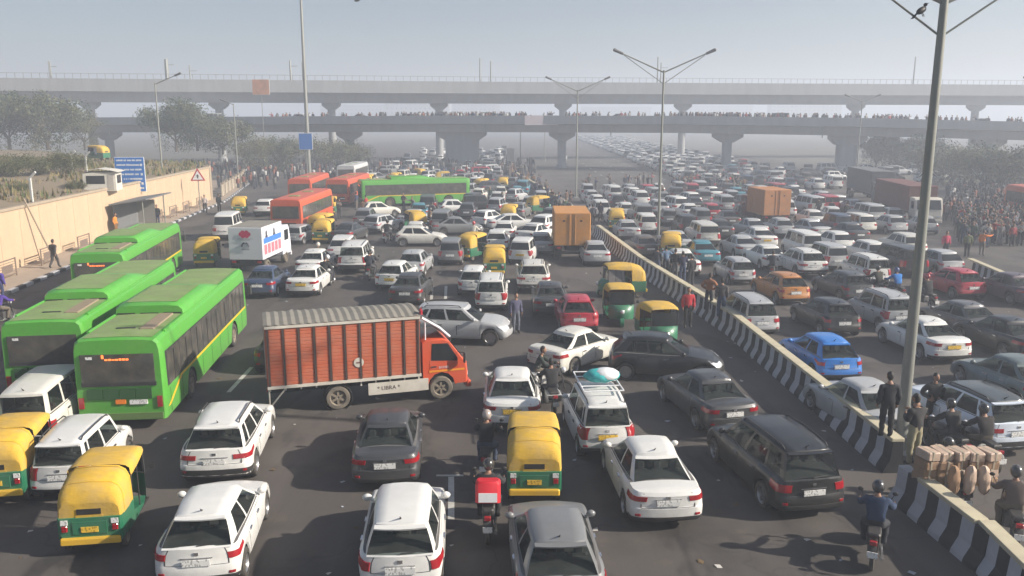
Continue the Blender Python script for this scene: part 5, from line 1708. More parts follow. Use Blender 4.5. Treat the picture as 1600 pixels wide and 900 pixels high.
# bus shelter
p = G(220, 362, .15)
bs = tag(link('bus_shelter', None, None, p, (0, 0, R(5))), 'grey bus shelter with slanted roof against the cream wall', 'bus shelter')
SHG = mat('shelter_grey', (.16, .165, .17), .6, .2, .15, 2)
link('roof', MB().prism([(-1.3, -2.6, 2.35), (1.5, -2.6, 2.75), (1.5, -2.6, 2.85), (-1.3, -2.6, 2.45)], (0, 6.2, 0)).mesh('shelter_roof', SHG, 0), bs)
link('back_panel', MB().box(-1.15, -1.09, -2.2, 2.9, .3, 2.3).mesh('shelter_back', SHG, 0), bs)
link('side_panel', MB().box(-1.1, .3, 2.85, 2.91, .3, 2.3).mesh('shelter_side', mat('shelter_side', (.25, .24, .22), .6), 0), bs)
for x, y in ((-1.12, -2.1), (-1.12, 2.7), (1.1, -2.3), (1.1, 2.7)):
    link('post', MB().tube((x, y, 0), (x, y, 2.4 + (x + 1.2) * .14), .05, .05, 8).mesh('shelter_post', STEEL, 50), bs)
link('seat', MB().box(-.95, -.5, -1.8, 2.4, .42, .48).mesh('shelter_seat', STEEL, 0), bs)
# guard rails along the pavement
RAILM = mat('railing_brown', (.17, .125, .10), .7, .1, .2, 4, dust=.3)
GN = ['nearest the left edge', 'second from the left edge', 'just right of the walking man', 'left of the bus shelter', 'first right of the bus shelter', 'second right of the bus shelter', 'third right of the bus shelter', 'nearest the warning sign']
def guard(y, i):
    x = wallx(y) + 1.15
    an = wang
    e = tag(link('guard_rail', None, None, (x, y, .155), (0, 0, -an)), 'brown steel guard rail panel on the pavement, ' + GN[i], 'railing', 'guard rails along the pavement')
    for zc in (.15, 1.02):
        link('rail', MB().tube((0, -.95, zc), (0, .95, zc), .035, .035, 6).mesh('guard_rail_bar', RAILM, 40), e)
    for yy in (-.95, .95):
        link('post', MB().tube((0, yy, 0), (0, yy, 1.06), .04, .04, 6).mesh('guard_post', RAILM, 40), e)
    for k in range(5):
        z = .3 + k * .14
        link('bar', MB().tube((0, -.93, z), (0, .93, z), .018, .018, 5).mesh('guard_bar', RAILM, 40), e)
    link('infill', MB().box(-.01, .01, -.6, .6, .3, .75).mesh('guard_infill', RAILM, 0), e)
for i, y in enumerate((43, 46.2, 51.2, 56.5, 72, 76, 80, 84.5)):
    guard(y, i)
# precast fence panels beyond the wall
for i in range(9):
    y = 97 + i * 3.2
    x = kerbx(y) - 1.0
    e = tag(link('concrete_balustrade', None, None, (x, y, .15), (0, 0, R(14))), 'weathered concrete balustrade panel beyond the cream wall, ' + ['nearest the wall end', 'second', 'third', 'fourth', 'fifth', 'sixth', 'seventh', 'eighth', 'farthest'][i] + ('' if i in (0, 8) else ' from the wall end'), 'fence', 'balustrade panels beyond the wall')
    link('slab', MB().box(-.08, .08, -1.1, 1.1, .1, 1.35, b=.02).mesh('balustrade', mat('balustrade_tan', (.36, .31, .24), .9, 0, .2, 2), 0), e)
    link('post', MB().box(-.14, .14, 1.15, 1.5, 0, 1.6, b=.03).mesh('balustrade_post', COPING, 0), e)
# leaning pole against the wall
a, b = G(78, 372, .15), G(67, 318, 3.2)
tag(link('pole', MB().tube((wallx(52.5) + .9, 52.5, .15), (wallx(51) + .12, 51.0, 4.2), .06, .05, 8).mesh('leaning_pole', COPING, 50)), 'thin brown pole leaning against the cream wall', 'pole')
# white site cabin on the bank
cbx = G(160, 276, 4.6); cz = bankz(cbx.x, cbx.y)
cb = tag(link('site_cabin', None, None, (cbx.x, cbx.y, cz - .1), (0, 0, R(12)), (.62,) * 3), 'white site cabin with a rounded roof on the bank', 'cabin')
link('wall', MB().box(-1.9, 1.9, -1.5, 1.5, 0, 2.3, b=.03).mesh('cabin_wall', mat('cabin_white', (.58, .56, .5), .7, 0, .1, 2, dust=.2), 0), cb)
link('roof', MB().grid([[(x, y, 2.3 + .45 * math.cos(x / 2.3 * math.pi / 2)) for x in (-2.3, -1.5, 0, 1.5, 2.3)] for y in (-1.8, 1.8)]).mesh('cabin_roof', mat('cabin_white', (.58, .56, .5)), 60), cb)
link('window', MB().box(-1.5, .6, -1.53, -1.5, .9, 1.9).mesh('cabin_window', GLASS, 0), cb)
link('window', MB().box(1.9, 1.93, -1.0, .9, .9, 1.9).mesh('cabin_window2', GLASS, 0), cb)
link('door', MB().box(.9, 1.6, -1.53, -1.5, .1, 2.0).mesh('cabin_door', mat('cabin_door', (.35, .33, .3), .7), 0), cb)
for i, (px, py) in enumerate(((48, 292), (113, 262), (135, 262))):
    q = G(px, py, 4.6)
    tag(link('fence_post', MB().box(-.07, .07, -.07, .07, -.3, 1.5, b=.01).prism([(-.07, -.07, 1.5), (.07, -.07, 1.5), (.45, -.07, 1.85), (.38, -.07, 1.95)], (0, .14, 0)).mesh('angled_post', mat('post_white', (.5, .5, .48), .8), 0), None, (q.x, q.y, bankz(q.x, q.y))),
        ['pale cranked fence post nearest the left edge on the bank', 'pale cranked fence post left of the white cabin', 'pale cranked fence post touching the white cabin'][i], 'post')

# ------------------------------------------------------------------ trees
BARK = mat('bark', (.09, .07, .05), .95, 0, .3, 3)
LEAFS = [mat('leaf_dark', (.045, .062, .028), .8, 0, .4, 1.2), mat('leaf_olive', (.095, .105, .042), .8, 0, .4, 1.2), mat('leaf_brown', (.15, .12, .055), .85, 0, .4, 1.2)]
def tree_proto(seed, H, spread, lm, trunk_h, nleaf=13000, leaf=.31, sparse=0.0):
    r_ = random.Random(seed)
    tr = MB()
    tips = []
    def limb(p, d, ln, rad, depth):
        q = p + d * ln
        tr.tube(p, q, rad, rad * .62, 6, cap=False)
        tips.append((q, ln))
        if depth == 0: return
        for k in range(r_.randint(2, 3)):
            nd = (d + Vector((r_.uniform(-1, 1), r_.uniform(-1, 1), r_.uniform(-.2, .6))) * .75).normalized()
            limb(q, nd, ln * r_.uniform(.6, .8), rad * .6, depth - 1)
    tr.tube((0, 0, -.3), (0, 0, trunk_h), H * .032, H * .024, 8)
    for k in range(5):
        a = k * 1.26 + r_.uniform(-.4, .4)
        limb(Vector((0, 0, trunk_h - r_.uniform(0, .5))), Vector((math.cos(a) * spread, math.sin(a) * spread, r_.uniform(.5, 1.1))).normalized(), (H - trunk_h) * .36, H * .016, 3)
    lf = MB()
    clumps = [(q + Vector((r_.gauss(0, .3), r_.gauss(0, .3), r_.gauss(0, .3))), r_.uniform(.7, 1.7), r_.choice((0, 0, 0, 1, 1, 2))) for q, l in tips if r_.random() > sparse]
    for k in range(30):
        a = r_.uniform(0, 6.28); rr_ = H * .30 * r_.uniform(.3, 1) ** .5
        clumps.append((Vector((math.cos(a) * rr_, math.sin(a) * rr_, r_.uniform(.06, .60) * H)), r_.uniform(.9, 2.0), r_.choice((0, 0, 1, 2))))
    for i in range(nleaf):
        c, cr_, mi = r_.choice(clumps)
        v = Vector((r_.gauss(0, 1), r_.gauss(0, 1), r_.gauss(0, .8)))
        v = v.normalized() * cr_ * r_.uniform(.3, 1.0) ** .5
        p = c + v
        n1 = Vector((r_.gauss(0, 1), r_.gauss(0, 1), r_.gauss(.6, 1))).normalized()
        u = n1.orthogonal().normalized(); w2 = n1.cross(u); s = leaf * r_.uniform(.5, 1.15)
        lf.add([p - u * s * .5, p + w2 * s * .35, p + u * s * .5, p - w2 * s * .35], [(0, 1, 2, 3)], mi)
    return tr.mesh('trunk', BARK, 60), lf.mesh('crown', lm, 0)
TP = [tree_proto(1, 9, .8, [LEAFS[0], LEAFS[1], LEAFS[0]], 1.8), tree_proto(2, 8, 1.1, [LEAFS[0], LEAFS[1], LEAFS[2]], 1.4), tree_proto(3, 9, .7, [LEAFS[1], LEAFS[2], LEAFS[0]], 2.0, 8000, .28, .15), tree_proto(4, 5, 1.3, [LEAFS[1], LEAFS[0], LEAFS[2]], .8, 6500, .26)]
def tree(px, d, k, sc, rz, label, z=None, group='trees'):
    X = (px - 800) / FPX * d * .98
    if z is None: z = bankz(X, d) - .4 if X < -45 and d < 165 else 0
    e = tag(link('tree', None, None, (X, d, z), (0, 0, rz), (sc,) * 3), label, 'tree', group)
    link('trunk', TP[k][0], e); link('crown', TP[k][1], e)
for a in ((10, 132, 0, 1.0, .3, 'broad dark tree at the far left edge above the bank'), (70, 134, 1, 1.2, 1.4, 'wide brownish tree second from the left edge'), (128, 142, 2, .7, 4, 'smaller tree between the brownish tree and the white cabin'),
          (272, 136, 0, .95, 2.2, 'dark round tree above the blue direction sign'), (305, 140, 1, .9, .5, 'dark tree just right of the one above the blue sign'), (345, 142, 3, 1.3, 1.0, 'low hazy tree behind the slim lamp post'),
          (395, 140, 2, .72, 3.0, 'olive tree left of the tall mast'), (432, 146, 1, .85, 5.0, 'olive bushy tree touching the tall mast from the left'), (505, 152, 3, 1.25, 2.0, 'low olive tree right of the tall mast'), (545, 156, 3, 1.1, .2, 'low dark tree above the white bus'),
          (1375, 150, 0, .80, 2.4, 'dark hazy tree right of the flyover pier'), (1405, 146, 1, .85, 4.0, 'dark hazy tree behind the maroon trailer'), (1440, 140, 0, .75, 1.1, 'dark hazy tree behind the tall lamp post'), (1500, 112, 2, .62, 2.0, 'pale thin tree behind the right crowd'),
          (1545, 106, 2, .68, 3.3, 'pale thin tree second from the right edge'), (1590, 102, 1, .80, .9, 'pale brown tree at the right edge above the crowd'), (1475, 120, 3, 1.3, 1.9, 'low bush left of the pale thin trees'), (1570, 116, 3, 1.2, .4, 'low bush among the pale trees at the right')):
    tree(*a)
for i, (px, py, sc) in enumerate(((12, 268, .5), (62, 266, .45), (105, 264, .5), (30, 284, .2), (118, 280, .2))):
    q = G(px, py, 4.5)
    e = tag(link('shrub', None, None, (q.x, q.y, bankz(q.x, q.y) - .3), (0, 0, i * 1.3), (sc,) * 3), ['green shrub nearest the left edge on the bank', 'small olive shrub in the middle of the bank', 'green shrub left of the white cabin on the bank', 'low shrub close to the wall top at the left edge', 'low shrub on the bank below the white cabin'][i], 'shrub', 'shrubs on the bank')
    link('trunk', TP[3][0], e); link('crown', TP[3][1], e)
# far pale buildings under the metro line
for i, (px, d, w_, h_, nf) in enumerate(((655, 760, 58, 30, 7), (745, 820, 46, 26, 6), (560, 860, 70, 22, 5), (1250, 800, 66, 24, 6), (1110, 900, 80, 22, 5), (960, 940, 76, 21, 5))):
    X = (px - 800) / FPX * d
    e = tag(link('building', None, None, (X, d, 0)), 'pale far building block seen under the metro viaduct, ' + ['tallest, left of the big pier', 'right of the tallest', 'low and wide at the left', 'right of the flyover sign gantry', 'low, right of the middle', 'low, behind the traffic jam'][i], 'building')
    bm = mat('far_plaster', (.5, .46, .43), .8, 0, .1, .1)
    link('wall', MB().box(-w_ / 2, w_ / 2, 0, 14, 0, h_).mesh('far_wall', bm, 0), e)
    link('roof', MB().box(-w_ / 2 - .4, w_ / 2 + .4, -.4, 14.4, h_, h_ + .8).mesh('far_roof', bm, 0), e)
    wm = MB().box(-.7, .7, -.08, .0, -.7, .7).mesh('far_window', GLASS, 0)
    for f in range(nf):
        for c in range(int(w_ / 4.2)):
            link('window', wm, e, (-w_ / 2 + 2.4 + c * 4.2, 0, 2 + f * (h_ - 2) / nf))
# ------------------------------------------------------------------ traffic
WHT, PRL, SIL, GRY, DGR, BLK = (.62, .62, .60), (.58, .57, .52), (.36, .37, .38), (.16, .165, .17), (.042, .044, .048), (.009, .0095, .011)
RED, BLU, ORA, TEA, BRN, NAVY = (.36, .012, .03), (.015, .16, .52), (.40, .16, .03), (.05, .20, .26), (.09, .075, .065), (.03, .05, .10)
GREEN = (.075, .33, .035)
BORA = (.55, .085, .03)
near = [
    ('suv', 336, 752, -7, WHT, 'white SUV with roof rails between the green bus and the white hatchback roof', 'car', {}),
    ('hatch', 308, 912, -7, WHT, 'white hatchback cut by the lower frame edge beside the near yellow rickshaw', 'car', {}),
    ('tall', 93, 772, -7, WHT, 'white tall hatchback between two yellow rickshaws at lower left', 'car', {'scale': .95}),
    ('van', 38, 696, -9, PRL, 'white minivan with pink rear sticker in front of the green bus at left', 'car', {}),
    ('sedan', 602, 757, -5, DGR, 'dark grey sedan with white plate alone in the middle below the orange truck', 'car', {}),
    ('compact', 626, 925, -4, WHT, 'white hatchback at the lower edge directly behind the dark grey sedan', 'car', {'scale': 1.09}),
    ('sedan', 800, 668, 0, WHT, 'white taxi sedan with yellow plate in front of the yellow rickshaw', 'car', {'plate': 'y'}),
    ('tall', 950, 708, -5, WHT, 'white tall taxi carrying turquoise luggage on its roof rack', 'car', {'plate': 'y'}),
    ('sedan', 1044, 818, -4, WHT, 'white sedan with pale plate at lower centre right of the rickshaw', 'car', {}),
    ('hatch', 880, 962, -3, GRY, 'grey car roof cut by the lower frame edge left of the white sedan', 'car', {}),
    ('mpv', 1272, 800, -10, BLK, 'black people carrier beside the striped barrier at lower right', 'car', {}),
    ('sedan', 1148, 672, -12, DGR, 'dark grey sedan angled left behind the black people carrier', 'car', {}),
    ('hatch', 1040, 586, 99, BLK, 'black hatchback standing crosswise and facing the striped barrier', 'car', {'end': 'mid', 'scale': 1.06}),
    ('sedan', 846, 577, 42, PRL, 'pearl white sedan turned diagonally behind the crosswise black hatchback', 'car', {}),
    ('suv', 722, 531, 96, SIL, 'silver SUV standing crosswise behind the orange truck cab', 'car', {'end': 'mid'}),
    ('hatch', 906, 515, -2, RED, 'red hatchback ahead of the diagonal white sedan', 'car', {}),
    ('sedan', 862, 492, 0, DGR, 'dark sedan with white plate left of the red hatchback', 'car', {}),
    ('suv', 834, 453, 0, PRL, 'pale SUV with bluish roof ahead of the dark sedan', 'car', {}),
    ('tall', 767, 481, 0, WHT, 'white tall hatchback right behind the silver crosswise SUV', 'car', {}),
    ('compact', 737, 457, 2, WHT, 'white hatchback just left of the white tall hatchback near the silver SUV', 'car', {}),
    ('tall', 703, 410, 0, GRY, 'grey tall hatchback left of the yellow rickshaw with slot window', 'car', {}),
    ('hatch', 660, 383, 88, PRL, 'cream white hatchback standing crosswise above the orange truck', 'car', {'end': 'mid'}),
    ('hatch', 608, 449, 6, WHT, 'white hatchback with yellow plate behind the orange truck box', 'car', {'plate': 'y'}),
    ('hatch', 640, 428, 4, SIL, 'silver hatchback ahead of the white one behind the orange truck box', 'car', {}),
    ('sedan', 632, 474, 3, DGR, 'dark sedan roof showing right above the orange truck box', 'car', {}),
    ('jeep', 550, 424, -3, WHT, 'white boxy jeep with a rider at its right side', 'car', {}),
    ('suv', 532, 405, -4, WHT, 'white SUV ahead of the white boxy jeep beside riders', 'car', {}),
    ('sedan', 470, 459, 0, WHT, 'white sedan with orange plate right above the orange truck box', 'car', {'plate': 'y'}),
    ('sedan', 482, 428, 0, WHT, 'white sedan directly ahead of the one with the orange plate', 'car', {}),
    ('sedan', 402, 461, -2, NAVY, 'dark blue-grey sedan behind the white advertising truck', 'car', {}),
    ('sedan', 934, 412, -1, SIL, 'silver sedan against the barrier right of the tan truck', 'car', {}),
    ('tall', 812, 409, 9, WHT, 'white tall taxi with yellow plate left of the tan truck', 'car', {'plate': 'y'}),
    ('sedan', 845, 396, 2, SIL, 'silver sedan half hidden behind the tan truck', 'car', {}),
    ('sedan', 786, 374, 3, WHT, 'white sedan ahead of the white tall taxi', 'car', {}),
    ('hatch', 775, 390, 2, WHT, 'white hatchback roof just above the slot-window rickshaw', 'car', {}),
    ('hatch', 595, 338, 62, PRL, 'white hatchback turned sideways in front of the long green bus', 'car', {'end': 'mid'}),
    ('sedan', 632, 352, 20, SIL, 'silver sedan turned slightly in front of the long green bus', 'car', {}),
    ('suv', 410, 335, -3, WHT, 'pale SUV left of the near orange bus', 'car', {}),
    ('van', 350, 372, -8, WHT, 'white van hidden behind the white advertising truck', 'car', {'scale': 1.15}),
    ('hatch', 745, 352, 35, WHT, 'white hatchback turned right behind the tilted yellow rickshaw', 'car', {}),
    ('sedan', 715, 366, 80, GRY, 'grey sedan crosswise behind the cream white hatchback', 'car', {'end': 'mid'}),
    ('hatch', 432, 577, -3, BLK, 'black hatchback half hidden behind the rear of the orange truck', 'car', {}),
    # right carriageway
    ('sedan', 1406, 690, -9, SIL, 'silver sedan behind the man in black standing on the barrier', 'car', {}),
    ('suv', 1592, 706, -10, (.58, .64, .72), 'pale bluish SUV with dark roof panel at the right edge', 'car', {'roof': (.05, .06, .065)}),
    ('sedan', 1652, 640, -8, (.10, .13, .13), 'dark green-grey sedan cut by the right frame edge', 'car', {}),
    ('sedan', 1490, 562, -7, WHT, 'white taxi sedan with yellow plate right of the tall lamp post', 'car', {'plate': 'y'}),
    ('sedan', 1552, 530, -9, (.085, .085, .09), 'charcoal sedan ahead of the white taxi at right', 'car', {}),
    ('hatch', 1315, 592, -5, BLU, 'bright blue hatchback right of the striped barrier', 'car', {}),
    ('mpv', 1192, 520, -5, SIL, 'silver people carrier with tall red lights beside the barrier', 'car', {'scale': .93}),
    ('hatch', 1320, 521, -6, BLK, 'black hatchback with white plate ahead of the blue hatchback', 'car', {}),
    ('hatch', 1244, 471, -8, ORA, 'orange brown compact car ahead of the black hatchback', 'car', {}),
    ('tall', 1408, 512, -6, SIL, 'silver boxy car left of the tall lamp post', 'car', {}),
    ('hatch', 1345, 468, -7, DGR, 'dark grey hatchback left of the silver boxy car', 'car', {}),
    ('tall', 1374, 441, -6, WHT, 'white tall hatchback with red side lights ahead of the dark hatchback', 'car', {}),
    ('suv', 1274, 430, -6, WHT, 'white SUV ahead of the orange brown car', 'car', {}),
    ('compact', 1162, 440, -4, SIL, 'silver hatchback ahead of the silver people carrier', 'car', {}),
    ('sedan', 1216, 419, -5, WHT, 'white sedan right of the silver hatchback', 'car', {}),
    ('tall', 1310, 419, -6, SIL, 'silver grey tall car between two white ones at right', 'car', {}),
    ('van', 1270, 401, -5, WHT, 'white van ahead of the white SUV at right', 'car', {}),
    ('hatch', 1320, 392, -6, WHT, 'white hatchback ahead of the silver grey tall car', 'car', {}),
    ('sedan', 1172, 401, -4, SIL, 'silver sedan ahead of the silver hatchback beside the blue sedan', 'car', {}),
    ('sedan', 1107, 411, -3, TEA, 'teal blue sedan near the group standing at the barrier', 'car', {}),
    ('sedan', 1075, 428, -3, WHT, 'white sedan behind the group standing at the barrier', 'car', {}),
    ('sedan', 1199, 386, -4, WHT, 'white taxi sedan with yellow plate ahead of the silver sedan', 'car', {'plate': 'y'}),
    ('hatch', 1522, 463, -8, RED, 'red hatchback left of the short striped barrier', 'car', {}),
    ('hatch', 1490, 427, -7, SIL, 'silver hatchback ahead of the red hatchback', 'car', {}),
    ('jeep', 1432, 430, -7, BLK, 'black SUV just behind the tall lamp post', 'car', {}),
    ('sedan', 1622, 474, -9, (.07, .045, .06), 'dark plum sedan behind the short striped barrier', 'car', {}),
    ('compact', 1372, 408, -6, WHT, 'white hatchback ahead of the one with red side lights', 'car', {}),
    ('sedan', 1345, 377, -6, DGR, 'dark sedan ahead of the white hatchbacks at right', 'car', {}),
    ('sedan', 1625, 560, -8, BLK, 'black car at the right edge beside the charcoal sedan', 'car', {}),
    ('sedan', 985, 372, -2, SIL, 'silver sedan just right of the barrier behind a rickshaw', 'car', {}),
    ('tall', 1014, 362, -2, WHT, 'white boxy car in front of the median lamp post', 'car', {}),
    ('van', 962, 312, -3, WHT, 'white van at the head of the right jam near the median', 'car', {}),
    ('mpv', 1004, 320, -3, WHT, 'white people carrier beside the white van at the head of the jam', 'car', {}),
]
for kind, px, py, h, c, lb, cat, kw in near:
    car(kind, px, py, h, c, lb, cat, **kw)

# roof rack and luggage on the tall taxi
p = G(950, 708, .24); a_ = R(-5); fw = Vector((math.sin(a_), math.cos(a_), 0)); q = p + fw * 1.55
lug = MB(); lug.ball((0, 0, .0), .52, .36, .2, 12, 8, f=lambda v: 1 + .06 * math.sin(9 * v.x) + .05 * math.sin(7 * v.y + 2))
lo = tag(link('luggage_bundle', lug.mesh('luggage', mat('turquoise_sheet', (.05, .42, .42), .6, 0, .5, 3), 60), None, (q.x + .1, q.y + .2, 1.86), (0, 0, R(5))), 'turquoise wrapped luggage bundle on the roof of the tall taxi', 'luggage')
link('white_wrap', MB().ball((.12, -.03, .045), .40, .34, .185, 12, 8).mesh('luggage_wrap', SIGNW, 60), lo)
rk = tag(link('roof_rack', None, None, (q.x, q.y + .15, 1.67), (0, 0, R(5))), 'pale metal roof rack on top of the tall taxi', 'roof rack')
for x in (-.55, .55): link('side_bar', MB().tube((x, -.9, .04), (x, .9, .04), .022, .022, 6).mesh('rack_bar', SIGNW, 40), rk)
for y in (-.9, -.45, 0, .45, .9): link('cross_bar', MB().tube((-.55, y, .04), (.55, y, .04), .02, .02, 6).mesh('rack_cross', SIGNW, 40), rk)

# buses
bus('low', 192, 655, -6, GREEN, 'green low-floor city bus with orange display nearest the camera', 'green city buses')
bus('low', 76, 618, -8, GREEN, 'green city bus beside the pavement left of the one with the display', 'green city buses', skip=('destination_display', 'badge'))
bus('low', 158, 474, -9, GREEN, 'green city bus farthest of the three queued along the pavement', 'green city buses')
bus('low', 648, 320, 70, GREEN, 'long green city bus standing crosswise ahead of the orange buses', 'green city buses', end='mid')
bus('std', 448, 362, 1, BORA, 'orange bus nearest the camera behind the white advertising truck', 'orange buses')
bus('std', 528, 318, 2, BORA, 'orange bus right of the other two with grey lower panel', 'orange buses')
bus('std', 469, 317, -2, BORA, 'orange bus hidden behind the nearest orange bus', 'orange buses')
bus('std', 541, 288, 0, (.55, .55, .55), 'white bus whose rear shows above the orange bus roof', 'orange buses')
bus('std', 1690, 350, 4, BORA, 'orange bus at the right edge behind the dense crowd', 'orange buses')
# trucks
a_ = R(73)
rwp = G(519, 641); fwp = G(690, 624)
c = (rwp + fwp) / 2
ang = math.atan2(fwp.x - rwp.x, fwp.y - rwp.y)
TRUCK = orange_truck()
sc = (fwp - rwp).length / 4.17
f_ = Vector((math.sin(ang), math.cos(ang), 0)); r_v = Vector((math.cos(ang), -math.sin(ang), 0))
o = fwp - r_v * (.98 * .92) - f_ * (2.82 * .92)
PLACED.append((o.x, o.y, f_, 6.4, 2.3))
spawn(TRUCK, 'cargo_truck', (o.x, o.y, 0), -ang, (1, 1, 1), 'orange slatted cargo truck standing crosswise in the middle of the road', 'truck', None, .92)
# white advertising truck
PINK = mat('print_pink', (.55, .03, .10), .6); PBLUE = mat('print_blue', (.05, .18, .6), .6); PGREY = mat('print_dark', (.05, .05, .07), .6)
ad = []
rose = MB()
for k in range(7):
    t = k * 2 * math.pi / 6
    rr_ = .0 if k == 6 else .20
    rose.lathe([(0, .001), (-.004, .13 if k < 6 else .16)], 10, 'y', (rr_ * math.cos(t) * 1.15, -1.735, 2.36 + rr_ * math.sin(t) * .6))
ad.append(Node('print', rose.mesh('ad_rose', PINK, 0)))
em = MB()
for sg in (1, -1):
    em.path([(sg * .05, -1.737, 1.86), (sg * .16, -1.737, 1.80), (sg * .22, -1.737, 1.62)], .045)
ad.append(Node('print', em.mesh('ad_emblem', PGREY, 0)))
ad.append(Node('print', MB().box(-.45, .45, -1.738, -1.733, 2.07, 2.1).box(-.3, .3, -1.738, -1.733, 2.0, 2.03).box(-.22, .22, -1.738, -1.733, 1.42, 1.5).mesh('ad_lines', mat('print_grey', (.3, .3, .34), .6), 0)))
ad.append(Node('print', MB().box(1.028, 1.034, -1.5, 1.5, 1.75, 2.08).mesh('ad_blue', PBLUE, 0)))
pm = MB()
for k in range(5): pm.box(1.028, 1.035, -1.45 + k * .6, -1.0 + k * .6, 1.1, 1.68)
ad.append(Node('print', pm.mesh('ad_pink', mat('print_rose', (.45, .16, .2), .6, 0, .5, 6), 0)))
for y in (-1.0, .3): ad.append(Node('print', MB().ball((1.03, y, 2.32), .006, .14, .2, 10, 8).box(1.028, 1.034, y - .2, y + .2, 2.08, 2.2).mesh('ad_portrait', PGREY, 0)))
ADT = box_truck(3.4, 2.05, .85, 2.75, WHITEP, WHITEP, 'adtruck', doors=False, extra=ad, rw=.36)
ADT[0].kids = [k for k in ADT[0].kids if k.name != 'rib'] + [Node('roof_sheet', MB().box(-1.0, 1.0, -1.66, 1.66, 2.75, 2.775).mesh('adroof', TROOF, 0))]
place(ADT, 'advertising_truck', 386, 420, 4, 'white advertising truck with a pink flower print on its rear', 'truck', 3.4)
TAN = box_truck(4.6, 2.3, 1.0, 3.1, TANBOX, TANBOX, 'tantruck')
place(TAN, 'box_truck', 894, 397, 1, 'tan box truck seen from behind left of the barrier end', 'truck', 4.6, .45)
TAN2 = box_truck(3.6, 2.35, 1.05, 3.2, mat('ochre_container', (.42, .17, .05), .65, 0, .25, 2, dust=.3), MAROON, 'ochretruck')
place(TAN2, 'container_truck', 1213, 348, -7, 'ochre container truck among the cars on the right carriageway', 'truck', 3.6, .45)
MAR = box_truck(9.5, 2.4, 1.1, 3.3, MAROON, CREAMW, 'maroontrailer')
place(MAR, 'trailer_truck', 1450, 347, 187, 'maroon container truck with white cab facing the camera at right', 'truck', 13, .4, end='front')
GRT = box_truck(9.5, 2.4, 1.1, 3.5, GREYC, GREYC, 'greytrailer')
place(GRT, 'trailer_truck', 1385, 316, 187, 'dark grey container truck queued behind the maroon one', 'truck', 13, .4, end='front')

# auto rickshaws
for px, py, h, lb, kw in (
    (143, 852, -8, 'yellow and green auto rickshaw at lower left beside the white hatchback', {}),
    (-6, 778, -8, 'yellow auto rickshaw cut by the left frame edge', {}),
    (835, 776, 0, 'yellow and green auto rickshaw behind the white taxi sedan', {}),
    (772, 428, 0, 'yellow auto rickshaw with slot window left of the white tall taxi', {}),
    (722, 402, 32, 'yellow auto rickshaw tilted right beside the grey tall hatchback', {}),
    (972, 503, 180, 'auto rickshaw facing the camera near the middle of the barrier', {'end': 'front'}),
    (968, 462, 262, 'auto rickshaw seen from the side behind the one facing the camera', {'end': 'mid'}),
    (1042, 540, 172, 'auto rickshaw facing the camera and hidden by the black hatchback', {'end': 'front'}),
    (319, 412, -6, 'yellow and green auto rickshaw left of the white advertising truck', {}),
    (500, 376, 4, 'yellow auto rickshaw at the corner of the nearest orange bus', {}),
    (372, 333, -8, 'yellow auto rickshaw near the pavement behind the white van', {}),
    (963, 356, 6, 'yellow auto rickshaw just right of the tan truck across the barrier', {}),
    (1048, 402, 10, 'yellow auto rickshaw beside the group standing at the barrier', {}),
    (792, 348, 12, 'yellow auto rickshaw ahead of the white sedans left of the tan truck', {}),
    (826, 330, 60, 'yellow auto rickshaw turned sideways near people on the median', {}),
    (745, 298, 30, 'yellow auto rickshaw at the front end of the long green bus', {}),
    (785, 296, 5, 'yellow auto rickshaw right of the one at the front of the green bus', {}),
    (572, 290, 5, 'yellow auto rickshaw left of the long green bus roof', {}),
    (612, 287, 20, 'yellow auto rickshaw above the middle of the long green bus', {}),
    (680, 284, 80, 'yellow auto rickshaw turned sideways above the long green bus', {}),
):
    auto(px, py, h, lb, **kw)
for px, py, lb in ((152, 243, 'yellow auto rickshaw on the raised road above the white cabin'),):
    q = G(px, py, 4.9)
    spawn(AUTO_FAR, 'auto_rickshaw', (q.x, q.y, bankz(q.x, q.y)), R(80), (1, 1, 1), lb, 'auto rickshaw', 'auto rickshaws on the raised road')

# motorcycles with riders
motorbike(762, 838, 0, 'delivery motorcycle at the lower edge left of the rickshaw', 'rider in dark clothes ahead of the red delivery bag', (.35, .36, .38), (.02, .02, .024), (.03, .03, .03))
motorbike(756, 742, 4, 'dark motorcycle left of the near middle rickshaw', 'rider in a black jacket and pale cap left of the rickshaw', BLK, (.012, .012, .014), (.35, .30, .27))
motorbike(852, 618, 100, 'motorcycle standing crosswise between the white taxi and the luggage taxi', 'bare-headed rider in a dark green jacket beside the white taxi', BLK, (.02, .028, .025), None, end='mid')
motorbike(868, 640, -8, 'white scooter just right of the white taxi sedan', 'rider in dark clothes on the white scooter', (.6, .6, .58), (.02, .02, .022), None, kind='scooter')
motorbike(505, 442, 8, 'motorcycle right of the white sedan with the orange plate', 'rider in black with a white helmet beside the white sedan', BLK, (.015, .015, .017), (.6, .6, .6), pillion='passenger in black behind the rider beside the white sedan', pl_jacket=(.02, .02, .022))
motorbike(490, 418, 10, 'motorcycle ahead of the one beside the white sedan', 'rider in an olive jacket left of the white SUV', BLK, (.07, .075, .05), (.55, .5, .42))
motorbike(575, 432, 4, 'motorcycle right of the white boxy jeep', 'rider in black right of the white boxy jeep', BLK, (.015, .016, .018), (.03, .03, .03), pillion='passenger in dark clothes right of the white boxy jeep', pl_jacket=(.03, .035, .05))
motorbike(600, 375, 12, 'motorcycle left of the cream white crosswise hatchback', 'rider in black left of the cream white crosswise hatchback', BLK, (.015, .016, .018), (.02, .02, .02))
motorbike(664, 352, 30, 'motorcycle in front of the long green bus wheel', 'rider in brown in front of the long green bus', BLK, (.20, .14, .09), (.1, .1, .1))
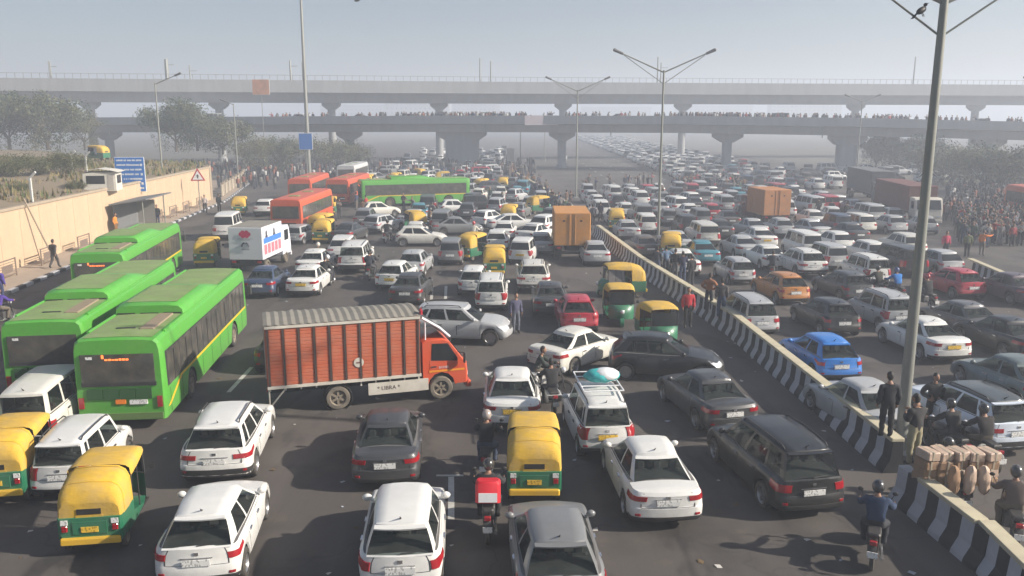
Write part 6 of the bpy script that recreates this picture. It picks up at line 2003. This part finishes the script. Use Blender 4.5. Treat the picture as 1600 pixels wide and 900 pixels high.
motorbike(735, 378, 15, 'motorcycle ahead of the tilted yellow rickshaw', 'rider in a pale shirt ahead of the tilted rickshaw', BLK, (.5, .48, .42), (.4, .02, .02))
motorbike(1362, 878, 25, 'motorcycle by the barrier at the lower right edge', 'rider in a blue jacket and dark helmet by the barrier', BLK, (.012, .03, .075), (.03, .03, .035))
motorbike(1512, 720, -10, 'motorcycle behind the bluish SUV left of another rider', 'rider in black with a dark helmet behind the bluish SUV, left of two', BLK, (.014, .014, .016), (.02, .02, .022))
motorbike(1562, 730, -6, 'motorcycle closest to the right edge behind the bluish SUV', 'rider in black with a cap behind the bluish SUV, right of two', BLK, (.018, .015, .015), (.03, .03, .03))
motorbike(1590, 850, 20, 'motorcycle at the right frame edge beyond the loaded scooter', 'rider in a brown jacket at the right frame edge', BLK, (.10, .075, .065), (.05, .05, .05))
motorbike(1205, 432, 20, 'motorcycle between the silver hatchback and the white sedan at right', 'rider in a dark jacket between the silver hatchback and the white sedan', BLK, (.03, .035, .05), None)
motorbike(1412, 466, -6, 'motorcycle left of the tall lamp post near the white tall hatchback', 'rider in a bright blue jacket left of the tall lamp post', BLK, (.02, .15, .45), (.05, .08, .2))
motorbike(1382, 462, -6, 'motorcycle behind the white hatchback with red side lights', 'rider in dark olive behind the white hatchback with red lights', BLK, (.04, .04, .03), (.02, .02, .02))
motorbike(1462, 478, -8, 'motorcycle right of the tall lamp post beside the red hatchback', 'rider in black beside the red hatchback', BLK, (.018, .018, .02), (.3, .02, .03))
motorbike(-14, 505, 0, 'motorcycle at the left edge beyond the second green bus', 'rider in a violet jacket at the left edge', BLK, (.06, .03, .22), None)

bg_p = G(762, 838, .3) + Vector((0, .36, 0))
bagm = MB().box(-.27, .27, -.2, .2, 0, .46, b=.06)
bo = tag(link('delivery_bag', bagm.mesh('delivery_bag', mat('bag_red', (.52, .008, .02), .6, 0, .1, 4), 40), None, (bg_p.x, bg_p.y + .1, .9), (R(-8), 0, 0)), 'bright red delivery bag strapped on the motorcycle at the lower edge', 'bag')
link('white_patch', MB().box(-.2, .2, -.212, -.199, .02, .22).mesh('bag_patch', SIGNW, 0), bo)
# scooter loaded with sacks and parcels at the lower right
lp = motorbike(1508, 796, -6, 'scooter loaded high with brown parcels behind the lower right barrier', 'rider hidden in front of the stacked brown parcels', (.3, .3, .32), (.05, .05, .05), (.03, .03, .03), kind='scooter')
PARC = mat('brown_parcel', (.30, .185, .11), .9, 0, .35, 7, bump=.5, dust=.1)
SACK = mat('pale_packet', (.46, .34, .26), .6, 0, .4, 9, bump=.6)
rp = random.Random(11)
for zi in range(4):
    for xi in range(5):
        pm = MB().box(-.165, .165, -.24, .24, -.095, .095, b=.03).mesh('parcel', PARC if (zi < 3 and rp.random() < .75) else SACK, 25)
        pk = link('parcel', pm, None, (lp.x - .70 + xi * .345 + rp.uniform(-.015, .015), lp.y - .50 + rp.uniform(-.04, .04), .90 + zi * .20), (R(rp.uniform(-4, 4)), R(rp.uniform(-4, 4)), R(6 + rp.uniform(-7, 7))))
        tag(pk, ['parcel in the bottom row', 'parcel in the second row', 'parcel in the third row', 'parcel in the top row'][zi] + ' on the loaded scooter, ' + ['leftmost', 'second from the left', 'in the middle', 'second from the right', 'rightmost'][xi], 'parcel', 'parcels on the loaded scooter')
        link('strap', MB().box(-.02, .02, -.246, .246, -.1, .1).mesh('parcel_strap', mat('strap_tan', (.42, .36, .27), .7), 0), pk, (rp.uniform(-.05, .05), 0, 0))
for xi, (dx, c_) in enumerate(((-.22, PARC), (.14, SACK), (.46, SACK))):
    sb = MB()
    rows_ = []
    for k_ in range(10):
        z_ = -.34 + k_ * .075; r0 = .135 * (1 - abs(k_ - 4.5) ** 4 / 620)
        rows_.append([((r0 + .012 * math.sin(5 * t_ + k_ * 1.9)) * math.cos(t_ * math.pi / 6), (r0 * .8 + .012 * math.cos(4 * t_ + k_)) * math.sin(t_ * math.pi / 6), z_) for t_ in range(12)])
    sb.grid(rows_, closed=True); sb.poly(rows_[-1])
    tag(link('packet_bag', sb.mesh('packet_bag', c_, 30), None, (lp.x + dx - .02, lp.y - .90, 1.02), (R(-4), R(rp.uniform(-5, 5)), 0)), 'upright ' + ['brown', 'pale', 'pinkish'][xi] + ' bag of packets hanging behind the parcels, ' + ['leftmost', 'middle', 'rightmost'][xi] + ' of three', 'bag', 'bags on the loaded scooter')

# ------------------------------------------------------------------ traffic that fills the carriageways towards the haze
fr = random.Random(21)
def clear(x, y, L_, W_, pad=.35):
    for qx, qy, f, l, w_ in PLACED:
        dx, dy = x - qx, y - qy
        if abs(dx) > 14 or abs(dy) > 14: continue
        u = abs(dx * f.x + dy * f.y); v = abs(dx * f.y - dy * f.x)
        if u < (l + L_) / 2 + pad and v < (w_ + W_) / 2 + pad * .5: return False
    return True
PAL = [(WHT, 'white')] * 8 + [(SIL, 'silver')] * 8 + [(GRY, 'grey')] * 5 + [(DGR, 'dark grey')] * 3 + [(BLK, 'black')] * 2 + [(PRL, 'pearl white')] * 2 + [(RED, 'red')] + [(TEA, 'teal')] + [(BRN, 'brown')] + [(NAVY, 'navy blue')]
KINDS_ = ['hatch'] * 4 + ['sedan'] * 4 + ['suv'] * 3 + ['tall'] * 3 + ['mpv'] * 2 + ['van'] + ['compact'] * 3 + ['jeep'] * 2
KW = {'hatch': 'hatchback', 'sedan': 'sedan', 'suv': 'SUV', 'tall': 'tall hatchback', 'mpv': 'people carrier', 'van': 'van', 'compact': 'small hatchback', 'jeep': 'boxy jeep'}
NCAR = [len(near)]
def fill(x, y, h, where, group):
    k = fr.choice(KINDS_); c, cn = fr.choice(PAL)
    if not clear(x, y, CAR[k]['L'], CAR[k]['W']): return False
    a = R(h); fw = Vector((math.sin(a), math.cos(a), 0))
    PLACED.append((x, y, fw, CAR[k]['L'], CAR[k]['W']))
    d = math.hypot(x, y)
    v = fr.uniform(.88, 1.06)
    lat = (x - barx(y)) / 26 if x > barx(y) else (barx(y) - x) / 22
    place_ = ('beside it', 'middle lanes', 'outer lanes')[0 if lat < .33 else (1 if lat < .66 else 2)] + ', ' + ('far', 'middle', 'near')[0 if d > 92 else (1 if d > 74 else 2)] + ' part of the jam'
    o = spawn(CARS[k][1 if d < 105 else 2], 'car', (x, y, 0), -a, tuple(min(.8, u * v) for u in c), cn + ' ' + KW[k] + ' ' + where + ('' if 'queue' in where else ' ' + place_), 'car', group, 1.0, {'roof': c})
    o.scale = (fr.uniform(.95, 1.03), fr.uniform(.93, 1.06), fr.uniform(.94, 1.06))
    NCAR[0] += 1
    return True
bpts = sorted([(b, a) for a, b in (gxy(1404, 688, .9), gxy(1150, 492, .9), gxy(1002, 402, .9), gxy(932, 350, .9), gxy(870, 305, .9), gxy(820, 276, .9), gxy(786, 258, .9))])
def barx(y): return interp(bpts, y)
# right carriageway up to the head of the jam
for ln in range(11):
    y = 55 + fr.uniform(0, 4)
    while y < 103:
        x = 8.6 + ln * 2.45 + (y - 60) * -.005 + fr.uniform(-.45, .45)
        if x > barx(y) + 1.5 and not (x > 27 and y < 66) and x < 37.5:
            ok = fill(x, y, fr.gauss(-3, 6), 'right of the median,', 'cars of the right carriageway jam')
            y += fr.uniform(4.9, 7.6) if ok else 1.0
        else: y += 2
# left carriageway: looser, turned every way
for i in range(900):
    y = fr.uniform(60, 150); x = fr.uniform(-19 if y < 88 else -22, barx(y) - 1.6)
    if x > barx(y) - 1.5: continue
    if y > 120 and fr.random() < .3 or (-16.5 < x < -9.5 and 72 < y < 108): continue
    if fr.random() < .07:
        if clear(x, y, 2.6, 1.4, .3):
            fw = Vector((0, 1, 0)); PLACED.append((x, y, fw, 2.6, 1.4))
            spawn(AUTO_FAR if y > 100 else AUTO, 'auto_rickshaw', (x, y, 0), R(fr.gauss(0, 35)), (1, 1, 1), 'small yellow auto rickshaw deep in the jam left of the median', 'auto rickshaw', 'auto rickshaws deep in the left jam')
        continue
    if sum(1 for q in PLACED) > 400: break
    fill(x, y, fr.choice((0, 0, 2, -3, 5, 12, 25, 40, 70)) + fr.gauss(0, 5), 'left of the median,', 'cars of the left carriageway jam')
# long queue that vanishes under the flyover
far_stuff = MB()
cnt = 0
FARBODY = {k: CARS[k][2] for k in CARS}
STUFFM = [mat('far_white', (.66, .66, .65), .4, coat=.4), mat('far_silver', (.33, .34, .35), .4, coat=.4), mat('far_dark', (.05, .052, .056), .4, coat=.4), GLASS]
def stuff_car(x, y, h):
    k = fr.choice(KINDS_); me = FARBODY[k]
    ci = fr.choice((0, 0, 0, 1, 1, 2))
    M = Matrix.Translation((x, y, 0)) @ Matrix.Rotation(-R(h), 4, 'Z')
    o = len(far_stuff.v)
    far_stuff.v += [tuple(M @ v.co) for v in me.vertices]
    for p in me.polygons:
        far_stuff.f.append(tuple(i + o for i in p.vertices)); far_stuff.m.append(ci if p.material_index in (0, 2) else 3)
for ln in range(7):
    y = 108 + fr.uniform(0, 4)
    while y < 390:
        x = 25.0 + ln * 2.9 + fr.uniform(-.5, .5) + (y - 110) * .02
        if clear(x, y, 4.3, 1.8):
            if y < 165 and NCAR[0] < 300: fill(x, y, fr.gauss(0, 3), 'in the long hazy queue running under the flyover', 'cars in the hazy queue under the flyover')
            elif y >= 165: stuff_car(x, y, fr.gauss(0, 3))
        y += fr.uniform(5.2, 10.5)
for i in range(70):
    x, y = fr.uniform(46, 80), fr.uniform(116, 150)
    if clear(x, y, 4.3, 1.8, 1.0):
        PLACED.append((x, y, Vector((0, 1, 0)), 4.3, 1.8)); stuff_car(x, y, fr.choice((0, 90, 80, 20)))
for i in range(60):
    x, y = fr.uniform(-24, 0), fr.uniform(152, 240)
    if clear(x, y, 4.3, 1.8, .6):
        PLACED.append((x, y, Vector((0, 1, 0)), 4.3, 1.8)); stuff_car(x, y, fr.gauss(0, 12))
tag(link('far_traffic', far_stuff.mesh('far_traffic', STUFFM, 40)), 'mass of tiny hazy cars queued far off under the flyover', 'traffic', kind='stuff')
# cars up on the flyover
for i, px in enumerate((250, 330, 470, 560, 640, 760, 905, 960, 1120, 1210, 1385, 1460, 1530)):
    p = colx(px, FLY)
    k = ['hatch', 'van', 'suv', 'sedan'][i % 4]; c, cn = PAL[(i * 7) % len(PAL)]
    spawn(CARS[k][2], 'car', (p[0], p[1] - 1.5 + (i % 3) * 1.4, p[2]), R(80 if i % 2 else -100), c, cn + ' ' + KW[k] + ' up on the flyover deck behind the parapet', 'car', 'cars up on the flyover')

# scraps of paper and plastic on the tarmac: nobody could count them
lt = MB(); lr = random.Random(4)
for i in range(420):
    y = 13 + 60 * lr.random() ** 1.5; x = lr.uniform(-18, 24)
    if not clear(x, y, .1, .1, 0): continue
    s_ = lr.uniform(.03, .11); a = lr.uniform(0, 6.3); c_, d_ = math.cos(a) * s_, math.sin(a) * s_
    lt.add([(x - c_, y - d_, .006), (x + d_, y - c_, .012), (x + c_, y + d_, .03), (x - d_ * .6, y + c_ * .7, .008)], [(0, 1, 2, 3)], lr.choice((0, 0, 1, 2)))
tag(link('litter', lt.mesh('litter', [mat('paper_scrap', (.45, .43, .40), .9), mat('leaf_scrap', (.12, .08, .04), .9), mat('plastic_scrap', (.30, .33, .38), .5)], 0)), 'scraps of paper and dry leaves scattered over the tarmac', 'litter', kind='stuff')
# ------------------------------------------------------------------ people on foot
for px, py, face, pose, jk, lg, z, lb in (
    (1383, 684, 5, 'stand', (.012, .014, .02), (.012, .012, .014), .95, 'man in black with pale belt line standing on the barrier end by the lamp post'),
    (1425, 727, -20, 'phone', (.022, .022, .024), (.26, .235, .15), .95, 'man in a dark jacket and khaki trousers at the barrier gap'),
    (1453, 672, 172, 'akimbo', (.014, .014, .015), (.014, .014, .015), .0, 'man in a black hood facing the camera before the bluish SUV'),
    (806, 520, 160, 'stand', (.07, .07, .12), (.10, .11, .14), 0, 'person in a grey-blue top walking beside the silver SUV front'),
    (1026, 432, 10, 'stand', (.03, .035, .05), (.05, .07, .12), 0, 'man in navy leftmost of the group leaning at the barrier'),
    (1040, 430, -10, 'akimbo', (.10, .16, .26), (.03, .035, .05), 0, 'man in pale blue second in the group at the barrier'),
    (1054, 436, 20, 'stand', (.015, .015, .017), (.11, .11, .11), 0, 'man in black with grey trousers in the group at the barrier'),
    (1066, 441, 0, 'phone', (.02, .025, .06), (.05, .07, .13), 0, 'man in dark blue with jeans in the group at the barrier'),
    (1079, 447, -20, 'stand', (.013, .013, .014), (.03, .03, .035), 0, 'man in black rightmost of the group at the barrier'),
    (1107, 486, 30, 'akimbo', (.30, .12, .05), (.03, .035, .04), .45, 'man in an orange brown jacket beside the silver people carrier'),
    (1126, 496, 10, 'stand', (.06, .055, .055), (.035, .06, .12), .45, 'man in a grey jacket and jeans beside the silver people carrier'),
    (1074, 512, 180, 'stand', (.42, .02, .03), (.02, .02, .02), .3, 'person in a red top sitting low against the barrier near the rickshaw'),
    (86, 419, 10, 'walk', (.045, .04, .04), (.05, .045, .045), .155, 'dark-dressed man walking on the pavement before the cream wall'),
    (2, 472, 0, 'stand', (.06, .04, .25), (.03, .04, .1), .155, 'person in violet at the left edge on the kerb'),
    (247, 352, 180, 'stand', (.02, .022, .024), (.02, .02, .02), .155, 'dark-dressed person standing right of the bus shelter'),
    (182, 368, 90, 'stand', (.55, .2, .02), (.2, .1, .03), .155, 'person in orange waiting under the bus shelter'),
    (321, 333, 170, 'stand', (.42, .36, .33), (.03, .03, .035), .155, 'person in a pale shirt left of two by the warning sign'),
    (343, 331, 10, 'stand', (.03, .03, .032), (.03, .03, .032), .155, 'dark-dressed person right of two by the warning sign'),
    (1533, 400, 60, 'point', (.62, .16, .02), (.16, .14, .12), 0, 'man in a bright orange jacket stepping before the right crowd'),
    (1510, 402, 10, 'stand', (.12, .14, .06), (.03, .03, .03), 0, 'person in an olive top left of the man in orange'),
    (1476, 402, 180, 'stand', (.45, .05, .10), (.02, .02, .03), 0, 'person in pink red between the cars and the right crowd'),
    (1278, 338, 0, 'stand', (.015, .02, .022), (.015, .015, .017), 0, 'dark figure standing on a car roof line left of three at right'),
    (1298, 342, 20, 'stand', (.015, .02, .022), (.015, .015, .017), 0, 'dark figure in the middle of three among the right cars'),
    (1322, 346, 0, 'stand', (.015, .018, .02), (.015, .015, .017), 0, 'dark figure right of three among the right cars'),
    (926, 352, -15, 'stand', (.02, .025, .04), (.02, .02, .025), .3, 'dark figure standing right of the tan truck at the barrier end'),
    (938, 346, 15, 'walk', (.03, .03, .05), (.02, .02, .03), .0, 'dark figure walking just behind the one at the barrier end'),
):
    person(px, py, face, lb, pose, jk, lg, z, group=None)
pr = random.Random(33)
def gap(x, y):
    for qx, qy, f, l, w_ in PLACED:
        dx, dy = x - qx, y - qy
        if abs(dx) > 9 or abs(dy) > 9: continue
        if abs(dx * f.x + dy * f.y) < l / 2 + .25 and abs(dx * f.y - dy * f.x) < w_ / 2 + .25: return False
    return True
JN = ['black', 'dark slate', 'charcoal', 'brownish grey', 'navy', 'light grey', 'brown', 'red', 'dark green', 'off-white', 'bluish grey', 'tan']
PN = {'stand': 'standing', 'walk': 'walking', 'phone': 'hands up', 'akimbo': 'hands on hips', 'point': 'pointing'}
POS = ['stand', 'stand', 'walk', 'phone', 'akimbo', 'stand', 'point']
def scatter(n, fx, label, group):
    k = t = 0
    while k < n and t < n * 40:
        t += 1
        x, y = fx()
        if not gap(x, y): continue
        PLACED.append((x, y, Vector((0, 1, 0)), .35, .4))
        j_ = pr.randrange(len(JACKETS)); po = pr.choice(POS)
        person(0, 0, pr.uniform(0, 360), label + ', ' + JN[j_] + ' top, ' + PN[po], po, pos=(x, y, 0), far=True, group=group, jacket=JACKETS[j_], scale=pr.uniform(.93, 1.05)); k += 1
def on_far_barrier():
    y = pr.uniform(72, 150); return barx(y) + pr.choice((-1, 1)) * pr.uniform(.45, .9), y
scatter(30, on_far_barrier, 'dark figure lined up along the far median barrier', 'people along the far median')
scatter(46, lambda: (pr.uniform(9, 30), pr.uniform(92, 116)), 'small figure at the head of the right jam', 'people at the head of the right jam')
def right_crowd():
    y = pr.triangular(58, 84, 60); return y * pr.uniform(.535, .66), y
scatter(130, right_crowd, 'person in the right edge crowd', 'crowd at the right edge')
scatter(40, lambda: (pr.uniform(-18, 2), pr.uniform(75, 135)), 'small figure among the left jam cars', 'people on foot in the left jam')
# people along the flyover parapet
for i in range(86):
    px = pr.uniform(430, 1500) if i < 70 else pr.uniform(1250, 1600)
    p = colx(px, FLY)
    j_ = pr.randrange(len(JACKETS))
    person(0, 0, 180 + pr.uniform(-40, 40), 'tiny figure on the flyover behind the parapet, ' + JN[j_] + ' top', pr.choice(POS), pos=(p[0] + pr.uniform(-1, 1), p[1] - 5.2 + pr.uniform(-.3, 1.6), p[2]), far=True, group='people watching on the flyover', jacket=JACKETS[j_])
# crowd masses beyond counting: below the flyover at left, and at the far right
def crowd(name, n, fx, label, zf=None):
    mb = MB()
    for i in range(n):
        x, y = fx()
        if zf is None and not gap(x, y): continue
        a = pr.uniform(0, 6.3); s = pr.uniform(.9, 1.05); ca, sa = math.cos(a) * s, math.sin(a) * s
        o = len(mb.v)
        z_ = zf(x) if zf else 0
        mb.v += [(x + p[0] * ca - p[1] * sa, y + p[0] * sa + p[1] * ca, p[2] * s + z_) for p in LOWF.v]
        mb.f += [tuple(k + o for k in f) for f in LOWF.f]
        j = pr.choice((0, 0, 0, 3, 3, 4, 5)); mb.m += [j if k == 0 else k for k in LOWF.m]
    tag(link(name, mb.mesh(name, [mat('crowd_dark', (.03, .032, .04), .9), HAIR, mat('crowd_legs', (.03, .035, .05), .9), mat('crowd_grey', (.13, .125, .12), .9), mat('crowd_pale', (.42, .41, .4), .9), mat('crowd_warm', (.22, .08, .05), .9)], 60)), label, 'crowd', kind='stuff')
crowd('crowd', 420, lambda: (pr.uniform(-62, -24), pr.uniform(108, 160)), 'hazy mass of people and bikes beyond the orange buses under the flyover')
crowd('crowd', 420, lambda: (lambda y: (y * pr.uniform(.52, .70), y))(pr.uniform(70, 108)), 'dense dark crowd receding behind the people at the right edge')
crowd('crowd', 200, lambda: (pr.uniform(-25, 4), pr.uniform(135, 165)), 'hazy mass of people under the big flyover pier')

def deck_xy():
    p = colx(pr.choice((pr.uniform(430, 1580), pr.gauss(700, 60), pr.gauss(1120, 90))), FLY); x = p[0] + pr.uniform(-1.5, 1.5)
    return x, flyat(x)[1] - pr.uniform(2.5, 5.3)
crowd('crowd', 300, deck_xy, 'dark fringe of people packed along the flyover deck', lambda x: flyat(x)[2])
# ------------------------------------------------------------------ the air: one even haze box round everything
hz = link('haze', MB().box(-1600, 1600, -70, 2600, -1.2, 44).mesh('haze', bpy.data.materials.new('haze_air'), 0))
hm_ = hz.data.materials[0]
hm_.use_nodes = True
for n_ in list(hm_.node_tree.nodes):
    if n_.type != 'OUTPUT_MATERIAL': hm_.node_tree.nodes.remove(n_)
pvn = hm_.node_tree.nodes.new('ShaderNodeVolumePrincipled')
pvn.inputs['Color'].default_value = (.77, .84, .96, 1)
pvn.inputs['Density'].default_value = HAZE_D
pvn.inputs['Anisotropy'].default_value = 0.2
hm_.node_tree.links.new(pvn.outputs[0], [n_ for n_ in hm_.node_tree.nodes if n_.type == 'OUTPUT_MATERIAL'][0].inputs['Volume'])
tag(hz, 'pale grey morning haze filling the air over the road', 'haze', kind='stuff')
